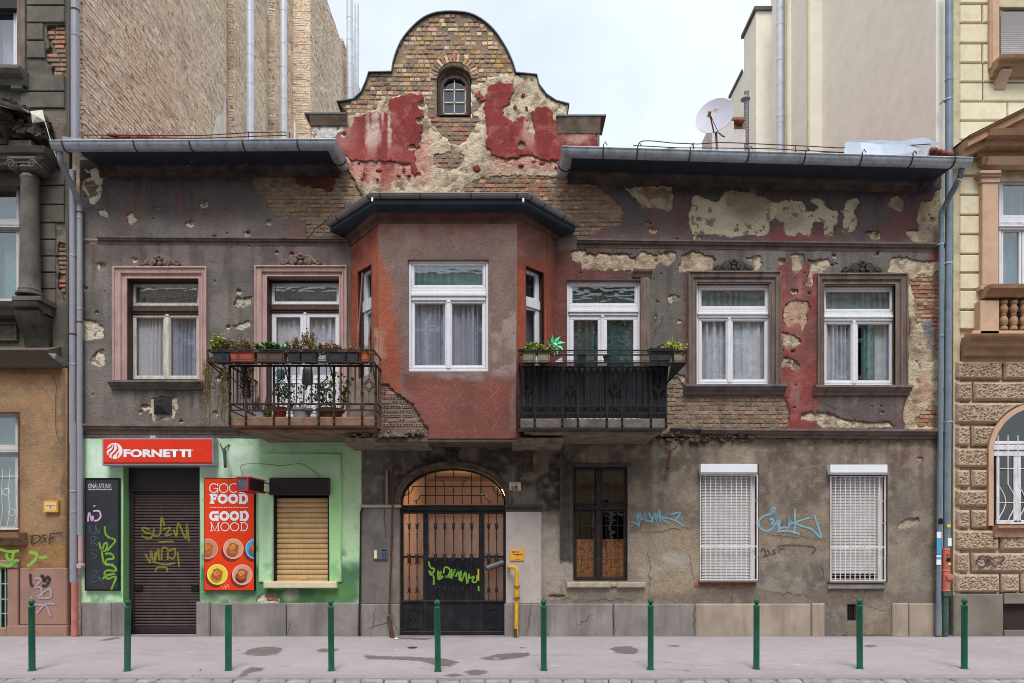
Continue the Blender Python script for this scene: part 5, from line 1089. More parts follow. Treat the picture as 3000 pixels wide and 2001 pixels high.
def tulip(mb, x, yp, s_=1.0, down=False):
    y = GYd-.05; X, Z = PX(x, y), PZ(yp, y); sg = -1 if down else 1
    mb.lathe(X, y, Z,[(.006,-.07*s_*sg),(.02*s_,-.05*s_*sg),(.026*s_,-.02*s_*sg),(.02*s_,.01*s_*sg),(.012,.03*s_*sg)],8)
    for q in (-1,1): mb.tube([(X+q*.012*s_, y, Z-.01*sg),(X+q*.022*s_, y, Z+.03*sg*s_),(X+q*.042*s_, y, Z+.05*sg*s_)],[.008,.008,.003],5)
me = None
for k, xx in enumerate([1199,1222,1276,1303,1329,1356,1382,1432,1455]):
    X, y, Z = P(xx,1505, GYd-.05)
    if k == 0:
        q = MB(); sx = xx; q.tube([P(xx,1505, GYd-.05), P(xx,1760, GYd-.05)],.0085,6)
        tulip(q, xx,1540); tulip(q, xx,1630,1.1); tulip(q, xx,1645,1.1, True); tulip(q, xx,1730,.9, True)
        for yy in (1566,1571,1576,1689,1694): q.lathe(X, y, PZ(yy, GYd-.05),[(.012,-.006),(.018,0),(.012,.006)],8)
        b0 = q.build('gate_bar', M_gate, go); me = b0.data; X0 = X
    else: o = b0.copy(); col.objects.link(o); o.location = (X-X0,0,0)
fan = MB(); yf = GYd-.03
def fl(pts, r_=.008): fan.tube([P(1160+a/5.406,1350+b/5.406, yf) for a, b in pts], r_,5)
for x in (470,1350): fl([(x,195),(x,690)],.011)
for x in (912,): fl([(x,400),(x,690)]); fl([(x,110),(x,258)])
for x in (770,1055): fl([(x,380),(x,690)])
fl(curve([(718,312),(748,328),(768,360),(770,400)],4)); fl(curve([(1102,312),(1075,328),(1057,360),(1055,400)],4))
fl(curve([(560,165),(600,175),(624,205),(628,260)],4)+[(628,690)]); fl(curve([(1270,165),(1225,175),(1200,205),(1197,260)],4)+[(1197,690)])
fl([(628,258),(1197,258)]); fl([(265,405),(1545,405)]); fl([(375,550),(1430,550)]); fl(curve([(265,405),(258,460),(215,520),(105,560)],4)); fl(curve([(1545,405),(1555,470),(1610,535),(1710,570)],4))
fl(curve([(375,550),(366,600),(330,630),(280,635)],4)); fl(curve([(1430,550),(1440,600),(1480,635),(1525,642)],4)); fl([(198,420),(198,690)]); fl([(1610,430),(1610,690)]); fl([(322,635),(322,690)]); fl([(1480,640),(1480,690)])
for x in (470,912,1350):
    for yy in (452,478,504): X, y, Z = P(1160+x/5.406,1350+yy/5.406, yf); fan.lathe(X, y, Z,[(.011,-.007),(.018,0),(.011,.007)],8)
fan.build('fanlight_tracery', M_gate, go)
mb = MB(); mb.pbox(1393,1666,1403,1702, GYd-.03, GYd-.0,.004); mb.build('lock_plate', M_gate, go)
mb = MB(); mb.pbox(1399,1667,1404,1701, GYd-.045, GYd-.02,.003); mb.build('lock', mat('brass_yellow',(214,192,70),.4,.3), go)
mb = MB(); a = P(1424,1666, GYd-.12); b = P(1474,1648, GYd-.03); mb.tube([a, b],.05,14); mb.build('tin_letter_tube', mat('dull_tin_tube',(88,88,92),.5,.5), go)
# hallway behind the gate, lit by its own lamp
mb = MB(); a, b, y0, y1, c, d = PX(1165), PX(1500),.2,4.2,0, PZ(1350)
for q in ([(a, y0, c),(a, y1, c),(a, y1, d),(a, y0, d)],[(b, y0, c),(b, y0, d),(b, y1, d),(b, y1, c)],[(a, y0, d),(a, y1, d),(b, y1, d),(b, y0, d)],[(a, y1, c),(b, y1, c),(b, y1, d),(a, y1, d)]): mb.quad(*q)
mb.build('hallway', mat('peach_hallway_wall',(188,160,136),.85, var=.12), H)
mb = MB(); mb.quad((a, y0,.003),(b, y0,.003),(b, y1,.003),(a, y1,.003)); mb.build('hallway_floor', M_plinth, H)
lp = thing('hall_lamp',(PX(1470),1.3,2.5), 'warm wall lamp glowing inside the hallway behind the gate glass', 'lamp')
mb = MB(); mb.lathe(PX(1478),1.3,2.42,[(.03,-.06),(.07,-.03),(.08,.02),(.05,.07),(.02,.09)],12); mb.build('lamp_globe', mat('glowing_globe',(255,200,120),.5, emis=((255,190,105),14)), lp)
L_ = bpy.data.objects.new('hall_lamp_light', bpy.data.lights.new('hall_lamp_light', 'POINT')); col.objects.link(L_); L_.parent = lp; L_.location = (-.15,0,-.1); L_.data.energy = 24; L_.data.color = (1,.78,.52); L_.data.shadow_soft_size = .08
# ------------------------------------------------------------------ balconies
def balcony(name, yb, x0, x1, ytop, yrail, ymid, ymid2, yslab, yslab2, posts, diam, m, slabm, label, flip):
    """railing plane at depth yb, corner posts x0,x1; flared flower shelf"""
    f = MB(); k = (yb-CY)/FP
    za, zb_ = PZ(yslab, yb), PZ(yslab2, yb); xa, xb = PX(x0, yb), PX(x1, yb)
    f.box(xa, xb, yb,.02, zb_, za,.015); f.mi = 0
    f.box(xa+.08, xb-.04, yb+.12,.02, zb_-.04, zb_)
    o = f.build(name, slabm, H); o['label'] = label
    r_ = MB()
    def bar(p, q, w=.006): r_.tube([p, q], w,4)
    zt, z1, z2 = PZ(yrail, yb), PZ(ymid, yb), PZ(ymid2, yb)
    for zz, w in ((zt,.016),(z1,.011),(z2,.008)): r_.box(xa-.01, xb+.01, yb-w, yb+w, zz-w*.8, zz+w*.8)
    zbm = za-.0
    for sx in (xa, xb):
        for zz, w in ((zt,.014),(z1,.01),(z2,.008)): r_.box(sx-w, sx+w, yb,-.0, zz-w*.8, zz+w*.8)
        for i in range(1,9): y_ = yb+(0-yb)*i/9; bar((sx, y_, zt),(sx, y_, z1),.006)
        mz = (zt+z1)/2; my = yb*.5
        dd = .1
        for (u0, v0),(u1, v1) in (((0, dd),(dd,0)),((dd,0),(0,-dd)),((0,-dd),(-dd,0)),((-dd,0),(0, dd))): bar((sx, my+u0, mz+v0),(sx, my+u1, mz+v1),.007)
    r_.build('railing', m, o)
    for p_ in posts:                  # strap posts running down over the slab edge
        q = MB(); X = PX(p_, yb-.01); q.box(X-.014, X+.014, yb-.022, yb+.006, zb_+.0, zt); 
        zc = PZ(ymid, yb)+.13*(1)
        for d in (0,.02,.04): q.box(X-.022, X+.022, yb-.03, yb+.006, zc+d-.006, zc+d+.006)
        for d in (.05,.15): q.lathe(X, yb-.022, zb_+d*.9+.0,[(.014,0),(.012,-.02),(.004,-.026)],8, ax='y')
        q.build('post', m, o)
    allp = sorted(list(posts)); q = MB()
    for a, b in zip(allp[:-1], allp[1:]):
        w_ = b-a; wide = w_ > 60*1.0
        isd = any(abs((a+b)/2-d_) < 12 for d_ in diam)
        if isd:
            X = PX((a+b)/2, yb); zm = PZ(yrail+(ymid-yrail)*.52, yb)
            for dd, w in ((.095,.007),(.06,.006)):
                for (u0, v0),(u1, v1) in (((0, dd),(dd,0)),((dd,0),(0,-dd)),((0,-dd),(-dd,0)),((-dd,0),(0, dd))): q.tube([(X+u0, yb-.004, zm+v0),(X+u1, yb-.004, zm+v1)], w*1.4,4)
            q.tube([(X, yb, zt),(X, yb, zm+.095)],.006,4); q.tube([(X, yb, zm-.095),(X, yb, z1)],.006,4)
        else:
            nb = 3 if w_ > 65 else 1
            for i in range(1, nb+1): X = PX(a+w_*i/(nb+1), yb); q.tube([(X, yb, zt),(X, yb, z1)],.009,5)
        # key pattern between the two lower rails
        n_ = 2 if w_ > 65 else 1
        for i in range(n_):
            c0 = PX(a+w_*(i+.12)/n_, yb); c1 = PX(a+w_*(i+.88)/n_, yb); h = (z1-z2); u0, u1 = z2+h*.12, z2+h*.86
            for (p0, p1),(p2, p3) in (((c0, u0),(c0, u1)),((c0, u1),(c1, u1)),((c1, u1),(c1, u0)),((c1, u0),(c0, u0))): q.tube([(p0, yb, p1),(p2, yb, p3)],.0065,4)
            xm = (c0+c1)/2; q.tube([(xm, yb, u1),(xm, yb, z1)],.006,4); q.tube([(xm, yb, z2),(xm, yb, u0)],.006,4)
            if i: xx = PX(a+w_*i/n_, yb); q.tube([(xx, yb, z1),(xx, yb, z2)],.006,4)
    q.build('railing_bars', m, o)
    # flower shelf: bottom tray, upper rail, flared out over the railing
    yo = yb-.24; q = MB(); xl, xr = (xa-(.22 if flip < 0 else .0), xb+(.22 if flip > 0 else .0)); h = .17
    zt2 = zt+.0
    for (p0, p1) in (((xl, yo, zt2),(xr, yo, zt2)),((xl, yo, zt2+h),(xr, yo, zt2+h)),((xl, yb+.0, zt2+h),(xr, yb, zt2+h))): q.box(p0[0], p1[0], p0[1]-.008, p0[1]+.008, p0[2]-.01, p0[2]+.01)
    for sx in (xl, xr):
        q.box(sx-.008, sx+.008, yo, yb+.3, zt2-.01, zt2+.01); q.box(sx-.008, sx+.008, yo, yb+.3, zt2+h-.01, zt2+h+.01); q.tube([(sx, yo, zt2),(sx, yo, zt2+h)],.008,4)
    n_ = 11
    for i in range(n_):
        a = xl+(xr-xl)*(i+.06)/n_; b = xl+(xr-xl)*(i+.94)/n_
        for (p0, p1),(p2, p3) in (((a,.02),(a,.15)),((b,.02),(b,.15)),((a,.03),(b,.03)),((a,.145),(b,.145))): q.tube([(p0, yo, zt2+p1),(p2, yo, zt2+p3)],.004,4)
    for i in range(14): X = xl+(xr-xl)*i/13; q.tube([(X, yo, zt2),(X, yb+.02, zt2)],.005,4)
    for j in range(3): q.tube([(xl, yo+.06*(j+1), zt2),(xr, yo+.06*(j+1), zt2)],.005,4)
    q.build('flower_shelf', m, o)
    ps = [p_ for p_ in posts]
    for p_ in ps[1::2]+[ps[-1] if flip > 0 else ps[0]]:
        q = MB(); X = PX(p_, yb); q.tube(curve([(X-.02, yo+.02, zt2-.01),(X-.01, yo+.1, zt2-.08),(X, yb-.02, zt2-.26)],4),.011,4); q.build('shelf_bracket', m, o)
    sx = xl if flip < 0 else xr; bx = xa if flip < 0 else xb
    for y_ in (yo, yb*.6, yb*.3): q = MB(); q.tube([(sx, y_, zt2),(bx, max(y_, yb), zt2-.24)],.01,4); q.build('shelf_bracket', m, o)
    if flip > 0: q = MB(); q.add([(sx, yo, zt2-.012),(bx, yb, zt2-.24),(bx, yb+.5, zt2-.24),(sx, yb+.5, zt2-.012),(bx, yo, zt2-.012)],[(0,1,2,3),(0,4,1)]); q.build('shelf_side_sheet', m, o)
    return o, dict(yo=yo, zt=zt2, xl=xl, xr=xr, xa=xa, xb=xb, yb=yb, za=za)
mz4 = lambda a: 600+a/4.436
nz4 = lambda a: 1500+a/4.198
BL, bl = balcony('balcony',-1.1,674,1104,1040,1072,1183,1203,1221,1249,[mz4(a) for a in (325,535,898,1098,1480,1680,2045,2222)],[mz4(a) for a in (1000,1580,2140)], M_ironr, M_slab, 'left balcony, rusty open wrought iron railing crowded with plants',-1)
BR, br = balcony('balcony',-1.1,1521,1955,1045,1074,1190,1211,1226,1255,[nz4(a) for a in (92,280,620,810,1165,1355,1710,1896)],[nz4(a) for a in (190,720,1262,1808)], M_iron, M_slab2, 'right balcony, black iron railing lined with dark corrugated sheeting',1)
mb = MB(); vs = []; n = 150
for j, zz in enumerate((br['za']+.01, br['zt'])):
    for i in range(n+1): t = i/n; vs.append((br['xa']+.01+(br['xb']-br['xa']-.02)*t, br['yb']+.05+.018*math.sin(t*6.283*24), zz))
mb.add(vs,[(i, i+1, n+2+i, n+1+i) for i in range(n)]); vs = []
for zz in (br['za']+.01, br['zt']):
    for i in range(41): t = i/40; vs.append((br['xb']-.03+.014*math.sin(t*6.283*8), br['yb']+.05-(br['yb']+.05)*t, zz))
mb.add(vs,[(i, i+1,42+i,41+i) for i in range(40)]); mb.build('corrugated_screen', mat('dark_corrugated_sheet',(48,46,54),.5,.1, var=.25, vs=5, bump=.1, dirt=(78,62,62), dirt_amt=.5, streak=6), BR, smooth='all')
# underside corbelling below the slabs
for bb, x0, x1, nm in ((bl,760,1030, 'l'),(br,1640,1930, 'r')):
    mb = MB(); mb.sweep([(0,-.05),(.4,-.03),(.85,-.01),(.95,.03),(0,.03)],[(bb['xa']+.18,0, PZ(1249 if nm == 'l' else 1255,-1.1)-.04),(bb['xb']-.1,0, PZ(1249 if nm == 'l' else 1255,-1.1)-.04)]); mb.build('slab_underside', M_corb, H)
# ------------------------------------------------------------------ drainpipes (things of their own)
def pipe(name, pts, r_, m, label, joints=(), group=None, shoe=None, br_=M_rust, straps=()):
    o = thing(name,(pts[-1][0], pts[-1][1], pts[-1][2]), label, 'drainpipe', group)
    mb = MB(); mb.tube(pts, r_,16); mb.build('pipe', m, o, smooth=True)
    for (x, y, zz) in joints:
        q = MB(); q.lathe(x, y, zz,[(r_*1.0,-.02),(r_*1.1,-.015),(r_*1.12,.01),(r_*1.0,.02)],16); q.build('joint', m, o, smooth=True)
    for (x, y, zz) in straps:
        q = MB(); q.lathe(x, y, zz,[(r_*1.02,-.01),(r_*1.13,-.01),(r_*1.13,.01),(r_*1.02,.01)],16); q.box(x-r_*1.4, x-r_, y-.01, y+.1, zz-.01, zz+.01); q.build('strap', br_, o, smooth=True)
    return o
def vp(px, y, pys): return [(PX(px, y), y, PZ(p_, y)) for p_ in pys]
yp = -.12
pA = pipe('drainpipe',[(PX(220, yp), yp, PZ(-60, yp)),(PX(220, yp), yp, PZ(412, yp))],.062, M_pipe, 'grey downpipe at the edge of the tall brick wall, above the left roof gutter', vp(220, yp,(30,105)), straps=vp(220, yp,(31,)))
yl = -.11
pipe('drainpipe', curve([P(176,445,-.58), P(177,470,-.56), P(190,500,-.45), P(225,575,-.2), P(233,600, yl), P(234,625, yl)],4)+vp(234, yl,(900,1230,1568)),.043, M_pipe, 'thin grey downpipe bending down from the left end of the roof gutter', vp(234, yl,(640,905)), straps=vp(234, yl,(623,944)))
pipe('drainpipe', vp(213, yp,(500,900,1300)),.05, M_pipe, 'thicker grey downpipe beside the ruined grey facade, above the shop side', vp(213, yp,(750,1068)), straps=vp(213, yp,(980,)))
M_pk = mat('terracotta_pipe_shoe',(178,112,96),.7,.0, var=.15, vs=7, bump=.2, dirt=(120,70,60), dirt_amt=.4)
o = pipe('drainpipe', vp(216, yp,(1240,1570,1706)),.056, M_pipe, 'grey lower drainpipe left of the shop ending in a red-brown shoe', vp(216, yp,(1440,1500)))
q = MB(); q.tube(vp(219, yp,(1706,1866)),.052,16); q.build('pipe_shoe', M_pk, o, smooth=True)
o = pipe('drainpipe', vp(236, yl,(1240,1570)),.04, M_pipe, 'narrow pipe against the green shop front with a pink lower end and cap',())
q = MB(); q.tube(vp(236, yl,(1570,1645)),.038,14); q.lathe(*P(234,1658, yl-.03),[(.05,.06),(.055,0),(.04,-.03)],14, ax='y'); q.build('pipe_end', mat('pale_pink_pipe',(186,150,150),.6), o, smooth=True)
yr = -.13
pipe('drainpipe',[(PX(2780, yr), yr, PZ(-60, yr)),(PX(2780, yr), yr, PZ(600, yr)),(PX(2777, yr), yr, PZ(1100, yr)),(PX(2773, yr), yr, PZ(1610, yr))],.055, M_bluepipe, 'blue-grey main downpipe running the full height beside the cream building', vp(2780, yr,(235,293)), straps=[(PX(2778, yr), yr, PZ(p_, yr)) for p_ in (293,772,1236)], br_=M_zinc)
pts = curve([P(2818,492,-.6), P(2812,520,-.5), P(2800,545,-.42), P(2770,600,-.2), P(2760,622,-.14), P(2758,650,-.13)],4)+[(PX(2757, yr), yr, PZ(900, yr)),(PX(2755, yr), yr, PZ(1300, yr)),(PX(2748, yr), yr, PZ(1862, yr))]
o = pipe('drainpipe', pts,.04, M_bluepipe, 'thin blue-grey downpipe with a corrugated bend below the right gutter end', vp(2757, yr,(636,985)), straps=vp(2757, yr,(716,)), br_=M_zinc)
q = MB()
for i in range(6): x, y, zz = P(2806-i*3.6,528+i*7,-.48+i*.03); q.tube([(x+.02, y, zz+.004),(x+.0, y, zz-.02)],.047,14)
q.build('corrugated_bend', M_zinc, o)
M_sal = mat('salmon_pipe',(190,108,94),.6, var=.12, vs=6, bump=.1, dirt=(150,70,60), dirt_amt=.3)
o = thing('drain_standpipe', P(2770,1862, yr), 'salmon pink plastic drain section with inspection cap on a green iron foot', 'drainpipe')
q = MB(); q.tube(vp(2771, yr,(1606,1731)),.06,18); 
for yy in (1672,1730,1610): q.lathe(*P(2771, yy, yr),[(.06,-.015),(.068,0),(.06,.015)],18)
q.build('pipe', M_sal, o, smooth=True); q = MB(); q.lathe(*P(2780,1690, yr-.05),[(.05,.03),(.055,-.02),(.05,-.035),(.0,-.04)],16, ax='y'); q.build('inspection_cap', M_sal, o, smooth=True)
q = MB(); q.tube(vp(2769, yr,(1731,1862)),.05,14); q.box(PX(2757, yr), PX(2783, yr), yr-.07,0, PZ(1745, yr), PZ(1732, yr)); q.build('iron_foot', mat('mossy_green_iron',(62,84,74),.8, var=.35, vs=10, bump=.4), o, smooth=True)
# white boiler flues up the side walls
def flue(px, y, pt, pb, r_, lab, jn, x=None):
    o = thing('flue_pipe',(PX(px, y), y, PZ(pb, y)), lab, 'flue pipe', 'white flue pipes on the side walls'); q = MB(); q.tube(vp(px, y,(pt, pb)), r_,16); q.build('pipe', mat('white_flue',(206,210,218),.35,.15, var=.05, bump=0, dirt=(170,170,176), dirt_amt=.4), o, smooth=True)
    for j in jn: q = MB(); q.lathe(*P(px, j, y),[(r_,-.02),(r_*1.06,0),(r_,.02)],16); q.build('joint', M_zinc, o, smooth=True)
flue(732,5.9,-50,440,.095, 'nearest white flue pipe on the rough left firewall',(35,135,165,248,392))
flue(830,8.6,-50,440,.1, 'white flue pipe in the dark groove beside the narrow brick pier',(35,130,200,292,392))
flue(1024,15.0,-40,300,.12, 'thick white flue standing behind the gable left shoulder',(55,120,190,260))
flue(1037,16,20,300,.09, 'middle thin white flue behind the gable',(95,170)); flue(1045,17,12,300,.09, 'rightmost thin flue with an open cowl against the sky',(90,160,250))
flue(863,6.5,360,440,.03, 'thin short vent pipe over the left roof',())
flue(2285,5.2,-60,470,.085, 'tall white flue pipe on the cream right firewall',(30,75,180,250,345,362))
# ------------------------------------------------------------------ firewalls behind
FL = thing('left_firewall_house',(-7.0,.6,0), 'tall neighbouring house showing its rough unplastered brick side wall', 'house')
def wall_bricks(mb, cols, p0, p1, z0, z1, course=.075, bl_=.27, palette=None, n_out=(0,0), smear=.35, depth=.03):
    """brick courses on a vertical wall from plan point p0 to p1"""
    d = np.array(p1)-np.array(p0); L_ = np.hypot(*d); d = d/L_; nn = np.array(n_out, float); rows = int((z1-z0)/course); B = []
    for r_ in range(rows):
        s_ = -random.random()*bl_
        while s_ < L_:
            l_ = (bl_ if random.random() < .6 else bl_*.5)*random.uniform(.85,1.1); a = max(s_,0); b = min(s_+l_-.012, L_); s_ += l_
            if b-a < .03 : continue
            B.append((a, b, z0+r_*course+random.uniform(0,.006), z0+(r_+1)*course-random.uniform(.002,.009), random.uniform(-.006,.009)))
    B = np.array(B); n = len(B); r01 = rng.random(n)
    fz = fbm((B[:,0]+B[:,2]*.9)*100,(B[:,2]-B[:,0]*.35)*60,60,4,9)
    C = np.zeros((n,3)); pal = [lin(c) for c in palette]
    for i in range(n): C[i] = pal[int(r01[i]*len(pal))]*random.uniform(.8,1.15)
    mort = lin((250,232,208)); m = sst(.42,.62, fz)[:, None]*smear*2; m = np.clip(m+.5+rng.random((n,1))*.3,0,1); C = C*(1-m)+mort*m*(.85+.3*rng.random((n,1)))
    dk = sst(.62,.7, fbm(B[:,0]*100, B[:,2]*100,40,3,19))[:, None]; C = C*(1-dk*.2)
    V = np.zeros((n,8,3)); O = B[:,4]
    for k,(u, v, w_) in enumerate(((0,2,0),(1,2,0),(1,3,0),(0,3,0),(0,2,1),(1,2,1),(1,3,1),(0,3,1))):
        s_ = B[:, u]+(0 if w_ == 0 else (.006 if u == 0 else -.006)); zz = B[:, v]+(0 if w_ == 0 else (.008 if v == 2 else -.008))+rng.uniform(-.004,.004, n)
        o = (-.05 if w_ == 0 else 0)+(O if w_ else 0)+(rng.uniform(-.005,.005, n) if w_ else 0)
        V[:, k,0] = p0[0]+d[0]*s_+nn[0]*o; V[:, k,1] = p0[1]+d[1]*s_+nn[1]*o; V[:, k,2] = zz
    b0 = len(mb.v); mb.v += V.reshape(-1,3).tolist(); Fq = [(4,5,6,7),(0,1,5,4),(1,2,6,5),(2,3,7,6),(3,0,4,7)]
    for i in range(n):
        for f in Fq: mb.f.append(tuple(b0+i*8+q for q in f)); mb.m.append(0)
    cols.append(np.repeat(C,8,0))
PALF = [(232,184,154),(214,172,142),(244,210,178),(196,154,130),(238,200,164),(222,162,138),(208,184,162),(176,142,124)]
lw = [(-7.0,.02),(-7.0,5.55),(-7.18,5.6),(-7.18,6.05),(-7.0,6.1),(-7.0,8.2),(-7.2,8.25),(-7.2,8.95),(-7.0,9.0),(-7.0,10.6),(-6.45,10.6),(-6.45,14.6)]
mbr = MB(); cols_ = []
ztop = 20
heights = [17,17,17,17,18,18,19,19,19,20,20]
for (a, b), zt_ in zip(zip(lw[:-1], lw[1:]), heights):
    dx, dy = b[0]-a[0], b[1]-a[1]; l_ = math.hypot(dx, dy); nn = (dy/l_,-dx/l_)
    narrow = l_ < .5
    if a[1] > 10 and b[1] > 14: zt_ = 20.3
    wall_bricks(mbr, cols_, a, b,5.8 if not (a == (-7.0,10.6)) else 8, zt_, palette=PALF if not narrow else [(120,84,66),(96,70,58),(140,96,76)], n_out=nn, smear=.5 if not (a == (-7.0,10.6)) else .2)
M_fw = amat('smeared_firewall_brick',.95,1,40,.03,.1, grain=.4, smear=(244,228,204), sm_lo=.5, sm_amt=.7, sm_sc=3.2, soot=(10,.53,.85))
tag(mbr.build('brick_courses', M_fw, FL, colr=np.vstack(cols_)), kind='stuff')
mb = MB(); vs = [(a, b,0) for a, b in lw]+[(a, b,21) for a, b in lw]; n = len(lw)
vs2 = []
for (a, b) in lw: vs2.append((a-.006, b+.006,0)); 
for (a, b) in lw: vs2.append((a-.006, b+.006,17.0 if b < 10 else 20.2))
mb.add(vs2,[(i, i+1, n+i+1, n+i) for i in range(n-1)]); mb.quad((-7.02,.04,0),(-7.18,.04,0),(-7.18,.04,17),(-7.02,.04,17)); mb.quad((-6.45,14.6,0),(-6.45,14.6,20.2),(-16,14.6,20.2),(-16,14.6,0))
mb.build('side_wall', mat('firewall_mortar',(222,200,176),.95, var=.3, vs=6, bump=1, bs=30, dist=.03), FL)
# white plaster scar beside the groove
mb = MB(); mb.add([(-6.985,4.6, PZ(440,4.6)),(-6.985,5.5, PZ(440,5.5)),(-6.985,5.5, PZ(270,5.5)),(-6.985,5.3, PZ(330,5.3)),(-6.985,4.95, PZ(345,5))],[(0,1,2,3,4)]); mb.build('plaster_scar', mat('white_scar',(224,214,204),.9, var=.2, vs=3, bump=.6), FL)
# farther piece of the brick wall with sloping top
FB = thing('far_brick_house',(-6.3,15,0), 'far brick side wall with sloping ragged top, behind the white flues', 'house')
mb = MB(); cl = []; wall_bricks(mb, cl,(-6.45,14.65),(-6.45,20.4),9,20.6, palette=PALF, n_out=(.99,-.1), smear=.5)
V_ = np.array(mb.v); lim_ = 17.35-(V_[:,1]-10)*.25
tag(mb.build('brick_courses', M_fw, FB, colr=np.vstack(cl)), kind='stuff')
mb = MB(); mb.box(-9,-6.462,14.7,20.4,0,20.5); mb.build('side_wall', MAT['firewall_mortar'], FB)
# right firewall, smooth cream render
FR = thing('right_firewall_house',(6.93,.3,0), 'tall cream rendered side wall of the house behind the right roof', 'house')
rw = [(6.93,.05),(6.93,4.1),(6.61,4.1),(6.61,5.0),(6.52,5.0),(6.52,6.0),(6.14,6.0),(6.14,6.85)]
mb = MB(); vs = []; hts = [20,20,20,20,20,20]
def seg(mb, a, b, z0, za, zb_): mb.quad((a[0], a[1], z0),(b[0], b[1], z0),(b[0], b[1], zb_),(a[0], a[1], za))
for a, b in zip(rw[:6], rw[1:7]):
    if b == (6.14,6.0): continue
    seg(mb, a, b,0,20,20)
zt_ = PZ(33,6.0); seg(mb,(6.62,6.0),(6.14,6.0),0, zt_, zt_); seg(mb,(6.14,6.0),(6.14,6.9),0, zt_, zt_); seg(mb,(6.52,6.0),(6.62,6.0),0,20,20)
mb.quad((6.14,6.0, zt_),(6.14,6.9, zt_),(9,6.9, zt_),(9,6.0, zt_)); mb.quad((6.93,.05,0),(7.08,.05,0),(7.08,.05,20),(6.93,.05,20)); mb.box(6.14,9,6.9,8.0,0, PZ(215,7)); 
mb.build('side_wall', mat('cream_render',(250,244,228),.85, var=.05, vs=1.3, bump=.6, bs=22, dist=.012, dirt=(226,216,200), dirt_amt=.3), FR)
for q_ in ((6.08,6.7,5.94,6.95, zt_, zt_+.09),(6.1,6.14,6.96,8.05, PZ(215,7), PZ(215,7)+.08)): mb = MB(); mb.box(*q_); mb.build('parapet_coping', mat('dark_coping_strip',(98,92,86),.8), FR)
mb = MB()
for a, b, c, d in ((6.60,6.64,4.08,4.14),(6.5,6.54,4.98,5.03)): mb.box(a, b, c, d,6,20)
mb.build('corner_bead', mat('pale_yellow_bead',(226,214,178),.8), FR)
CHM = thing('roof_chimney', P(2120,440,4), 'low white chimney with broken brick top behind the satellite dish', 'chimney')
mb = MB(); mb.pbox(2086,355,2150,470,4,4.8); mb.pbox(2148,378,2184,470,4.1,4.8); mb.build('stack', mat('white_chimney_render',(206,204,204),.85, var=.1, dirt=(160,152,146), dirt_amt=.4), CHM)
mb = MB(); mb.pbox(2148,342,2184,350,4.0,4.9); mb.pbox(2151,366,2160,377,4.1,4.5); mb.pbox(2161,369,2171,378,4.15,4.5); mb.pbox(2172,358,2183,377,4.2,4.5); mb.pbox(2150,350,2153,366,4.3,4.5); mb.build('broken_top', mat('chimney_brick',(150,110,92),.9, var=.4, vs=10, bump=.5), CHM)
PIPE = thing('corrugated_flue', P(2185,445,4.6), 'ribbed grey metal flue with a round cap at the wall corner', 'flue pipe')
mb = MB(); pr = []
for i in range(46): pr += [(.06, i*.035),(.05, i*.035+.017)]
mb.lathe(*P(2187,470,4.6), pr,12); mb.lathe(*P(2184,292,4.6),[(.02,.12),(.11,.02),(.11,0),(.06,-.03)],14); mb.build('ribbed_pipe', M_pipe, PIPE, smooth=True)
# ================================================================== LEFT NEIGHBOUR
LN = thing('left_neighbour_house',(-8,0,0), 'ruined grey classical facade with column, orange-brown ground floor, at the left edge', 'house')
M_lg = mat('left_grey_stucco',(106,100,92),.92, var=.22, vs=3, bump=.6, bs=60, dirt=(70,66,62), dirt_amt=.6)
M_lo = mat('ochre_stucco',(160,126,94),.92, var=.22, vs=2.2, bump=.9, bs=55, dist=.012, dirt=(116,92,74), dirt_amt=.7, streak=3)
M_lp = mat('pink_stone_plinth',(158,122,108),.92, var=.18, vs=2.5, bump=.6, bs=50, dirt=(110,88,82), dirt_amt=.5)
wl = [rect(-60,-60,53,217), rect(-60,545,60,886), rect(-60,1207,56,1553), rect(-60,1665,25,1838)]
lb = [rough(z('A',[(310,170),(430,165),(435,500),(350,500),(340,440),(300,400),(300,330),(330,300),(310,230)]),3,6), rough(z('E',[(385,130),(432,140),(432,480),(420,530),(395,470),(375,440),(380,330),(372,200)]),3,6)]
sheet('grey_plaster',[[(-120,-80),(204,-80),(202,1075),(-120,1075)]], wl[:2]+lb, facade_map, lambda x, y: paint(x, y,(108,102,94),[('n',60,.45,.7,(84,80,74),.7,5),('b',110,280,204,440,16,(132,120,108),.7),('nb',100,440,204,780,8,24,.5,.65,(146,134,120),.7,7),('b',188,-80,204,1070,5,(84,78,72),.7),('n',12,.6,.75,(66,60,56),.5,9)],.14,3), LN, M_coat,8,.05,.0, lambda x, y: .012*(fbm(x, y,20,3,6)-.5))
sheet('ochre_plaster',[[(-120,1070),(196,1070),(196,1668),(-120,1668)]], wl[2:3], facade_map, lambda x, y: paint(x, y,(160,128,98),[('b',-60,1060,205,1110,16,(168,122,78),.7),('b',182,1070,200,1668,5,(98,84,74),.75),('n',50,.45,.7,(128,104,82),.6,5),('b',-60,1590,205,1668,14,(154,116,74),.8),('n',16,.6,.75,(120,96,76),.5,9)],.14,3), LN, M_coat,8,.05,-.01)
mb = MB(); mb.box(PX(63), PX(203),.055,.5,0,13.5); mb.box(-12, PX(206),.5,1.2,0,13.4); mb.build('wall_core', M_mortar, LN)
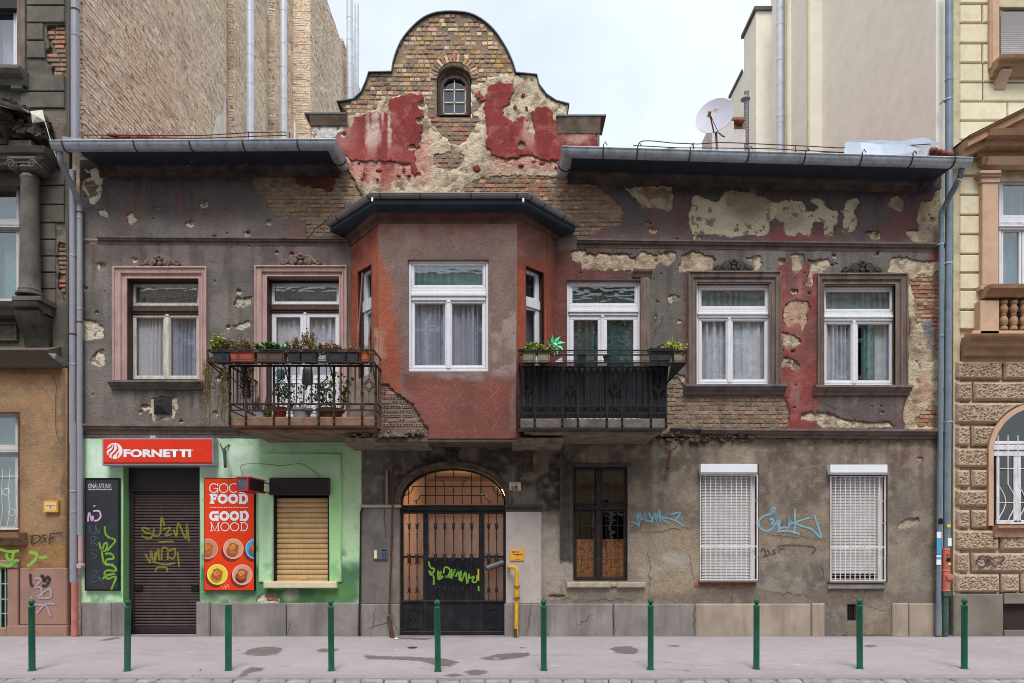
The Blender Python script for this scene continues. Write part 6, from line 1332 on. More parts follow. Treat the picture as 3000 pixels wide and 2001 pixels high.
# exposed bricks
for zone in lb:
    zz = np.array(zone); yy = zz[:,1].min()
    while yy < zz[:,1].max():
        xx = zz[:,0].min()-random.uniform(0,20)
        while xx < zz[:,0].max():
            l_ = random.choice([30,46]); cx, cy = xx+l_/2, yy+6
            if inpoly(np.array([cx]), np.array([cy]), zone)[0]:
                me = brick_mesh('pinkish'); b = bpy.data.objects.new('brick', me); col.objects.link(b); b.parent = LN; b.location = (PX(cx)+8,.03, PZ(cy)); b.scale = ((l_-3)/180,.03,10.5/180)
            xx += l_
        yy += 13.4
# rusticated ashlar blocks
for (x0, x1), ys in (((80,192),(-60,19,70,121,174)),((114,192),(500,546,602,655,704,752,800,848,900)),((62,192),(222,271,320)),((114,166),(419,463,510))):
    for a, b in zip(ys[:-1], ys[1:]):
        xr_ = x1
        if 650 < a < 860: xr_ = 166
        if 60 < a < 200: xr_ = 132+random.uniform(-8,4)
        q = MB(); q.box(PX(x0+1), PX(xr_-1),-.03,.03, PZ(b-1.6), PZ(a+1.6),.01); q.build('ashlar_block', M_lg, LN)
for a, b, c, d in ((0,1300,57,182), ):
    pass
# windows
def nwin(parent, x0, y0, x1, y1, t0, t1, y, mxx, cm, dent=True, m=None):
    q = MB(); m = m or mat('greyed_white_frame',(192,190,190),.6, var=.1); ringb(q, x0, y0, x1, y1,6, y, y+.1)
    q.pbox(x0, t0, x1, t1, y-.02, y+.08,.006)
    if dent:
        for i in range(int((x1-x0)/3.2)): q.pbox(x0+i*3.2, t0+(t1-t0)*.36, x0+i*3.2+1.6, t0+(t1-t0)*.55, y-.035, y-.019)
        q.pbox(x0, t0+(t1-t0)*.6, x1, t0+(t1-t0)*.75, y-.045, y-.019,.004)
    f = q.build('window', m, parent)
    for a, b, c, d in ((x0+6, y0+6, x1-6, t0),(x0+6, t1, mxx-1, y1-6),(mxx+1, t1, x1-6, y1-6)):
        if d-b < 4 or c-a < 6: continue
        s_ = MB(); ringb(s_, a, b, c, d,7, y+.02, y+.07); s_.build('sash', m, f); g = MB(); g.quad(*[P(*p_, y+.05) for p_ in ((a+6, d-6),(c-6, d-6),(c-6, b+6),(a+6, b+6))]); g.build('pane', M_glass, f)
    curtain('curtain', x0, y0, x1, y1, y+.2, cm, f,.03,6,3); room(x0, y0, x1, y1, y+.1, f,1); return f
nwin(LN,-90,20,52,217,-40,-30,.1,-20, M_c2, False, M_white); nwin(LN,-90,545,60,888,648,672,.12,-20, M_c3); nwin(LN,-90,1209,57,1556,1310,1330,.1,-20, M_c3)
reveal('window_reveal', wl[0],.0,.3, M_greytrim, LN); reveal('window_reveal', wl[1],.0,.3, M_greytrim, LN); reveal('window_reveal', wl[2],.0,.3, M_lo, LN)
q = MB(); q.box(PX(53), PX(78),-.04,.02, PZ(217), PZ(-60),.012); q.build('window_jamb', M_greytrim, LN)
q = MB(); q.box(-9, PX(52),.02,.12, PZ(21), PZ(-60)); q.build('roller_box', M_roll, LN)
q = MB(); q.sweep([(0,-.22),(.1,-.22),(.12,-.14),(.2,-.1),(.25,-.04),(.25,.01),(0,.02)],[(-9,0, PZ(219)),(PX(88),0, PZ(222))]); q.build('window_sill', M_lg, LN)
q = MB(); q.box(PX(44), PX(77),-.1,0, PZ(272), PZ(246),.01); q.box(-9, PX(44),-.03,0, PZ(262), PZ(252)); q.build('sill_block', mat('greenish_grey_block',(96,104,100),.9, var=.2), LN)
# broken pediment, torn tin and rubble
q = MB(); q.add([P(-60,268,-.6), P(0,292,-.6), P(60,314,-.5), P(85,326,-.4), P(85,332,-.4), P(0,310,-.6), P(-60,290,-.6), P(-60,262,0), P(85,322,0)],[(0,1,2,3,4,5,6),(0,7,8,3,2,1)]); q.build('torn_tin_capping', mat('torn_tin',(168,160,156),.6,.2, var=.2, vs=12, dirt=(96,78,70), dirt_amt=.6), LN)
mb = MB()
for x, yt, yb in ((-40,290,440),(10,305,430),(50,322,420),(90,345,425),(125,370,425)): rubble(mb, x-35, x+30, yt, yb,95,.0,.5 if x < 60 else .28,.03,.09)
tag(mb.build('crumbling_pediment', mat('rubble_grey',(84,78,70),.95, var=.6, vs=9, bump=1, bs=35, dist=.02, dirt=(44,40,38), dirt_amt=.8), LN), kind='stuff')
q = MB(); q.sweep([(0,-.3),(.3,-.3),(.32,-.2),(.4,-.18),(.45,-.1),(.48,0),(0,0)],[(-9,0, PZ(398)),(PX(58),0, PZ(398))]); q.build('broken_cornice', mat('sooty_stucco',(72,68,62),.92, var=.35, vs=6, bump=.7, dirt=(40,38,36), dirt_amt=.6), LN)
q = MB(); q.box(-9, PX(91,-.25),-.25,0, PZ(442,-.25), PZ(410,-.25)); q.sweep([(0,-.22),(.14,-.22),(.15,-.16),(.19,-.15),(.2,-.09),(.25,-.08),(.3,0),(0,0)],[(-9,-.12, PZ(444,-.25)),(PX(100,-.25),-.12, PZ(444,-.25)),(PX(101,-.25)+.001,0, PZ(444,-.25))]); q.build('entablature', M_lg, LN)
# column with ionic capital
cy_ = -.2; cxx = PX(88, cy_); q = MB(); zb_, zt_ = PZ(868, cy_), PZ(515, cy_)
q.lathe(cxx, cy_, zb_,[(.2,0),(.2,.03),(.16,.06),(.165,.09),(.145,.12),(.145,.3)]+[(.145-.02*t,.3+(zt_-zb_-.4)*t) for t in (.3,.6,1)]+[(.14, zt_-zb_-.06),(.115, zt_-zb_)],24)
q.build('column_shaft', M_lg, LN, smooth=True)
q = MB(); zc = PZ(505, cy_); q.box(cxx-.22, cxx+.22, cy_-.2, cy_+.2, PZ(486, cy_), PZ(478, cy_),.01); q.lathe(cxx, cy_, PZ(512, cy_),[(.12,0),(.17,.05),(.15,.1)],20)
for sg in (-1,1):
    sp = [(cxx+sg*(.165+(.075*(1-t/14))*math.cos(t*.9)*1), cy_-.19-.001*t, zc+.03+(.075*(1-t/14))*math.sin(t*.9)) for t in range(14)]
    q.tube(sp,[.016*(1-.04*t) for t in range(14)],7); q.lathe(cxx+sg*.165, cy_-.16, zc+.03,[(.07,.3),(.075,.0),(.02,-.01)],14, ax='y')
q.box(cxx-.17, cxx+.17, cy_-.17, cy_+.1, zc+.06, zc+.1); q.build('column_capital', M_lg, LN, smooth=True)
q = MB(); q.box(PX(30,-.4), PX(116,-.4),-.38,0, PZ(882,-.35), PZ(868,-.35),.01); q.sweep([(0,-.16),(.2,-.16),(.24,-.1),(.34,-.06),(.38,0),(0,0)],[(-9,0, PZ(884,-.35)),(PX(118,-.3),0, PZ(884,-.35))]); q.build('column_pedestal', M_lg, LN)
q = MB(); pr = [(0,-.62),(.06,-.6),(.1,-.5),(.12,-.36),(.22,-.24),(.3,-.12),(.34,0),(0,0)]; q.sweep(pr,[(PX(45,-.3),0, PZ(912,-.3)),(PX(118,-.3),0, PZ(912,-.3))]); q.build('scroll_console', mat('sooty_stucco'), LN, smooth=True)
q = MB(); ringb(q,-60,944,47,998,4,-.06,0,.01); q.build('recessed_panel', M_lg, LN)
q = MB(); q.sweep([(0,-.2),(.12,-.2),(.2,-.1),(.3,-.02),(.34,.02),(.0,.16)],[(-9,0, PZ(1045)),(PX(180),0, PZ(1045))]); q.build('floor_cornice', mat('metal_clad_cornice',(110,98,86),.8,.1, var=.25, vs=5, bump=.4, dirt=(64,56,50), dirt_amt=.6), LN)
q = MB(); q.add([P(140,1034,-.36), P(165,1036,-.36), P(186,1052,-.2), P(178,1066,-.2), P(160,1052,-.36)],[(0,1,2,3,4)]); q.build('bent_tin', M_zinc2, LN)
# window grille, sill, plinth, cellar window
q = MB()
for xx, dx in ((-2,1),(8,-3),(30,-5),(53,-6)): q.tube([P(xx,1372,-.06), P(xx+dx,1440,-.06), P(xx+dx*.3,1500,-.06), P(xx-6+dx,1552,-.06)],.006,5)
for yy in (1395,1549): q.tube([P(-60, yy,-.06), P(56, yy,-.06)],.006,5)
for cx, cy2 in ((18,1441),(35,1501)): q.tube([P(cx+10*math.cos(t*.524), cy2+10*math.sin(t*.524),-.065) for t in range(13)],.005,5)
q.build('window_grille', M_grille, LN)
q = MB(); q.sweep([(0,-.2),(.08,-.2),(.1,-.12),(.2,-.08),(.22,0),(0,.0)],[(-9,0, PZ(1560)),(PX(80),0, PZ(1560))]); 
for cx in (3,48): q.tube([P(cx+8*math.cos(t*.524),1577+8*math.sin(t*.524),-.13) for t in range(13)],.014,6)
q.build('carved_sill', mat('carved_buff_sill',(140,112,84),.9, var=.3, vs=9, bump=.5), LN)
for a, b, c, d, o in ((64,1664,202,1830,.05),(28,1664,60,1840,.06),(28,1831,205,1870,.07),(-60,1838,26,1870,.05),(-60,1640,60,1664,.08)): q = MB(); q.box(PX(a), PX(b) if False else PX(c),-o,.02, PZ(d), PZ(b),.014); q.build('plinth_stone', M_lp if a != 64 or d != 1870 else M_plinth, LN)
q = MB()
for xx in (-14,4,18): q.box(PX(xx), PX(xx+2.5),-.03,-.01, PZ(1838), PZ(1665))
for yy in (1710,1755,1797): q.box(PX(-60), PX(25),-.02,-.01, PZ(yy+1.5), PZ(yy-1.5))
q.build('cellar_grille', mat('pale_green_bars',(150,176,158),.6), LN); q = MB(); q.quad(P(-60,1838,.05), P(26,1838,.05), P(26,1665,.05), P(-60,1665,.05)); q.build('cellar_window', M_black, LN)
q = MB(); q.tube([P(a, b,-.03) for a, b in z('E',[(0,975),(100,985),(320,988),(350,1010),(370,1080),(362,1200),(365,1350),(372,1400),(400,1440)])],.006,5); q.build('wall_cable', M_lg, LN)
# ================================================================== RIGHT NEIGHBOUR
RN = thing('right_neighbour_house',(8,0,0), 'cream and tan classical house with rusticated lower storey at the right edge', 'house')
M_rc = mat('cream_ashlar',(230,218,188),.88, var=.08, vs=2.5, bump=.5, bs=60, dirt=(176,154,120), dirt_amt=.4)
M_rt = mat('tan_stone_trim',(172,136,106),.88, var=.12, vs=4, bump=.35, bs=60, dirt=(122,92,68), dirt_amt=.5)
M_rp = mat('pinkish_pilaster',(202,168,142),.88, var=.08, vs=4, bump=.3, dirt=(160,126,100), dirt_amt=.35)
M_rr = mat('vermiculated_stone',(184,156,130),.92, var=.15, vs=4, bump=.9, bs=24, dist=.03, dirt=(120,92,68), dirt_amt=.6)
mb = MB(); mb.box(PX(2800), PX(2924),.04,.6, PZ(1190),13.5); mb.box(PX(2800), PX(2900),.04,.6,0, PZ(1190)); [mb.box(PX(c),12,.043,.6, PZ(b), PZ(a)) for a, b, c in ((-500,14,2924),(198,526,2924),(848,1860,2900))]; mb.box(PX(2793),12,.6,1.4,0,13.4); mb.build('wall_core', mat('cream_core',(204,190,160),.9, var=.15, dirt=(140,116,90), dirt_amt=.5), RN)
q = MB(); q.box(PX(2793), PX(2812),.0,.1,0, PZ(-60)); q.build('corner_strip', mat('cream_core'), RN)
ys = [-60,14,70,129,187,243,299,355,411,463,516,573,632,688,746,800,850,909,966]
for i,(a, b) in enumerate(zip(ys[:-1], ys[1:])):
    x1_ = 2896 if b < 245 else (3060 if b < 415 else 2874); sp = [(2810,2874),(2878, x1_)] if (i % 2 == 1 and x1_ == 2896) else ([(2810,2876),(2880,3060)] if 240 < b < 300 else ([(2810,2948),(2951,3060)] if 300 < b < 360 else [(2810, x1_)]))
    if b > 750: sp = [(2810,2873)]
    for c, d in sp: q = MB(); q.box(PX(c), PX(d),-.02,.05, PZ(b-2.4), PZ(a+2.4),.014); q.build('ashlar_block', M_rc, RN)
def rbox(name, a, b, c, d, o, m, ch=.01, y1=.05): q = MB(); q.pbox(a, b, c, d,-o, y1, ch); return q.build(name, m, RN)
rbox('window_jamb',2901,-60,2929,198,.08, M_rp); rbox('window_jamb',2908,-60,2922,198,.1, M_rp)
q = MB(); q.sweep([(0,-.2),(.1,-.2),(.12,-.15),(.2,-.12),(.24,-.06),(.3,-.05),(.32,0),(0,.02)],[(PX(2895),0, PZ(198)),(11,0, PZ(198))]); q.build('window_sill', M_rt, RN)
q = MB(); q.sweep([(0,-.22),(.04,-.22),(.08,-.16),(.1,-.1),(.18,-.04),(.2,0),(0,0)],[(PX(2910),0, PZ(226)),(PX(2940),0, PZ(226))]); q.build('sill_console', M_rp, RN, smooth=True)
f = nwin(RN,2930,14,3110,198,2,12,.1,3090, M_c4, False, M_white)
q = MB(); yy = 32
while yy < 192: a, b = PX(2934,.05), PX(3090,.05); q.add([(a,.07, PZ(yy,.05)),(b,.07, PZ(yy,.05)),(a,.055, PZ(yy+3,.05)),(b,.055, PZ(yy+3,.05)),(a,.075, PZ(yy+5.6,.05)),(b,.075, PZ(yy+5.6,.05))],[(0,1,3,2),(2,3,5,4)]); yy += 5.8
tag(q.build('shutter_slats', M_wshut, RN), kind='stuff')
# pediment over the middle window
q = MB(); h0 = PZ(450,-.35)
prs = [(0,-.26),(.14,-.26),(.16,-.2),(.3,-.18),(.32,-.1),(.42,-.08),(.46,0),(0,0)]
q.sweep(prs,[(PX(2870,-.2),0, PZ(388,-.35)),(11,0, PZ(388,-.35))]); q.build('pediment_cornice', M_rt, RN)
q = MB()
A_, B_ = P(2838,400,-.42), P(3120,258,-.42); du = (B_[2]-A_[2])/(B_[0]-A_[0])
for o0, u0, u1 in ((.44,-.02,.0),(.4,-.14,-.02),(.3,-.26,-.14)):
    q.add([(A_[0]+.0,-o0, A_[2]+u0),(B_[0],-o0, B_[2]+u0),(B_[0],-o0, B_[2]+u1),(A_[0],-o0, A_[2]+u1),(A_[0],0, A_[2]+u0),(B_[0],0, B_[2]+u0),(B_[0],0, B_[2]+u1),(A_[0],0, A_[2]+u1)],[(0,1,2,3),(0,4,5,1),(3,2,6,7),(0,3,7,4)])
q.build('raking_cornice', M_rt, RN); q = MB(); q.add([(A_[0]-.02,-.46, A_[2]),(B_[0],-.46, B_[2]),(B_[0],0, B_[2]+.03),(A_[0]-.02,0, A_[2]+.03)],[(0,1,2,3)]); q.build('pediment_flashing', M_zinc, RN)
q = MB(); q.add([(PX(2880,-.1),-.08, PZ(378,-.1)),(PX(3120,-.1),-.08, PZ(378,-.1)),(PX(3120,-.1),-.08, PZ(268,-.1))],[(0,1,2)]); q.build('pediment_field', M_rt, RN)
for xx in (2905,2954,3004): q = MB(); q.pbox(xx,409, xx+22,426,-.24,0,.006); q.build('dentil', M_rt, RN)
q = MB(); q.pbox(2878,442,3120,480,-.14,.05); q.sweep([(0,-.1),(.16,-.1),(.19,-.05),(.22,0),(0,0)],[(PX(2870),0, PZ(480)),(11,0, PZ(480))]); q.pbox(2876,440,3120,430,-.18,.05) ; q.build('frieze', M_rp, RN)
q = MB(); q.pbox(2878,535,2926,835,-.1,.05,.008); q.build('pilaster', M_rp, RN); q = MB()
for k,(a, b) in enumerate(((498,507),(508,516),(517,534))): q.pbox(2872+k*2, a,2934-k*2, b,-.18+.03*k,.05,.006)
q.build('pilaster_capital', M_rp, RN); q = MB(); q.pbox(2874,836,2932,848,-.13,.05,.008); q.build('pilaster_base', M_rp, RN)
nwin(RN,2927,526,3110,848,637,672,.08,2994, M_c3, True, M_white)
q = MB(); q.sweep([(0,-.16),(.16,-.16),(.2,-.1),(.28,-.06),(.3,0),(0,.0)],[(PX(2866),0, PZ(851)),(11,0, PZ(851))]); q.build('balustrade_rail', M_rt, RN)
q = MB(); q.pbox(2872,880,2928,978,-.16,.05,.008); q.pbox(2850,968,3120,988,-.16,.05,.008); q.build('balustrade_pier', M_rp, RN)
q = MB(); q.pbox(2928,880,3120,970,.02,.05); q.build('niche_back', mat('shaded_niche',(108,84,66),.9), RN)
b0 = None
for xx in (2940,2969,2999,3028):
    if b0 is None:
        q = MB(); X, y, Z = P(xx,966,-.1); q.lathe(X, y, Z,[(.06,0),(.06,.03),(.04,.05),(.065,.12),(.06,.17),(.035,.22),(.05,.235),(.035,.25),(.06,.3),(.065,.34),(.04,.4),(.06,.43),(.06,.46)],14); b0 = q.build('baluster', M_rt, RN, smooth=True); bx0 = xx
    else: o = b0.copy(); col.objects.link(o); o.location = (PX(xx,-.1)-PX(bx0,-.1),0,0)
q = MB(); q.sweep([(0,-.4),(.02,-.4),(.03,-.3),(.1,-.28),(.12,-.2),(.2,-.16),(.22,-.08),(.3,-.04),(.32,0),(0,.02)],[(PX(2816),0, PZ(994)),(11,0, PZ(994))]); q.build('floor_cornice', M_rt, RN)
# vermiculated blocks with carved worm-track relief, cut round the arched window
AC = (3040,1330); AR = 150
def vblock(poly_px):
    a = np.array(poly_px); X0, Y0 = a.min(0); X1, Y1 = a.max(0)
    def dd(x, y):
        e = np.full(len(x),1e9)
        for i in range(len(a)):
            p, q_ = a[i], a[(i+1) % len(a)]; d = q_-p; t = np.clip(((x-p[0])*d[0]+(y-p[1])*d[1])/(d@d),0,1); e = np.minimum(e, np.hypot(x-p[0]-t*d[0], y-p[1]-t*d[1]))
        n_ = fbm(x*1.0, y*1.5,3.6,2,4); return np.clip(e/6,0,1)*.05 - np.where(e > 8,.02*sst(.52,.64, n_),0)
    def cc(x, y):
        n_ = fbm(x*1.0, y*1.5,3.6,2,4); return paint(x, y,(178,156,136),[('n',40,.5,.8,(168,138,112),.5,3)],.1,2)*(1-.35*sst(.52,.64, n_))[:, None]
    sheet('rusticated_block',[poly_px],[], facade_map, cc, RN, amat('vermiculated_tan',.92,.4,70,.006,.1),2.0 if X1 < 3005 or True else 3,.06,.0, dd)
def clipb(x0, y0, x1, y1):
    out = []; 
    if y1 < AC[1]-AR-2 or x1 < AC[0]-AR or y0 > 1545: return [(x0, y0),(x1, y0),(x1, y1),(x0, y1)]
    def lx(y): return AC[0]-(math.sqrt(max(0, AR**2-(AC[1]-y)**2)) if y < AC[1] else AR)
    r_ = [(x0, y0)]
    ys_ = np.linspace(y0, y1,9); r_ += [(min(x1, lx(q_)), q_) for q_ in ys_]; r_.append((x0, y1)); return r_
rows = [(1058,1113),(1119,1175),(1180,1242),(1248,1308),(1313,1370),(1376,1428),(1435,1485),(1493,1549),(1553,1612),(1619,1676),(1681,1736)]
for i,(a, b) in enumerate(rows):
    L2 = [(2798,2934),(2940,3010)] if i % 2 == 0 else [(2798,2846),(2852,3010)]
    if i in (3,5,7): L2 = [(2798,2840),(2846,3000 if i == 3 else 2908)]
    if i in (2,4,6): L2 = [(2797,3000 if i == 2 else 2906)]
    if i in (8,): L2 = [(2797,2924),(2930,3010)]
    if i == 9: L2 = [(2796,2838),(2846,3010)]
    if i == 10: L2 = [(2794,2926),(2932,2984),(2990,3020)]
    for c, d in L2: vblock(clipb(c, a+1, min(d,3006), b-1))
q = MB(); vs = []; n = 32; prf = [(AR,.0),(AR,.05),(AR-14,.05),(AR-14,-.2)]
for r_, o in prf:
    for i in range(n+1): a = math.pi*i/n; vs.append((PX(AC[0]-r_*math.cos(a)),-o, PZ(AC[1]-r_*math.sin(a))))
q.add(vs,[(k*(n+1)+i, k*(n+1)+i+1,(k+1)*(n+1)+i+1,(k+1)*(n+1)+i) for k in range(3) for i in range(n)]); q.box(PX(2891), PX(2905),-.05,.2, PZ(1540), PZ(1330)); q.box(PX(3176), PX(3190),-.05,.2, PZ(1540), PZ(1330)); q.build('arch_surround', M_rp, RN)
q = MB(); q.quad(P(2903,1556,.0301), P(3100,1556,.0301), P(3100,1190,.0301), P(2903,1190,.0301)); 
# arched window
rm_ = MB(); rm_.prism([(PX(2904), PZ(1543)),(PX(3176), PZ(1543))]+[(PX(3040+137*math.cos(math.pi*i/24)), PZ(1330-137*math.sin(math.pi*i/24))) for i in range(25)],.0,.035); rm_.build('dark_backing', M_black, RN)
q = MB(); y_ = -.02; q.pbox(2914,1292,3166,1301, y_-.02,.03,.005); q.pbox(2910,1320,3170,1336, y_-.02,.03,.005); q.pbox(2912,1303,3168,1318, y_-.04,.03,.005); q.pbox(2920,1335,2928,1530, y_,.03); q.pbox(2970,1335,2992,1530, y_-.01,.03,.005); q.pbox(2920,1524,3160,1536, y_-.01,.03,.005); q.pbox(3088,1335,3110,1530, y_-.01,.03,.005); q.pbox(3152,1335,3162,1530, y_,.03); wv = q.build('arched_window', M_white, RN)
q = MB(); y2 = -.01; q.add([(PX(3040-136*math.cos(math.pi*i/24), y2), y2, PZ(1330-136*math.sin(math.pi*i/24), y2)) for i in range(25)],[tuple(range(25))]); q.quad(P(2928,1524, y2), P(2970,1524, y2), P(2970,1336, y2), P(2928,1336, y2)); q.quad(P(2992,1524, y2), P(3090,1524, y2), P(3090,1336, y2), P(2992,1336, y2)); q.quad(P(3110,1524, y2), P(3154,1524, y2), P(3154,1336, y2), P(3110,1336, y2)); q.build('pane', glass('dark_blue_glass',(.3,.36,.4),.05,.03,.03), wv)
q = MB(); 
for i, xx in enumerate((2924,2953,2982,3010,3040,3070,3100,3130,3158)):
    q.tube([P(xx,1276,-.12), P(xx,1418,-.12)]+[P(xx-2+24*math.sin(t/10*3.14),1418+105*t/10,-.12) for t in range(1,10)]+[P(xx-2,1533,-.12)],.008,5)
for yy in (1373,1473): q.tube([P(2922, yy,-.11), P(3160, yy-1,-.11)],.007,5)
q.build('window_grille', M_grille, wv)
q = MB(); q.sweep([(0,-.18),(.08,-.18),(.1,-.05),(.16,-.03),(.16,0),(0,.01)],[(PX(2905),0, PZ(1541)),(11,0, PZ(1541))]); q.build('window_sill', M_rt, RN)
q = MB(); q.box(PX(2788), PX(2934),-.05,.06,-.02, PZ(1740),.015); q.box(PX(2934),11,-.07,.06, PZ(1768), PZ(1738),.01); q.box(PX(2938),11,-.04,.06,-.02, PZ(1846),.01); q.build('plinth_stone', amat('dummy') if False else mat('mossy_plinth',(126,120,112),.92, var=.3, vs=2.5, bump=.7, dirt=(84,92,50), dirt_amt=.5), RN)
q = MB(); q.quad(P(2938,1846,.03), P(3100,1846,.03), P(3100,1768,.03), P(2938,1768,.03)); q.build('cellar_opening', mat('rusty_dark_mesh',(52,38,34),.8, var=.3), RN)
# ================================================================== STREET
def gmap(x, y, o=0): o = np.broadcast_to(o, np.shape(x)); return np.stack([np.asarray(x)/100, np.asarray(y)/100, o+0.0*np.asarray(x)],-1)
def gp(pts): return [((a-CX)*(GY(b)-CY)/FP*100, GY(b)*100) for a, b in pts]
def gz(v, pts): return gp(z(v, pts))
YK = GY(1986)              # kerb line
pat = [gz('I',[(1600,1375),(1640,1345),(1720,1332),(1792,1330),(1860,1340),(1840,1370),(1770,1390),(1650,1392)]), gz('I',[(1545,1530),(1640,1465),(1740,1470),(1700,1490),(1640,1500),(1590,1535)]), gz('I',[(1545,1350),(1580,1348),(1570,1356)]), gz('I',[(640,1290),(760,1265),(800,1275),(700,1290)]),
       gz('J',[(385,1350),(440,1340),(550,1345),(500,1365),(410,1366)]), gz('J',[(690,1382),(800,1390),(1000,1395),(1190,1402),(1345,1430),(1280,1462),(1180,1450),(1080,1425),(900,1415),(740,1410)]), gz('J',[(1475,1405),(1600,1375),(1790,1368),(1792,1390),(1600,1420),(1520,1418)]),
       gz('J',[(1375,1495),(1420,1482),(1500,1485),(1515,1505),(1450,1518),(1390,1512)]), gz('J',[(1225,1520),(1300,1503),(1370,1515),(1320,1530)]), gz('J',[(1000,1335),(1050,1330),(1045,1342),(1010,1343)]), gz('J',[(0,1465),(60,1470),(30,1488),(0,1490)]), gz('J',[(860,1270),(1170,1270),(1120,1286),(960,1282)]), gz('J',[(1730,1332),(1770,1332),(1755,1342)]),
       gz('K',[(752,1345),(800,1328),(900,1326),(955,1355),(900,1380),(800,1372)]), gz('K',[(1135,1320),(1215,1320),(1200,1332),(1140,1330)]), gz('K',[(0,1395),(120,1370),(240,1372),(180,1400),(40,1418)]), gz('K',[(160,1333),(200,1331),(195,1341),(165,1341)]),
       gz('L',[(735,1317),(800,1316),(825,1326),(780,1334),(740,1330)])]
pops = [('n',160,.4,.7,(168,158,164),.6,3),('b',-900, YK*100-5,900, YK*100+22,9,(142,132,136),.8),('b',-900, YK*100+12,900, YK*100+52,16,(158,148,153),.6),('b',-900,-14,900,10,8,(112,102,100),.75),('n',26,.58,.75,(158,148,150),.5,7)]
pops += [('p', p_,(104,95,93),.92) for p_ in pat]+[('e', random.uniform(-780,780), random.uniform(-300,-20), random.uniform(1.5,5), random.uniform(1.5,4),.3, random.choice([(120,110,110),(148,138,138),(200,192,194)]),.7) for _ in range(70)]
sheet('pavement',[[(-1300, YK*100),(1300, YK*100),(1300,60),(-1300,60)]],[], gmap, lambda x, y: paint(x, y,(158,151,154), pops,.13,31,3), None, amat('smooth_old_asphalt',.85,.8,150,.006,.3, grain=.28),4,.12,.0, lambda x, y: .004*(fbm(x, y,60,3,5)-.5), smooth=True)['kind'] = 'structure'
mb = MB(); mb.quad((-150,-300,-.16),(150,-300,-.16),(150,300,-.16),(-150,300,-.16)); tag(mb.build('ground', mat('dark_ground',(96,90,88),.95)), kind='structure')
mb = MB(); mb.quad((-40,-14,-.11),(40,-14,-.11),(40, YK-.01,-.11),(-40, YK-.01,-.11)); RD = tag(mb.build('road', mat('road_joint_grit',(62,56,54),.95, var=.3, vs=20, bump=.8)), kind='structure')
M_sett = mat('granite_sett',(160,150,148),.8, var=.22, vs=7, bump=.5, bs=60, dirt=(96,88,86), dirt_amt=.5)
SM = []
for k in range(6):
    q = MB(); n = 6; vs = []
    pr = [(1.0,-1),(1.0,-.25),(.93,-.06),(.8,0)]
    base = [(-.5,-.5),(.0,-.52),(.5,-.5),(.52,0),(.5,.5),(.0,.52),(-.5,.5),(-.52,0)]; base = [(a*random.uniform(.93,1), b*random.uniform(.93,1)) for a, b in base]
    for s_, h in pr: vs += [(a*s_, b*s_, h*.5+random.uniform(-.03,.03)) for a, b in base]
    q.add(vs,[(j*8+i, j*8+(i+1) % 8,(j+1)*8+(i+1) % 8,(j+1)*8+i) for j in range(3) for i in range(8)]+[tuple(24+i for i in range(8))]); me = bpy.data.meshes.new('sett'); me.from_pydata(q.v,[], q.f); me.materials.append(M_sett); me.polygons.foreach_set('use_smooth',[True]*len(me.polygons)); SM.append(me)
st = MB()
for r_ in range(11):
    yy = YK-.012-.075-r_*.16; xx = -5.9-random.uniform(0,.2)-(5 if r_ > 1 else 0)
    while xx < (5.9 if r_ < 2 else 10):
        l_ = random.uniform(.24,.33) if r_ == 0 else random.uniform(.16,.24); me = random.choice(SM); zz = -.004 if r_ == 0 else -.045+random.uniform(-.006,.006)-.01*min(r_,3)
        if r_ < 2 and abs(xx) < 6.2:
            o = bpy.data.objects.new('sett', me); col.objects.link(o); o.parent = RD; o.location = (xx+l_/2, yy, zz+random.uniform(-.006,.006)); o.scale = (l_-.012,.148,.2); o.rotation_euler = (random.uniform(-.03,.03), random.uniform(-.03,.03), random.uniform(-.02,.02))
        else: st.add([(xx+l_/2+v.co.x*(l_-.014), yy+v.co.y*.146, zz+v.co.z*.2) for v in me.vertices],[tuple(p_.vertices) for p_ in me.polygons])
        xx += l_
tag(st.build('sett_paving', M_sett, RD), kind='stuff')
# far side of the street: the houses that the windows reflect
OPH = thing('opposite_house',(0,-17,0), 'row house across the street behind the camera, seen only in reflections', 'house')
mb = MB(); xs_ = [-14+i*2.5 for i in range(12)]
M_op = mat('opposite_cream_brick',(176,152,118),.9, var=.2, vs=2, bump=.3, dirt=(110,92,74), dirt_amt=.5); yo_ = -17
zlev = [(1.0,3.0),(4.6,6.8),(8.2,10.4)]
prev = 0
for z0_, z1_ in zlev:
    mb.box(-16,16, yo_-.4, yo_, prev, z0_)
    for i in range(len(xs_)+1):
        a = -16 if i == 0 else xs_[i-1]+1.3; b = 16 if i == len(xs_) else xs_[i]; mb.box(a, b, yo_-.4, yo_, z0_, z1_)
    prev = z1_
mb.box(-16,16, yo_-.4, yo_, prev,11.6); mb.box(-16,16, yo_-.4, yo_+.35,11.4,11.8); mb.box(-16,16, yo_, yo_+.15,3.7,3.95); mb.build('wall', M_op, OPH)
f0 = None
for z0_, z1_ in zlev:
    for x in xs_:
        q = MB()
        for a, b, c, d in ((x, x+1.3, z0_, z0_+.08),(x, x+1.3, z1_-.08, z1_),(x, x+.08, z0_, z1_),(x+1.22, x+1.3, z0_, z1_),(x+.6, x+.7, z0_, z1_),(x, x+1.3, z0_+1.5, z0_+1.6)): q.box(a, b, yo_-.2, yo_-.12, c, d)
        q.box(x-.15, x, yo_-.1, yo_+.06, z0_-.1, z1_+.2); q.box(x+1.3, x+1.45, yo_-.1, yo_+.06, z0_-.1, z1_+.2); q.build('window', M_white, OPH)
q = MB(); q.box(-16,16, yo_-.5, yo_-.42,0,11.5); q.build('dark_interior', M_black, OPH)
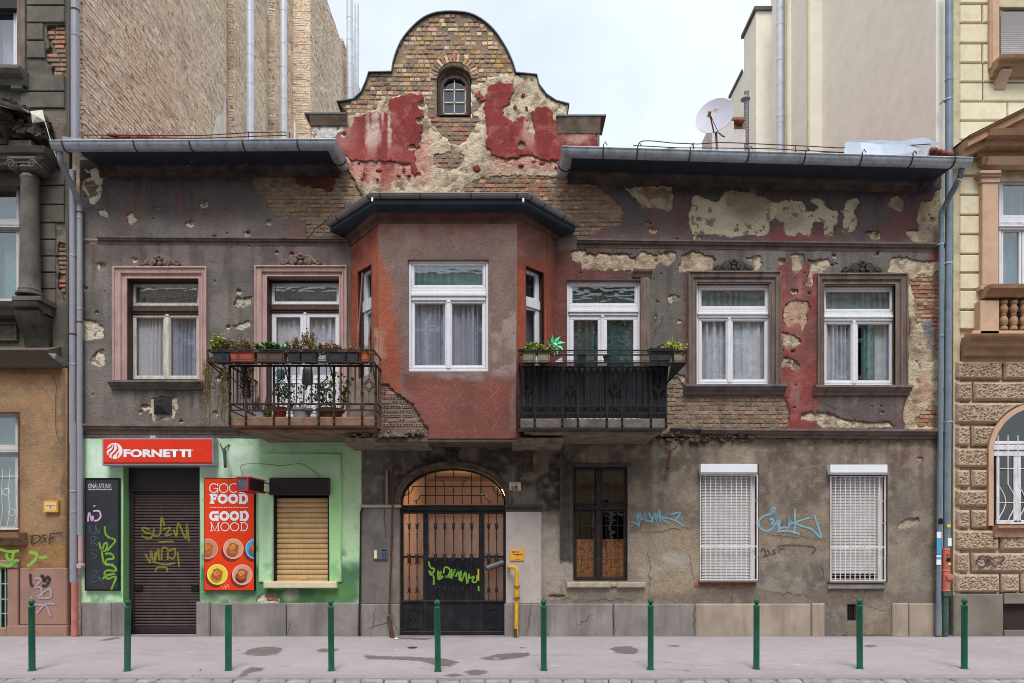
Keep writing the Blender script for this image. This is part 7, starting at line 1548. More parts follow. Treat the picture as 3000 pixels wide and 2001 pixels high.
# ================================================================== THINGS ON AND BEFORE THE HOUSE
def text(name, s, px0, pyb, hpx, y, m, parent, wpx=None, off=0, shear=0, sx=None):
    """flat lettering: left edge px0, baseline pyb, capital height hpx, total width wpx"""
    cu = bpy.data.curves.new('lettering', 'FONT'); cu.body = s; cu.size = 1; cu.offset = off; cu.shear = shear; cu.resolution_u = 3
    o = bpy.data.objects.new('lettering', cu); col.objects.link(o); bpy.context.view_layer.update()
    me = bpy.data.meshes.new_from_object(o.evaluated_get(bpy.context.evaluated_depsgraph_get())); bpy.data.objects.remove(o)
    n = len(me.vertices); c = np.zeros(n*3, 'f'); me.vertices.foreach_get('co', c); c = c.reshape(-1,3)
    x0, x1 = c[:,0].min(), c[:,0].max(); k = (y-CY)/FP; hs = hpx*k/.73; ws = (wpx*k/(x1-x0)) if wpx else hs
    o_ = orgof(parent); q = np.zeros_like(c); q[:,0] = PX(px0, y)+(c[:,0]-x0)*ws-o_[0]; q[:,1] = y-o_[1]; q[:,2] = PZ(pyb, y)+c[:,1]*hs-o_[2]
    me.vertices.foreach_set('co', q.ravel()); me.materials.clear(); me.materials.append(m); me.update(); return link(name, me, parent)
def flat(mb, pts, y): mb.add([P(a, b, y) for a, b in pts],[tuple(range(len(pts)))[::-1]]); return mb
def disc(mb, cx, cy, rx, ry, y, n=24, a0=0, a1=6.2832): return flat(mb,[(cx+rx*math.cos(a0+(a1-a0)*i/n), cy+ry*math.sin(a0+(a1-a0)*i/n)) for i in range(n+(0 if a1-a0 > 6.28 else 1))], y)
PRT = lambda n, c, r=.5: mat(n, c, r, var=.04, vs=6, bump=.02)
M_prw = PRT('printed_white',(236,236,240)); M_red = mat('sign_red',(226,52,20),.4, var=.06, vs=3, bump=.02, dirt=(190,44,22), dirt_amt=.4)
# shop fascia sign
ys = -.2
sg = thing('shop_sign', P(465,1363, ys), 'wide orange-red shop sign with white FORNETTI lettering and flame logo', 'sign')
q = MB(); q.pbox(299,1283,626,1364, ys,-.03,.008); q.build('sign_box', mat('silver_sign_frame',(168,164,176),.4,.5, var=.1, bump=.04), sg)
q = MB(); q.pbox(303,1287,621,1359, ys-.003, ys+.002); q.build('sign_face', M_red, sg)
q = MB(); q.pbox(303,1353,622,1359, ys-.005, ys); q.build('sign_lower_strip', PRT('sign_dark_red',(150,36,30)), sg)
text('lettering', 'FORNETTI',362,1338,21.5, ys-.007, M_prw, sg, wpx=198, off=.05)
text('registered_mark', '®',561,1321,4.5, ys-.007, M_prw, sg, wpx=5)
q = MB(); disc(q,335.5,1321,23.5,23.5, ys-.006,30); lg = q.build('logo_disc', M_prw, sg)
q = MB()
for pts, w_ in (([(311,1322),(318,1314),(326,1309),(330,1300)],3.4),([(319,1338),(321,1328),(330,1319),(334,1310),(333,1301)],4.0),([(330,1343),(330,1334),(340,1324),(346,1314),(341,1302)],4.4),([(344,1340),(346,1332),(350,1326)],3.0)):
    ribbon(q, curve([(PX(a, ys), PZ(b, ys)) for a, b in pts],6), lambda t: w_*.0055*(.25+.95*math.sin(math.pi*min(1, t*.9+.08))), ys-.009)
q.build('logo_flames', M_red, lg)
q = MB(); q.pbox(440,1276,455,1284, ys+.05,-.03); q.build('sign_clip', M_zinc, sg)
# chalkboard
yb_ = -.07
cb = thing('menu_board', P(300,1730, yb_), 'tall narrow black menu board headed KÍNÁLATUNK with graffiti, left of the shop door', 'sign')
q = MB(); q.pbox(248,1401,349,1731, yb_,-.02,.006); q.build('board', M_board, cb)
q = MB()
for a, b, c, d in ((248,1400,349,1404),(248,1726,349,1731),(248,1404,251,1726),(346,1404,349,1726)): q.pbox(a, b, c, d, yb_-.008, yb_)
q.build('board_frame', M_black, cb)
text('lettering', 'KÍNÁLATUNK:',258,1431,15, yb_-.004, PRT('chalk_white',(214,214,216)), cb, wpx=69, off=-.004)
q = MB(); q.pbox(258,1434,327,1435.6, yb_-.004, yb_-.001); q.build('underline', MAT['chalk_white'], cb)
strokes('pink_tag', spray('pink_spray',(226,178,226),.95), cb, 'I',[[(578,508),(580,470),(588,452),(600,495),(608,500),(610,470)],[(612,440),(650,440),(660,475),(640,500),(618,502)],[(617,402),(622,411)]],3.4, yb_-.006)
strokes('faded_tag', spray('faded_chalk',(96,112,122),.7), cb, 'I',[[(588,530),(592,580),(630,580),(625,535)],[(625,530),(650,590),(655,560)],[(600,660),(600,610),(635,615),(610,640),(645,665)],[(640,700),(605,695),(600,715),(635,735),(605,752)],[(598,885),(640,840),(620,830),(610,870),(660,880),(615,905),(600,900)],[(650,870),(680,915)]],2, yb_-.006)
M_lime = spray('lime_spray',(128,180,56),.8,30)
strokes('green_tag', M_lime, cb, 'I',[[(688,540),(690,580),(710,610),(755,630),(735,665),(700,700)],[(650,645),(665,690),(690,700),(705,660),(690,650),(670,700),(680,780)],[(690,720),(730,720),(745,750),(700,760),(695,790),(745,790)],[(680,780),(745,800),(760,830),(700,830),(690,860),(755,850)],[(675,885),(700,860),(705,885),(760,870),(745,920),(730,955)]],4.2, yb_-.007)
# poster with slab-serif lettering
yp_ = -.08
po = thing('poster_board', P(672,1730, yp_), 'tall red poster reading GOOD FOOD GOOD MOOD with five pictured snack bowls', 'poster')
q = MB(); q.pbox(597,1400,746,1731, yp_,-.02,.006); q.build('poster_frame', M_black, po)
def zo(a, b): return (590+a/4.482,1390+b/4.48)
x0, y0_ = zo(40,55); x1, y1_ = zo(688,1520)
q = MB(); q.pbox(x0, y0_, x1, y1_, yp_-.004, yp_-.001); q.build('poster_sheet', mat('poster_red',(228,60,14),.45, var=.06, vs=3, bump=.02), po)
def slab(ch, x, y, w_, h, t, ser, q, yy):      # slab-serif capitals drawn as strokes in zoom units
    R_ = lambda pts, tt=t: ribbon(q,[(PX(zo(a, b)[0], yy), PZ(zo(a, b)[1], yy)) for a, b in pts], tt/4.48*(yy-CY)/FP, yy-random.uniform(0,.0006))
    E = lambda a0, a1, cx, cy, rx, ry, n=22: [(cx+rx*math.cos(math.radians(a0+(a1-a0)*i/n)), cy-ry*math.sin(math.radians(a0+(a1-a0)*i/n))) for i in range(n+1)]
    hf = t/2
    if ch == 'O': R_(E(0,360, x+w_/2, y+h/2, w_/2-hf, h/2-hf,30))
    if ch == 'G': R_(E(48,360, x+w_/2, y+h/2, w_/2-hf, h/2-hf,26)); R_([(x+w_*.52, y+h*.53),(x+w_, y+h*.53)], ser); R_([(x+w_-hf, y+h*.5),(x+w_-hf, y+h)], t); R_([(x+w_-hf, y),(x+w_-hf, y+h*.3)], min(t, ser*1.4))
    if ch == 'D': R_([(x+w_*.2, y),(x+w_*.2, y+h)]); R_([(x, y+ser/2),(x+w_*.5, y+ser/2)], ser); R_([(x, y+h-ser/2),(x+w_*.5, y+h-ser/2)], ser); R_(E(90,-90, x+w_*.48, y+h/2, w_*.52-hf, h/2-hf*(1 if t < 20 else .6)), t)
    if ch == 'F': R_([(x+w_*.3, y),(x+w_*.3, y+h)]); R_([(x, y+ser/2),(x+w_, y+ser/2)], ser); R_([(x, y+h-ser/2),(x+w_*.62, y+h-ser/2)], ser); R_([(x+w_*.3, y+h*.48),(x+w_*.78, y+h*.48)], ser); R_([(x+w_-ser*.4, y),(x+w_-ser*.4, y+h*.33)], ser*.9); R_([(x+w_*.74, y+h*.32),(x+w_*.74, y+h*.64)], ser*.8)
    if ch == 'M':
        R_([(x+w_*.16, y),(x+w_*.16, y+h)]); R_([(x+w_*.84, y),(x+w_*.84, y+h)]); R_([(x+w_*.12, y+2),(x+w_*.5, y+h),(x+w_*.88, y+2)])
        for a, b, c in ((0,.3, h-ser/2),(.7,1, h-ser/2),(0,.2, ser/2),(.8,1, ser/2)): R_([(x+w_*a, y+c),(x+w_*b, y+c)], ser)
yt_ = yp_-.0075
q = MB()
for ch, a, w_ in (('G',103,118),('O',230,126),('O',362,126),('D',498,116)): slab(ch, a,115, w_,128,12,10, q, yt_)
for ch, a, w_ in (('F',110,98),('O',213,134),('O',350,134),('D',492,122)): slab(ch, a,254, w_,131,36,27, q, yt_)
for ch, a, w_ in (('G',103,124),('O',236,130),('O',368,130),('D',504,120)): slab(ch, a,480, w_,130,36,27, q, yt_)
for ch, a, w_ in (('M',112,132),('O',250,120),('O',376,120),('D',508,102)): slab(ch, a,627, w_,118,11,10, q, yt_)
for i in range(22): c = zo(118+i*23.2,432); disc(q, c[0], c[1],1.5,1.5, yt_,8)
q.build('lettering', M_prw, po)
XL = x0; XR = x1
def clipdisc(q, cx, cy, r_, y, sy=1.0):
    pts = []
    for i in range(36):
        a = i*math.pi/18; x_ = cx+r_*math.cos(a); pts.append((min(max(x_, XL+.3), XR-.3), cy+r_*sy*math.sin(a)))
    flat(q, pts, y)
M_shd = PRT('poster_shadow_red',(128,40,34))
def food(cx, cy, c1, c2, c3, kind):
    c = zo(cx, cy); d = zo(cx-26, cy+40); y = yp_-.006
    for m, r_, cc, dy in ((M_shd,29.5, d,0),(PRT('bowl_rim_'+kind, c1),30, c,.001),(PRT('bowl_'+kind, c2),27.3, c,.002)):
        q = MB(); clipdisc(q, cc[0], cc[1], r_, y-dy); q.build('printed_bowl', m, po)
    q = MB(); e = zo(cx-16, cy+34); clipdisc(q, e[0], e[1],17, y-.003); q.build('printed_bowl_shade', PRT('bowl_shade_'+kind, c3), po)
    q = MB(); e = zo(cx-4, cy-4); pts = [(min(max(e[0]+a, XL+.4), XR-.4), e[1]+b) for a, b in ((-17,6),(-10,-14),(2,-17),(17,-8),(14,10),(4,18),(-8,16))]; flat(q, pts, y-.004); s_ = q.build('printed_snack', mat('pastry_brown',(176,82,36),.6, var=.5, vs=60, bump=0, dirt=(214,150,90), dirt_amt=.7), po)
    q = MB(); flat(q,[(min(max(e[0]+a, XL+.4), XR-.4), e[1]+b) for a, b in ((-12,-4),(-2,-13),(10,-8),(4,2),(-6,6))], y-.005); q.build('printed_snack_light', mat('pastry_light',(222,140,64),.6, var=.5, vs=70, bump=0, dirt=(140,56,24), dirt_amt=.6), po)
food(84,975,(224,160,124),(196,138,104),(150,88,62), 'tan'); food(420,975,(240,186,150),(214,160,124),(150,84,62), 'peach'); food(712,975,(150,206,240),(88,164,220),(46,110,170), 'blue')
food(210,1312,(246,240,130),(230,206,50),(176,138,20), 'yellow'); food(538,1315,(240,190,172),(212,158,138),(92,44,34), 'rose')
strokes('marker_scribble', spray('marker_white',(232,190,190),.9), po, 'I',[[(1450,925),(1465,950),(1475,925),(1482,950),(1495,920),(1500,945)]],1.2, yp_-.012)
# projecting double-sided sign on a red bracket
pj = thing('projecting_sign', P(720,1435,-.75), 'small red-framed projecting lightbox sign jutting out over the poster', 'sign')
y0, y1 = -.98,-.1
A = lambda px, py, y: P(px, py, y)
q = MB(); w_ = PX(728, y0)-PX(692, y0); X0 = PX(692, y0); Z0, Z1 = PZ(1439, y0), PZ(1396, y0)
q.box(X0+.012, X0+w_-.012, y0+.01,-.32, Z0+.012, Z1-.012); q.build('sign_case', M_roll, pj)
q = MB()
for (a, b, c, d) in ((X0, X0+w_, Z1-.022, Z1),(X0, X0+w_, Z0, Z0+.022),(X0, X0+.022, Z0+.022, Z1-.022),(X0+w_-.022, X0+w_, Z0+.022, Z1-.022)): q.box(a, b, y0-.01, y0+.03, c, d)
for z_ in (Z0, Z1-.02): q.box(X0+w_-.02, X0+w_+.004, y0+.03,-.3, z_, z_+.02); q.box(X0-.004, X0+.02, y0+.03,-.3, z_, z_+.02)
for z_ in (Z0+.02, Z1-.05): q.box(X0+w_-.03, X0+w_-.01,-.32,-.0, z_, z_+.02)
q.build('red_frame', mat('sign_frame_red',(196,30,46),.45, var=.15, vs=9), pj)
q = MB(); q.box(X0+.02, X0+w_-.02, y0+.004, y0+.009, Z0+.02, Z1-.02); q.build('sign_face', mat('grey_blue_face',(92,100,112),.3, var=.5, vs=14, bump=0), pj)
# number plate, gas signs, intercom, letter stickers
np_ = thing('house_number_plate', P(1509,1436,-.03), 'white enamel house number plate 18 by the gate arch', 'sign'); q = MB(); q.pbox(1492,1413,1526,1437,-.045,-.018,.003); q.build('plate', mat('cream_enamel',(222,214,196),.5, var=.12, vs=12, bump=.05, dirt=(150,120,90), dirt_amt=.35), np_); text('lettering', '18.',1499,1435,13,-.047, M_black, np_, wpx=22, off=.02); text('street_name', 'Pf. U.',1499,1418,3,-.047, M_black, np_, wpx=18)
def gassign(x0, y0, x1, y1, y, lab, yb_=-.02):
    o = thing('gas_sign', P((x0+x1)/2, y1, y), lab, 'sign'); q = MB(); q.pbox(x0, y0, x1, y1, y-.02, yb_,.004); q.build('plate', mat('orange_enamel',(230,164,56),.5, var=.08, bump=.03, dirt=(190,120,50), dirt_amt=.3), o)
    w_, h = x1-x0, y1-y0; q = MB(); yy = y-.023; q.pbox(x0+w_*.2, y0+h*.42, x1-w_*.12, y0+h*.46, yy, y-.02); q.pbox(x0+w_*.5, y0+h*.46, x0+w_*.55, y0+h*.62, yy, y-.02); q.build('marking', M_black, o)
    q = MB(); flat(q,[(x0+w_*.14, y0+h*.14),(x0+w_*.26, y0+h*.22),(x0+w_*.38, y0+h*.14),(x0+w_*.38, y0+h*.34),(x0+w_*.26, y0+h*.26),(x0+w_*.14, y0+h*.34)], yy); q.build('valve_symbol', PRT('sign_blue',(48,74,150)), o)
    return o, yy
o, yy = gassign(1494,1609,1536,1643,-.05, 'orange gas sign with a blue valve symbol above the yellow gas pipe'); text('lettering', '0,5',1512,1619,4, yy, M_black, o, wpx=9); text('lettering', '0,4m',1510,1640,4, yy, M_black, o, wpx=12)
o, yy = gassign(127,1467,169,1501,-.03, 'yellow framed gas sign on the ochre wall of the left house',.0); q = MB(); q.pbox(132,1472,164,1496, yy-.001, yy); q.build('sign_field', mat('sign_field_beige',(222,190,140),.5), o); q = MB(); q.pbox(135,1481,160,1482.5, yy-.003, yy-.001); q.pbox(146,1482,148,1490, yy-.003, yy-.001); q.build('marking', M_black, o)
ic = thing('intercom', P(1114,1638,-.05), 'grey door intercom panel with keypad and lit name strip on the gate pilaster', 'intercom'); q = MB(); q.pbox(1093,1609,1136,1639,-.085,-.05,.004); q.build('panel', mat('intercom_grey',(104,106,116),.4,.3), ic)
q = MB(); q.pbox(1096,1612,1104,1636,-.088,-.084); q.build('name_strip', mat('pale_lit_strip',(222,222,170),.5), ic); q = MB(); q.pbox(1118,1610,1131,1614,-.088,-.084); q.build('display', M_black, ic)
q = MB()
for i in range(3):
    for j in range(4): q.pbox(1119+i*4.4,1618+j*4.6,1122+i*4.4,1621.4+j*4.6,-.09,-.084)
q.build('keypad', mat('keypad_blue',(60,84,130),.4), ic)
# gas pipe
gp_ = thing('gas_pipe', P(1514,1866,-.2), 'bright yellow gas riser pipe bent into the wall right of the gate', 'gas pipe'); yg = -.2
q = MB(); pts = curve([P(1490,1662,-.08), P(1494,1661, yg+.01), P(1506,1662, yg), P(1513,1672, yg), P(1514,1690, yg), P(1514,1720, yg)],4)+[P(1513,1790, yg), P(1512,1866, yg)]; q.tube(pts,.03,14); q.build('pipe', mat('yellow_gas_paint',(226,172,30),.5, var=.1, vs=9, bump=.06, dirt=(150,100,30), dirt_amt=.5), gp_, smooth=True)
q = MB()
for yy, r_ in ((1717,.05),(1721,.052),(1750,.052),(1755,.054)): q.lathe(*P(1514, yy, yg),[(r_,-.008),(r_,.008)],12)
for yy in (1719,1752): x, y, zz = P(1514, yy, yg); q.box(x-.015, x+.015, yg,-.03, zz-.01, zz+.01)
q.build('flange', mat('corroded_yellow',(150,108,52),.8, var=.4, vs=20, bump=.4), gp_); q = MB(); q.tube([P(1511,1842, yg), P(1511,1868, yg)],.034,12); q.build('pipe_foot', M_rust, gp_)
# rusty conduit by the left pilaster, loose wires, thin dark downpipe
cd = thing('rusty_conduit', P(1148,1872,-.2), 'rusty brown vertical conduit left of the gate ending in an angled foot', 'conduit'); q = MB(); q.tube([P(1153,1366,-.1), P(1147,1600,-.12), P(1140,1800,-.14)],.018,8); q.build('pipe', mat('rust_brown_pipe',(84,52,46),.8, var=.25), cd); q = MB(); q.tube([P(1139,1806,-.16), P(1150,1872,-.24)],.035,8); q.build('foot_tube', M_rust, cd)
cw = thing('loose_cable', P(1125,1375,-.06), 'thin loose wires hanging over the grey wall beside the conduit', 'cable'); q = MB(); q.tube([P(a, b,-.06) for a, b in curve(z('J',[(865,170),(845,200),(835,300),(845,420),(840,500),(852,560),(850,612)]),5)],.004,5); q.build('wire', M_roll, cw); q = MB(); q.box(PX(1132), PX(1138),-.07,-.02, PZ(1478), PZ(1376)); q.build('wire_cover', mat('beige_strip',(150,132,116),.8), cw)
tp = thing('thin_black_pipe', P(1055,1860,-.08), 'thin black cable pipe where the green wall meets the grey wall', 'conduit'); q = MB(); q.tube([P(a, b,-.08) for a, b in ((1062,1488),(1057,1500),(1055,1700),(1052,1862))],.014,8); q.build('pipe', M_iron, tp)
fc = thing('shop_cable', P(720,1365,-.08), 'grey cable draped across the green wall above the shop window', 'cable'); q = MB(); q.tube([P(a, b,-.08) for a, b in curve(z('J',[(-105,50),(-90,15),(-60,-2),(0,4),(80,2),(160,6),(290,-5),(340,25),(395,60),(415,90)][:0] or [(-85,205),(-100,150),(-60,130),(80,132),(160,142),(290,128),(350,160),(400,195),(415,222)]),5)],.006,5); q.build('cable', mat('dusty_cable',(110,124,112),.8), fc)
wc = thing('flagpole_holder', P(653,1365,-.1), 'dark green iron flag holder sticking out right of the shop sign', 'bracket'); q = MB(); q.tube([P(657,1316,-.05), P(660,1368,-.35)],.022,10); q.tube([P(645,1300,-.03), P(653,1318,-.08)],.008,6); q.tube([P(655,1316,-.08), P(672,1302,-.03)],.012,6); q.build('holder', mat('green_iron',(38,76,58),.6, var=.2), wc)
wc2 = thing('flagpole_holder', P(1962,1330,-.1), 'rusty iron flag holder under the right string course', 'bracket'); q = MB(); q.tube([P(1965,1318,-.05), P(1958,1372,-.3)],.022,10); q.tube([P(1948,1312,-.03), P(1964,1320,-.07), P(1985,1306,-.02)],.007,6); q.build('holder', M_rust, wc2)
# air vent cowl
av = thing('air_vent', P(480,1216,-.14), 'black pyramid-shaped air vent cowl under the leftmost upper window', 'vent'); q = MB(); x0, x1, z0_, z1_ = PX(457), PX(503), PZ(1214), PZ(1166)
q.box(x0-.01, x1+.01,-.05,-.02, z0_-.01, z1_+.01); ax, az = (x0+x1)/2-.02,(z0_+z1_)/2+.01; q.add([(x0,-.05, z0_),(x1,-.05, z0_),(x1,-.05, z1_),(x0,-.05, z1_),(ax-.02,-.16, az-.02),(ax+.02,-.16, az-.02),(ax+.02,-.16, az+.02),(ax-.02,-.16, az+.02)],[(0,1,5,4),(1,2,6,5),(2,3,7,6),(3,0,4,7),(4,5,6,7)]); q.build('cowl', mat('black_vent_paint',(52,52,56),.5,.2, var=.3), av)
q = MB()
for i in range(9): t = (i+.5)/9; q.tube([(x0+(x1-x0)*t,-.053, z1_-.002),(ax-.02+.04*t,-.162, az+.02)],.003,4)
q.build('cowl_louvres', M_iron, av)
# stickers on the right pipes
stk = thing('pipe_stickers', P(2752,1650,-.19), 'blue and white paper stickers on the thin right downpipe', 'sticker'); q = MB(); yy = -.176
for m_, a, b, c, d in ((PRT('sticker_blue',(70,160,200)),2745,1576,2758,1624),(M_prw,2745,1558,2758,1576),(M_prw,2744,1626,2757,1655),(MAT['sticker_blue'],2744,1632,2757,1639)): q = MB(); q.pbox(a, b, c, d, yy, yy+.004); q.build('sticker', m_, stk); yy -= .001
q = MB(); q.pbox(2750,1519,2762,1535,-.178,-.17); q.build('sticker', M_black, stk)
st2 = thing('pipe_stickers', P(2782,1640,-.2), 'yellow, white and black stickers on the salmon drain pipe', 'sticker')
for m_, a, b, c, d in ((PRT('sticker_yellow',(220,206,60)),2775,1536,2785,1545),(M_prw,2777,1576,2788,1600),(M_black,2774,1634,2784,1645),(MAT['sticker_yellow'],2778,1649,2786,1656),(PRT('sticker_red',(190,60,60)),2773,1622,2787,1627)): q = MB(); q.pbox(a, b, c, d,-.198,-.19); q.build('sticker', m_, st2)
# satellite dish on the right roof
sd_ = thing('satellite_dish', P(2100,440,.6), 'white satellite dish tilted on a pole above the right roof gutter', 'satellite dish')
ys_ = .6; c0 = Vector(P(2094,338, ys_)); q = MB(); Rr = .345; nrm = Vector((-.42,-.88,.3)).normalized(); up_ = Vector((0,0,1)); ux = nrm.cross(up_).normalized(); uy = ux.cross(nrm).normalized()
vs = []; fs = []; nr, na = 7,32
for side in (0,1):
    for i in range(nr+1):
        r_ = Rr*i/nr
        for k in range(na): a = k*2*math.pi/na; vs.append(tuple(c0+ux*(r_*math.cos(a)*.94)+uy*(r_*1.06*math.sin(a))-nrm*(.06*(1-(i/nr)**2)+.008*side)))
for side in (0,1):
    o = side*(nr+1)*na
    for i in range(nr):
        for k in range(na): fs.append((o+i*na+k, o+i*na+(k+1) % na, o+(i+1)*na+(k+1) % na, o+(i+1)*na+k))
o = (nr+1)*na
for k in range(na): fs.append((nr*na+k, nr*na+(k+1) % na, o+nr*na+(k+1) % na, o+nr*na+k))
q.add(vs, fs); q.build('dish', mat('dish_grey_white',(178,178,190),.5, var=.05, bump=.02), sd_, smooth=True)
feed = Vector(P(2079,331, ys_-.42)); q = MB(); base = c0-uy*Rr*1.03-nrm*.0; q.tube([tuple(base), tuple(feed)],.012,8); q.build('feed_arm', mat('rusty_arm',(120,84,58),.7,.2, var=.4, vs=20), sd_)
q = MB(); q.tube([tuple(feed+Vector((0,-.03,.02))), tuple(feed+Vector((.0,.05,-.03)))],.028,10); q.build('feed_horn', mat('cream_horn',(176,160,120),.5), sd_)
q = MB(); q.tube([P(2098,392, ys_+.05), P(2101,445, ys_+.05)],.02,8); q.tube([tuple(c0-nrm*.08), P(2098,392, ys_+.05)],.025,8); q.build('mast', M_zinc2, sd_)
q = MB(); q.tube([tuple(p_) for p_ in curve([tuple(feed), P(2096,370, ys_-.2), P(2110,395, ys_), P(2124,402, ys_), P(2108,390, ys_)],5)],.006,5); q.build('cable', M_black, sd_)
lpt = [c0+ux*a+uy*b-nrm*(.055-.02)+nrm*.012 for a, b in ((0,0),(0,0))]
def dp(a, b): return tuple(c0+ux*a+uy*b-nrm*(.06*(1-((a*a+b*b)/Rr**2)))+nrm*.006)
q = MB(); M_mag = PRT('dish_magenta',(214,100,130))
for a, b, c, d in ((-.03,.035,.2,.21),(-.002,.008,.165,.2),(-.014,.018,.16,.166),(-.03,-.022,.185,.2),(.028,.036,.185,.2),(-.075,-.065,.18,.188),(-.052,-.044,.18,.188),(.055,.063,.18,.188),(.078,.086,.18,.188)): q.quad(dp(-a, c-.03), dp(-b, c-.03), dp(-b, d-.03), dp(-a, d-.03))
q.build('dish_logo', M_mag, sd_)
# rusty snow-guard rods above the gutters
def rods(lab, lines, posts_, y):
    o = thing('snow_guard', P(posts_[0][0], posts_[0][2], y), lab, 'snow guard'); q = MB()
    for l_ in lines: q.tube([P(a, b, y) for a, b in l_],.0075,5)
    q.build('guard_rod', M_rust, o)
    for a, b, c in posts_: q = MB(); q.tube([P(a, b, y), P(a+random.uniform(-2,2), c, y)],.008,5); q.build('guard_post', M_rust, o)
rods('rusty snow guard rods above the left roof gutter',[z('A',[(520,886),(900,888),(1320,890),(1640,870),(1860,866)])+[(838,388)], z('A',[(660,905),(1000,915),(1400,905),(1720,893),(1880,888)])],[(243,393,420),(429,396,420),(728,386,420),(848,388,420)],-.35)
rods('long rusty snow guard rods above the right roof gutter',[curve(z('C',[(1200,970),(1000,985),(965,990),(940,975),(945,940),(975,925),(1040,925)]),4)+z('C',[(1160,938),(1330,945),(1470,935),(1600,938),(1792,947)])+z('D',[(290,955),(580,970),(850,965),(1180,945)]), z('C',[(908,955),(1200,970),(1500,972),(1792,975)])+z('D',[(290,985),(640,1002),(900,998),(1160,995)])],[(2031,418,450),(2182,420,450),(2330,425,455),(2487,430,460),(2632,427,465)],-.35)
# ------------------------------------------------------------------ graffiti on the walls (flat paint, part of the house)
M_blue = spray('pale_blue_spray',(120,180,200),.7,40); yw = -.031
strokes('blue_graffiti', M_blue, H, 'K',[[(892,510),(930,520),(945,540),(950,440),(935,500),(985,480),(980,440),(990,500),(1030,500),(1010,450)],[(1030,520),(1050,450),(1060,500),(1080,430),(1085,510)],[(1080,490),(1140,455),(1100,490),(1145,520)],[(1150,462),(1215,450),(1185,500)],[(1100,480),(1180,500),(1235,535)]],3.6, yw)
strokes('blue_graffiti', spray('pale_blue_spray2',(136,188,210),.75,40), H, 'L',[[(150,455),(90,470),(55,500),(60,550),(110,570),(150,540),(160,490),(135,430),(160,420),(150,460),(180,540),(185,580)],[(120,500),(150,490),(135,530)],[(185,500),(190,550),(215,540),(215,490),(222,545),(250,540),(255,480),(262,530)],[(290,425),(285,590)],[(270,520),(330,500),(385,482)],[(290,520),(340,540),(400,560),(460,615),(440,540),(415,465)],[(170,575),(240,570),(320,590)]],3.8, yw)
strokes('grey_graffiti', spray('faded_black_spray',(62,58,54),.7,40), H, 'L',[[(65,705),(75,690),(90,690),(100,735)],[(80,740),(125,720),(105,695)],[(170,690),(145,700),(160,715),(135,725)],[(185,715),(185,690),(225,688)],[(175,675),(220,664),(300,664),(380,670),(425,685),(400,718)]],2.8, yw)
M_blk = spray('black_spray',(24,22,22),.95)
strokes('black_graffiti', M_blk, LN, 'I',[[(215,600),(205,655),(250,640),(265,610),(235,600),(190,605)],[(310,595),(275,605),(300,630),(270,650)],[(322,655),(330,600),(335,590),(405,583)],[(318,625),(360,615)]],2.6,-.02)
strokes('black_graffiti', spray('soft_black_spray',(40,34,34),.9), LN, 'I',[[(198,850),(205,925),(240,928)],[(265,870),(280,865),(290,900),(310,870),(325,890),(300,930),(275,925)]],5.5,-.06)
strokes('grey_graffiti', spray('lilac_spray',(170,160,178),.85,30), LN, 'I',[[(225,880),(270,890),(225,940),(265,940),(275,1000)],[(245,1005),(320,950),(330,1005),(250,1010)],[(205,1000),(230,1050),(300,1060),(330,1130)],[(240,1110),(300,1050),(360,1050)]],4,-.062)
strokes('lime_graffiti', spray('lime_smear',(120,196,60),.85,12), LN, 'I',[[(0,690),(60,705),(125,700)],[(40,720),(60,760),(125,765)],[(0,790),(60,800),(100,770)],[(90,710),(70,800)],[(190,710),(240,720),(230,760),(180,800)],[(255,745),(310,740)]],5.5,-.09)
strokes('violet_graffiti', spray('dark_violet_spray',(58,44,66),.85), RN, 'L',[[(1500,740),(1480,780),(1520,810),(1550,770),(1530,735),(1500,745)],[(1560,730),(1560,800)],[(1610,745),(1560,765),(1600,790)],[(1620,745),(1660,745),(1650,770),(1610,780)],[(1590,800),(1610,802)]],3.6,-.07)
M_yel = spray('yellow_green_spray',(156,150,50),.6,40)
strokes('yellow_graffiti', M_yel, H, 'I',[[(985,560),(935,550),(950,580),(1000,590),(985,620),(930,605)],[(1010,555),(1010,600),(1050,590),(1060,480),(1080,540)],[(1070,560),(1120,550),(1085,600),(1130,590)],[(1140,560),(1160,610),(1170,520),(1220,620),(1225,520),(1240,640)],[(1040,645),(1100,640),(1140,640)]],3.6,.152)
strokes('yellow_graffiti', M_yel, H, 'I',[[(955,720),(985,780),(990,700),(1010,770),(1020,710)],[(1020,760),(1040,690),(1045,760)],[(1060,760),(1065,685),(1100,690),(1100,760)],[(1110,700),(1150,690),(1140,750),(1105,740)],[(1165,710),(1178,805)],[(1020,840),(1035,810),(1090,810),(1100,840)],[(1000,770),(1080,790),(1150,780)]],3.6,.152)
strokes('lime_graffiti', M_lime, H, 'J',[[(1132,770),(1145,810),(1170,820),(1150,860),(1135,830),(1165,870),(1165,925)],[(1195,830),(1195,890),(1215,835),(1200,860),(1225,870),(1200,890)],[(1230,850),(1240,810),(1270,820),(1265,860),(1240,870),(1275,870)],[(1285,820),(1280,880),(1310,820),(1290,850)],[(1310,870),(1330,840),(1335,895)],[(1345,830),(1348,900),(1375,840),(1385,915),(1400,850)],[(1400,880),(1430,870),(1420,900),(1445,905),(1450,860)],[(1460,930),(1462,965)]],3.2, GYd-.12+.06)
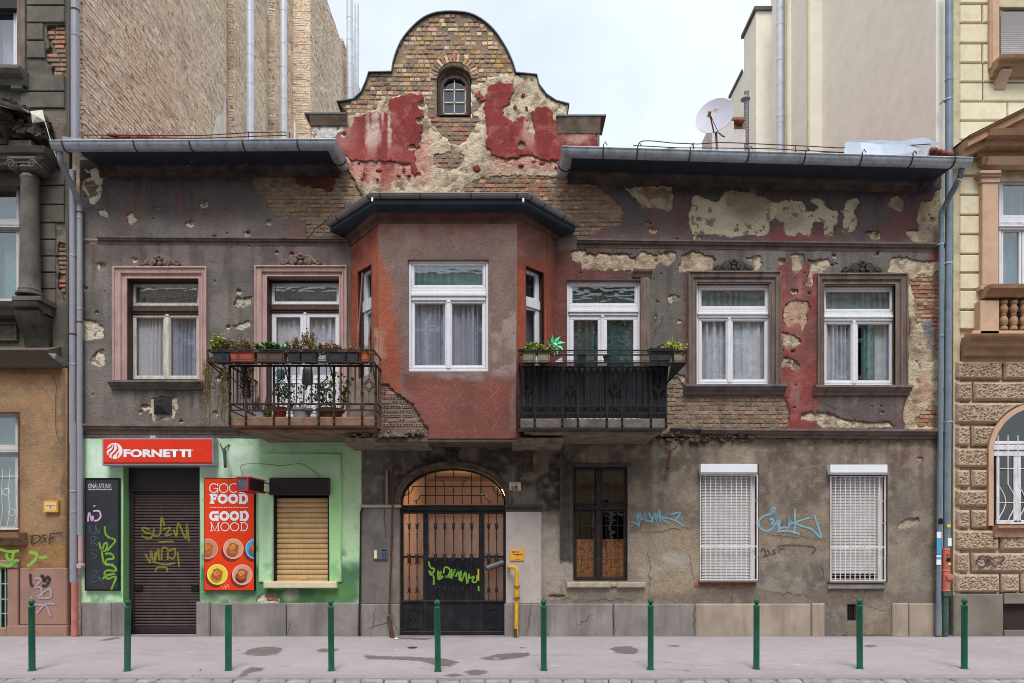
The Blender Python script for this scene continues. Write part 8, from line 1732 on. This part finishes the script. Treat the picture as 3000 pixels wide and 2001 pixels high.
# pale scratches in the paint
M_scr = spray('scratch_pale',(196,168,152),.6,80)
tag(strokes('scratch_marks', M_scr, H, 'F',[[(985,75),(1015,180)],[(1025,88),(965,170)],[(1110,75),(1165,195)],[(1190,100),(1115,180)],[(1270,90),(1350,220)],[(1345,120),(1295,210)],[(1412,85),(1500,220)],[(1502,112),(1435,215)],[(1300,1062),(1362,1200)],[(1365,1108),(1285,1195)],[(1535,1085),(1572,1195)],[(1600,1090),(1490,1200)],[(1135,1095),(1085,1145)],[(1620,1240),(1550,1370)]],1.1, OY-.016, smoothit=False), kind='stuff')
tag(strokes('scratch_marks', spray('scratch_faint',(170,146,140),.55,80), H, 'A',[[(735,1190),(770,1330)],[(790,1195),(680,1300)],[(850,1240),(910,1340)],[(900,1260),(845,1320)],[(1060,1210),(1130,1310)],[(1120,1240),(1050,1310)],[(1340,1220),(1430,1350)],[(1425,1240),(1345,1370)]],1.0, yw, smoothit=False), kind='stuff')
tag(strokes('scratch_marks', MAT['scratch_faint'], H, 'B',[[(700,840),(720,920)],[(980,760),(870,880)],[(850,970),(960,880)],[(920,950),(1000,1000)]],1.0, yw, smoothit=False), kind='stuff')
tag(strokes('scratch_marks', M_scr, H, 'L',[[(185,85),(200,130),(100,180)],[(345,80),(375,190)],[(320,165),(425,145)]],1.0, yw, smoothit=False), kind='stuff')
# ------------------------------------------------------------------ bollards
M_bol = mat('dark_green_bollard',(12,92,66),.42,.0, var=.2, vs=6, bump=.1, dirt=(84,104,92), dirt_amt=.45, streak=14)
DB = 1965
xs_b = [(94,1965,1),(373,1966,1),(669,1964,0),(971,1965,1),(1283,1967,1),(1593,1964,1),(1906,1962,1),(2216,1960,1),(2519,1959,1),(2825,1959,1)]
labs = ['green ball-topped bollard at the far left in front of the pink stone plinth', 'green ball-topped bollard beside the left edge of the shop shutter', 'broken green bollard with its ball top missing, before the shop plinth', 'green ball-topped bollard in front of the beige-shuttered shop window', 'green ball-topped bollard in front of the entrance gate', 'green ball-topped bollard just right of the yellow gas pipe', 'green ball-topped bollard in front of the wall right of the dark window', 'green ball-topped bollard below the second window grille from the right', 'green ball-topped bollard in front of the cellar vent', 'green ball-topped bollard at the far right before the mossy plinth']
b_first = None
for (px_, pyb, full), lb_ in zip(xs_b, labs):
    yB = GY(pyb); X = PX(px_, yB); t = thing('bollard',(X, yB,0), lb_, 'bollard', 'green bollards along the kerb'); t.rotation_euler = (random.uniform(-.01,.01), random.uniform(-.012,.012), random.uniform(0,6))
    if full:
        if b_first is None:
            b_first = []
            def raw(nm, prof, m):
                q = MB(); q.lathe(0,0,0, prof,20); me = bpy.data.meshes.new(nm); me.from_pydata(q.v,[], q.f); me.materials.append(m); me.polygons.foreach_set('use_smooth',[True]*len(me.polygons)); me.set_sharp_from_angle(angle=R(40)); return me
            b_first.append(('post', raw('post',[(.048,0),(.048,.008),(.0362,.012),(.0362,.755),(.04,.76),(.04,.772),(.034,.778)], M_bol)))
            b_first.append(('ball_top', raw('ball_top',[(.024,.776),(.022,.79),(.026,.795)]+[(.036*math.sin(math.pi*(i+1.2)/9.2),.83-.036*math.cos(math.pi*(i+1.2)/9.2)) for i in range(8)], M_bol)))
        for nm, me in b_first: o = bpy.data.objects.new(nm, me); col.objects.link(o); o.parent = t
    else:
        q = MB(); q.lathe(X, yB,0,[(.046,0),(.046,.006),(.0385,.01),(.0385,.79),(.034,.79),(.034,.70)],20); q.build('post', M_bol, t, smooth=True)
# cracks in the pavement and walls (flat dark lines)
M_crk = spray('crack_dark',(60,52,50),.9,60)
def cracks(parent, segs, y, w_=1.0, m=M_crk, name='wall_cracks'):
    mb = MB()
    for (a, b),(c, d) in segs:
        n = max(4, int(math.hypot(c-a, d-b)/9)); pp = [(a+(c-a)*i/n+random.uniform(-5,5)*(0 < i < n), b+(d-b)*i/n+random.uniform(-5,5)*(0 < i < n)) for i in range(n+1)]
        ribbon(mb,[(PX(p_, y), PZ(q_, y)) for p_, q_ in pp], lambda t: w_*.0056*(.4+.9*math.sin(3.1*t+.02)), y)
    return tag(mb.build(name, m, parent), kind='stuff')
cracks(H,[((1796,1770),(1800,1858)),((1560,1760),(1545,1855)),((2032,1772),(2036,1856)),((1690,1830),(1740,1800)),((850,1815),(842,1860))],-.064,1.5)
cracks(H,[((1620,1745),(1690,1760)),((1690,1760),(1900,1755)),((1870,1560),(2040,1545)),((1650,1735),(1640,1715)),((2225,1565),(2420,1580)),((2400,1650),(2420,1700)),((2225,1730),(2400,1750)),((2480,1760),(2600,1790)),((1900,1600),(1905,1740)),((2015,1620),(2035,1700)),((2140,1765),(2146,1690)),((1060,1640),(1150,1560)),((1130,1700),(1110,1640))],-.034,1.3)
cracks(H,[((1140,1780),(1160,1850)),((1075,1840),(1160,1820)),((1100,1780),(1090,1850))],-.074,1.4)
cracks(H,[((1030,470),(1230,478)),((1440,480),(1660,475)),((1430,520),(1560,522)),((420,715),(560,700)),((1900,1010),(1960,900)),((2400,1180),(2500,1210)),((700,1160),(740,1120))],-.034,1.3)
mb = MB()
for _ in range(16):
    x, yv = random.uniform(-7,7), random.uniform(-3.1,-.3); a = random.choice([0,0,.2,1.3,2.9]); pts = [(x, yv)]
    for i in range(random.randint(6,16)): a += random.uniform(-.35,.35); pts.append((pts[-1][0]+.1*math.cos(a), min(-.06, max(-3.18, pts[-1][1]+.06*math.sin(a)))))
    for (p0, p1),(p2, p3) in zip(pts[:-1], pts[1:]): mb.add([(p0, p1-.003,.0045),(p2, p3-.003,.0045),(p2, p3+.003,.0045),(p0, p1+.003,.0045)],[(0,1,2,3)])
tag(mb.build('pavement_cracks', M_crk, bpy.data.objects['pavement']), kind='stuff')
# small things lying on the pavement
def litter(name, px_, py_, lab, cat, s_, m):
    y_ = GY(py_); X = PX(px_, y_); o = thing(name,(X, y_,0), lab, cat); q = MB(); rubble_ = [(X+math.cos(i*1.05)*s_*random.uniform(.6,1), y_+math.sin(i*1.05)*s_*random.uniform(.6,1),.006+random.uniform(0, s_*.4)) for i in range(6)]; q.add(rubble_+[(X, y_, s_*.7)],[(i,(i+1) % 6,6) for i in range(6)]); q.build('scrap', m, o)
litter('paper_scrap',1161,1873, 'scrap of white paper by the foot of the rusty conduit', 'litter',.04, M_prw); litter('dry_leaf',588,1964, 'small brown dry leaf near the broken bollard', 'leaf',.022, M_rust); litter('dry_leaf',565,1981, 'tiny brown leaf by the kerb joint left of the broken bollard', 'leaf',.014, M_rust); litter('paper_scrap',1341,1959, 'tiny red and white wrapper right of the gate bollard', 'litter',.014, mat('wrapper_red',(190,60,60),.6))
mh = thing('drain_cover', P(1208,1898, GY(1898)), 'small round iron cover set in the pavement before the gate', 'drain cover'); q = MB(); yy = GY(1898); q.lathe(PX(1208, yy), yy,.003,[(.07,0),(.07,.004),(.05,.004),(.05,.002),(.02,.002),(.02,.005)],16); q.build('cover', M_rust, mh)
# ------------------------------------------------------------------ plants, pots and pinwheels on the balconies
LEAF = {'green': leafmat('green_leaf',(46,96,34),(92,140,58)), 'dark': leafmat('dark_geranium_leaf',(20,62,26),(44,96,38)), 'yellow': leafmat('yellow_green_leaf',(132,160,50),(190,196,84)), 'dry': leafmat('dry_brown_leaf',(116,86,58),(176,146,112)), 'olive': leafmat('olive_leaf',(94,108,48),(140,132,84)), 'gold': leafmat('golden_leaf',(176,170,50),(206,196,60))}
M_stem = mat('plant_stem',(92,84,48),.8, var=.2)
def plant(lab, x, y, z0_, wd, ht, kinds, n, ls, stems=9, trail=0, name='potted_plant', group=None, cat='plant', dep=.1, spread=1.0):
    o = thing(name,(x, y, z0_), lab, cat, group); S = MB(); lv = {k: MB() for k in kinds}; tips = []
    for i in range(stems):
        a = random.uniform(-1,1); b = random.uniform(-1,1); h = ht*random.uniform(.45,1)*(1-.3*abs(a)); p0 = Vector((x+a*wd*.3, y+b*dep*.4, z0_)); p2 = Vector((x+a*wd*.5*spread, y+b*dep, z0_+h)); p1 = p0.lerp(p2,.5)+Vector((random.uniform(-.02,.02), random.uniform(-.02,.02),.03)); S.tube([p0, p1, p2],[.0035,.003,.0015],4); tips.append((p0, p1, p2))
    for i in range(trail):
        a = random.uniform(-1,1); p0 = Vector((x+a*wd*.5, y-random.uniform(.02,.06), z0_)); L_ = random.uniform(.4,1)*abs(trail and ht)*2.2; pts = [p0+Vector((math.sin(t*3+a*5)*.03,-.03*min(t*3,1),-L_*t)) for t in (0,.2,.4,.6,.8,1)]; S.tube(pts,.002,3)
        for k in range(int(L_*55)):
            t = random.random(); q = pts[min(4, int(t*5))].lerp(pts[min(5, int(t*5)+1)], t*5-int(t*5)); leaf(lv[kinds[-1]], q, ls*.55)
    for i in range(n):
        p0, p1, p2 = random.choice(tips); t = random.random()**.6; q = (p0.lerp(p1, t*2) if t < .5 else p1.lerp(p2, t*2-1))+Vector((random.gauss(0, wd*.05), random.gauss(0,.02), random.gauss(0,.014))); leaf(lv[random.choice(kinds)], q, ls*random.uniform(.5,1.2))
    S.build('stems', M_stem, o)
    for k, m_ in lv.items():
        if m_.v: m_.build('foliage', LEAF[k], o)
    return o
def leaf(mb, c, s_):
    a = Vector((random.gauss(0,1), random.gauss(0,1), random.gauss(0,1))).normalized(); b = a.orthogonal().normalized(); b.rotate(Matrix.Rotation(random.uniform(0,6.28),3, a)); c = Vector(c); w_ = a.cross(b)
    mb.add([c-b*s_*.5, c+w_*s_*.32+a*s_*.1, c+b*s_*.55, c-w_*s_*.32+a*s_*.1],[(0,1,2,3)])
def planter(lab, x0, x1, y, z0_, h, m, dep=.15, taper=.015, name='planter_box', group='planter boxes on the balcony shelves', rim=True):
    o = thing(name,((x0+x1)/2, y, z0_), lab, 'planter', group); q = MB(); t = taper
    q.add([(x0+t, y, z0_),(x1-t, y, z0_),(x1-t, y+dep-.01, z0_),(x0+t, y+dep-.01, z0_),(x0, y-.005, z0_+h),(x1, y-.005, z0_+h),(x1, y+dep, z0_+h),(x0, y+dep, z0_+h)],[(0,1,5,4),(1,2,6,5),(2,3,7,6),(3,0,4,7),(0,3,2,1)]); q.build('box', m, o)
    if rim: q = MB(); q.box(x0-.008, x1+.008, y-.014, y, z0_+h-.014, z0_+h+.004); q.box(x0-.008, x1+.008, y+dep, y+dep+.01, z0_+h-.014, z0_+h+.004); q.box(x0-.008, x0, y, y+dep, z0_+h-.014, z0_+h+.004); q.box(x1, x1+.008, y, y+dep, z0_+h-.014, z0_+h+.004); q.build('rim', m, o)
    q = MB(); q.box(x0+.004, x1-.004, y+.004, y+dep-.006, z0_+h-.03, z0_+h-.02); q.build('soil', mat('potting_soil',(58,44,34),.95, var=.4, vs=40, bump=.6), o); return o
def pot(lab, x, y, z0_, r_, h, m, name='flower_pot', rim=True):
    o = thing(name,(x, y, z0_), lab, 'flower pot'); q = MB(); q.lathe(x, y, z0_,[(r_*.72,0),(r_*.95, h*.84),(r_*.95, h),(r_*.85, h),(r_*.84, h*.85),(.001, h*.85)],18); q.build('pot', m, o, smooth=True)
    if rim: q = MB(); q.lathe(x, y, z0_,[(r_*.96, h*.8),(r_*1.08, h*.82),(r_*1.08, h*1.0),(r_*.9, h*1.01)],18); q.build('rim', m, o, smooth=True)
    return o
yo = bl['yo']+.02; zt_ = bl['zt']+.012; mx_ = lambda a: PX(600+a/4.436, bl['yo'])
M_dkp = mat('dark_plastic_planter',(44,50,58),.5, var=.2, vs=9); M_ter = mat('terracotta_planter',(160,76,56),.75, var=.12, vs=6); M_brp = mat('brown_plastic_planter',(98,72,64),.6, var=.25, vs=7, dirt=(150,124,112), dirt_amt=.3)
for a, b, m_, lb_ in ((95,318, M_dkp, 'dark planter box at the far left end of the left balcony shelf'),(322,640, M_ter, 'terracotta planter box full of dry twigs, second from left on the left balcony shelf'),(670,1030, M_brp, 'dusty brown planter box with green leaves, third on the left balcony shelf'),(1065,1240, M_dkp, 'dark planter right of the green pinwheel on the left balcony'),(1245,1440, M_dkp, 'dark planter under the tallest dry plant of the left balcony'),(1560,1830, M_dkp, 'dark planter box near the right end of the left balcony shelf'),(1835,1985, M_dkp, 'small dark planter next to the terracotta pot')):
    planter(lb_, mx_(a), mx_(b), yo, zt_,.135, m_)
pot('terracotta pot at the right end of the left balcony shelf', mx_(2070), yo+.07, zt_,.085,.15, mat('terracotta_pot',(190,96,64),.7, var=.1))
yq = yo+.08; zq = zt_+.12; G1 = 'plants in the left balcony shelf boxes'
def bp(lab, a, b, hpx, kinds, n, ls=.03, st=12, tr=0): plant(lab,(mx_(a)+mx_(b))/2, yq, zq, abs(mx_(b)-mx_(a))*1.12, hpx/4.436*.0068, kinds, int(n*2), ls*1.4, int(st*1.4), tr, group=G1, name='balcony_plant')
bp('yellow-green bushy plant with dry trailing stems at the left corner of the left balcony',60,210,220,['yellow', 'olive'],420,.028,16)
bp('olive and brown tangled plant behind the dark corner planter',170,340,160,['olive', 'dry'],380,.024,14)
bp('dried brown twiggy plant in the terracotta planter',350,640,170,['dry', 'dry', 'olive'],520,.02,24)
bp('fresh green leafy geranium behind the brown planter',670,960,120,['green', 'dark'],260,.048,14)
bp('dry brown plant just right of the green pinwheel',1060,1230,170,['dry', 'olive'],420,.024,16)
bp('tallest dried plant drooping over the middle of the balcony shelf',1240,1400,250,['dry'],520,.028,18)
bp('small fresh yellow-green plant between the dry ones',1390,1500,120,['yellow', 'green'],200,.028,9)
bp('low dry brown plant behind the right dark planter',1490,1810,120,['dry'],480,.024,22)
bp('sparse dry twigs left of the terracotta pot',1830,1990,110,['dry'],70,.02,8)
bp('bare twigs in the terracotta pot',2020,2130,110,['dry'],24,.018,4)
bp('dry shoot hanging down over the front of the middle planters',1260,1440,60,['dry'],260,.028,12)
# withered creeper hanging from the left corner
cr_ = thing('trailing_creeper',(bl['xl'], bl['yo'], bl['zt']), 'withered brown creeper trailing down from the left corner of the left balcony', 'plant'); S = MB(); LV = MB(); LG = MB()
def zm(a, b, y): return Vector(P(600+a/4.436,960+b/4.436, y))
for k in range(64):
    fan_ = random.random(); a0 = random.choice([60,70,85,110,210,235,250,260,300,560]); yv = -1.3+random.random()*.35
    if a0 == 560: L_ = 380; dx = 120
    elif a0 > 200: L_ = random.uniform(350,780); dx = random.uniform(-40,40)
    else: L_ = random.uniform(150,620) if k % 3 else 900; dx = random.uniform(-70,50)
    b0 = 380 if a0 < 200 else 520; pts = [zm(a0+dx*t+14*math.sin(t*6+k)-(40*math.sin(min(1, t*2)*1.6) if a0 < 100 else 0), b0+L_*t, yv) for t in (0,.15,.3,.5,.7,.85,1)]; S.tube(pts,.0025,3)
    for j in range(int(L_/10)): t = random.random()*6; i = int(t); leaf(LV if random.random() < .8 else LG, pts[i].lerp(pts[min(6, i+1)], t-i)+Vector((random.gauss(0,.012), random.gauss(0,.012),0)), random.uniform(.012,.026))
S.build('stems', M_stem, cr_); LV.build('foliage', LEAF['dry'], cr_); LG.build('foliage', LEAF['olive'], cr_)
dk = thing('trailing_creeper',(bl['xl']+.4, bl['yo']+.2, bl['zt']), 'dense dark dried creeper inside the left end of the left balcony railing', 'plant'); S = MB(); LV = MB()
for k in range(26):
    a0 = random.uniform(500,600); yv = random.uniform(-1.05,-.7); pts = [zm(a0+20*math.sin(t*5+k),500+random.uniform(330,480)*t, yv) for t in (0,.3,.6,1)]; S.tube(pts,.004,3)
    for j in range(50): t = random.random()*3; i = int(t); leaf(LV, pts[i].lerp(pts[min(3, i+1)], t-i)+Vector((random.gauss(0,.02), random.gauss(0,.03),0)),.03)
S.build('stems', M_stem, dk); LV.build('foliage', leafmat('blackened_leaf',(34,28,24),(62,50,42)), dk)
# pots standing on the balcony floor
zf = bl['za']; yi = -.85
def fx(a): return PX(600+a/4.436, yi)
pb = planter('white plastic box with a green plant on the left balcony floor', fx(655), fx(768), yi, zf,.14, mat('white_plastic',(206,206,220),.5, var=.05), dep=.14, group=None); plant('green feathery plant in the white box on the left balcony floor', fx(710), yi+.07, zf+.13,.32,.26,['green', 'olive'],420,.026,20)
plant('yellow-green low plant spilling beside the white box', fx(830), yi+.05, zf+.02,.2,.2,['yellow', 'olive'],200,.028,10)
pot('red pot with a white base band on the left balcony floor', fx(955), yi+.1, zf,.095,.2, mat('red_plastic_pot',(168,40,36),.45)); plant('small dark-leaved tree-like plant in the red pot', fx(925), yi+.1, zf+.18,.26,.52,['dark'],190,.045,10)
pot('blue bowl on the left balcony floor', fx(1048), yi+.02, zf,.07,.04, mat('blue_bowl',(56,50,128),.4), rim=False)
pot('pale ribbed pot in the middle of the left balcony floor', fx(1235), yi+.1, zf,.15,.18, mat('pale_ribbed_pot',(196,196,206),.5, var=.05)); plant('leggy geranium with dark leaves in the pale pot', fx(1235), yi+.1, zf+.17,.62,.62,['dark', 'green'],170,.062,13, spread=1.2)
pot('brown wicker basket planter on the left balcony floor', fx(1610), yi+.1, zf,.2,.17, mat('wicker_brown',(96,68,48),.85, var=.5, vs=50, bump=.8), name='wicker_basket'); plant('tall green geranium in the wicker basket', fx(1640), yi+.1, zf+.16,.6,.68,['dark', 'green'],260,.068,16)
plant('small pale dry plant left of the wicker basket', fx(1410), yi+.02, zf+.02,.24,.2,['dry', 'olive'],110,.022,10)
# lantern-like tin hanging inside
tn = thing('hanging_can', P(600+1338/4.436,960+620/4.436,-.9), 'grey tin can with a green bottom hanging inside the left balcony', 'can'); x, y, zz = P(600+1338/4.436,960+735/4.436,-.9); q = MB(); q.lathe(x, y, zz,[(.075,0),(.08,.02),(.078,.2),(.05,.26),(.02,.27)],16); q.build('can', mat('dull_grey_tin',(138,132,138),.5,.3), tn, smooth=True); q = MB(); q.lathe(x, y, zz-.004,[(.07,0),(.07,.004)],16); q.build('green_base', mat('pale_green_base',(96,122,108),.5), tn); q = MB(); q.tube([(x, y, zz+.26),(x, y, bl['zt'])],.006,6); q.build('hook', M_ironr, tn)
# pinwheels
def pinwheel(px_, py_, y, r_, lab, stickto, c=(32,190,110)):
    x, _, zz = P(px_, py_, y); o = thing('pinwheel',(x, y, zz), lab, 'pinwheel'); q = MB()
    for i in range(8):
        a = i*math.pi/4+.2; d = Vector((math.cos(a),0, math.sin(a))); e = Vector((math.cos(a+.62),0, math.sin(a+.62))); c0_ = Vector((x, y, zz)); q.add([c0_, c0_+d*r_*.55+Vector((0,-.03,0)), c0_+d*r_+Vector((0,-.01,0)), c0_+e*r_*.55+Vector((0,.005,0))],[(0,1,2,3)])
    q.build('vanes', mat('green_foil', c,.25,.25, var=.25, vs=20), o); q = MB(); q.lathe(x, y-.02, zz,[(.022,.012),(.022,-.008),(.01,-.014)],10, ax='y'); q.build('hub', M_prw, o); q = MB(); q.tube([(x, y+.01, zz),(x-.01, y+.02, stickto)],.005,6); q.build('stick', M_prw, o)
pinwheel(600+1060/4.436,960+243/4.436, bl['yo']+.1,.085, 'shiny mint green pinwheel among the dry plants of the left balcony', bl['zt']+.1,(90,226,170))
pinwheel(1500+528/4.198,980+130/4.198, br['yo']+.1,.155, 'larger green pinwheel above the left end of the right balcony', br['zt']+.12)
# right balcony shelf
nx = lambda a: PX(1500+a/4.198, br['yo']); zt_ = br['zt']+.012; yo = br['yo']+.02; M_stn = mat('mossy_stone_trough',(146,136,116),.9, var=.3, vs=9, bump=.5, dirt=(92,96,60), dirt_amt=.5)
planter('weathered stone trough at the left end of the right balcony shelf', nx(130), nx(300), yo, zt_,.16, M_stn, group=None); planter('second weathered stone trough beside it on the right balcony shelf', nx(312), nx(475), yo, zt_,.16, M_stn, group=None)
planter('small pale trough under the yellow plant at the right end', nx(1990), nx(2100), yo, zt_,.155, M_stn, group=None)
planter('black rounded tub planter near the right end of the right balcony', nx(1700), nx(1975), yo-.0, zt_+.02,.18, M_dkp, group=None, taper=.03)
pot('small dark pot on the right balcony shelf', nx(865), yo+.07, zt_,.06,.12, M_dkp); pot('second small dark pot right of it on the shelf', nx(1180), yo+.07, zt_,.055,.1, M_dkp)
pp_ = thing('broken_plate',(nx(580), yo+.05, zt_), 'white broken plate leaning on the right balcony shelf', 'plate'); q = MB(); q.add([(nx(520), yo+.03, zt_),(nx(625), yo+.03, zt_),(nx(622), yo+.05, zt_+.07),(nx(600), yo+.05, zt_+.075),(nx(560), yo+.05, zt_+.04)],[(0,1,2,3,4)]); q.build('plate', M_white, pp_)
zq = zt_+.14; yq = yo+.08
plant('bright green bushy plant in the left troughs of the right balcony',(nx(150)+nx(400))/2, yq, zq, nx(400)-nx(150),.17,['yellow', 'green', 'yellow'],520,.036,22, name='balcony_plant')
plant('yellowish leggy plant leaning towards the green pinwheel',(nx(390)+nx(550))/2, yq, zq, nx(550)-nx(390),.13,['gold', 'olive'],190,.032,12, name='balcony_plant')
plant('vivid yellow-green plant spilling over the right corner of the right balcony',(nx(1880)+nx(2170))/2, yq, zq-.02, nx(2170)-nx(1880),.23,['gold', 'yellow'],620,.036,24, name='balcony_plant')
sl_ = thing('solar_light',(nx(120), yo, zt_+.2), 'small black solar garden light at the left corner of the right balcony', 'garden light'); q = MB(); x, zz = nx(118), PZ(980+205/4.198, yo); q.box(x-.05, x+.05, yo-.03, yo+.03, zz, zz+.02); q.tube([(x, yo, zz),(x, yo+.02, br['zt']+.1)],.006,6); q.build('light', M_black, sl_)
# poles leaning in the angle between balcony door and oriel
lpn = thing('leaning_poles', P(1048,1060,-.5), 'two thin brown poles leaning against the oriel side window', 'pole'); 
for a, b in (((1062,800),(1046,1035)),((1087,930),(1077,1035))): q = MB(); q.tube([P(*a,-.35), P(*b,-.75)],.014,8); q.build('pole', mat('varnished_pole',(104,66,52),.5, var=.2), lpn)
wt = thing('hanging_rag', P(815,1092,-.5), 'dark blue-green watering can hanging on the balcony door', 'watering can'); q = MB(); x, y, zz = P(823,1100,-.5); q.lathe(x, y, zz,[(.06,-.05),(.065,0),(.05,.09),(.03,.1)],14); q.tube([(x+.04, y, zz+.0),(x+.11, y, zz+.09)],[.014,.01],6); q.tube([(x-.05, y, zz-.03),(x-.09, y, zz+.03),(x-.04, y, zz+.09)],.008,6); q.build('can_body', mat('teal_can',(44,66,78),.5, var=.2), wt, smooth=True); wt.name = 'watering_can'
hp = thing('bent_wire', P(893,700,-.2), 'brown twisted cable hanging from the oriel eaves to the string course', 'cable'); q = MB(); q.tube([P(a, b,-.2) for a, b in curve([(958,643),(940,660),(925,668),(915,682),(900,698)],4)],.009,6); q.build('cable', M_rust, hp)
cm = thing('white_placard', P(115,355,-.35), 'small white crumpled placard hanging on the broken pediment of the left house', 'placard'); q = MB(); q.add([P(88,326,-.35), P(125,322,-.35), P(132,356,-.38), P(94,360,-.38), P(92,335,-.4), P(108,340,-.42)],[(0,1,5),(1,2,5),(2,3,5),(3,4,5),(4,0,5)]); q.build('sheet', mat('dirty_white_sheet',(206,202,184),.8, var=.2, vs=14), cm); q = MB(); q.tube([P(132,357,-.38), P(150,418,-.5), P(165,460,-.6)],.004,4); q.build('string', M_prw, cm)
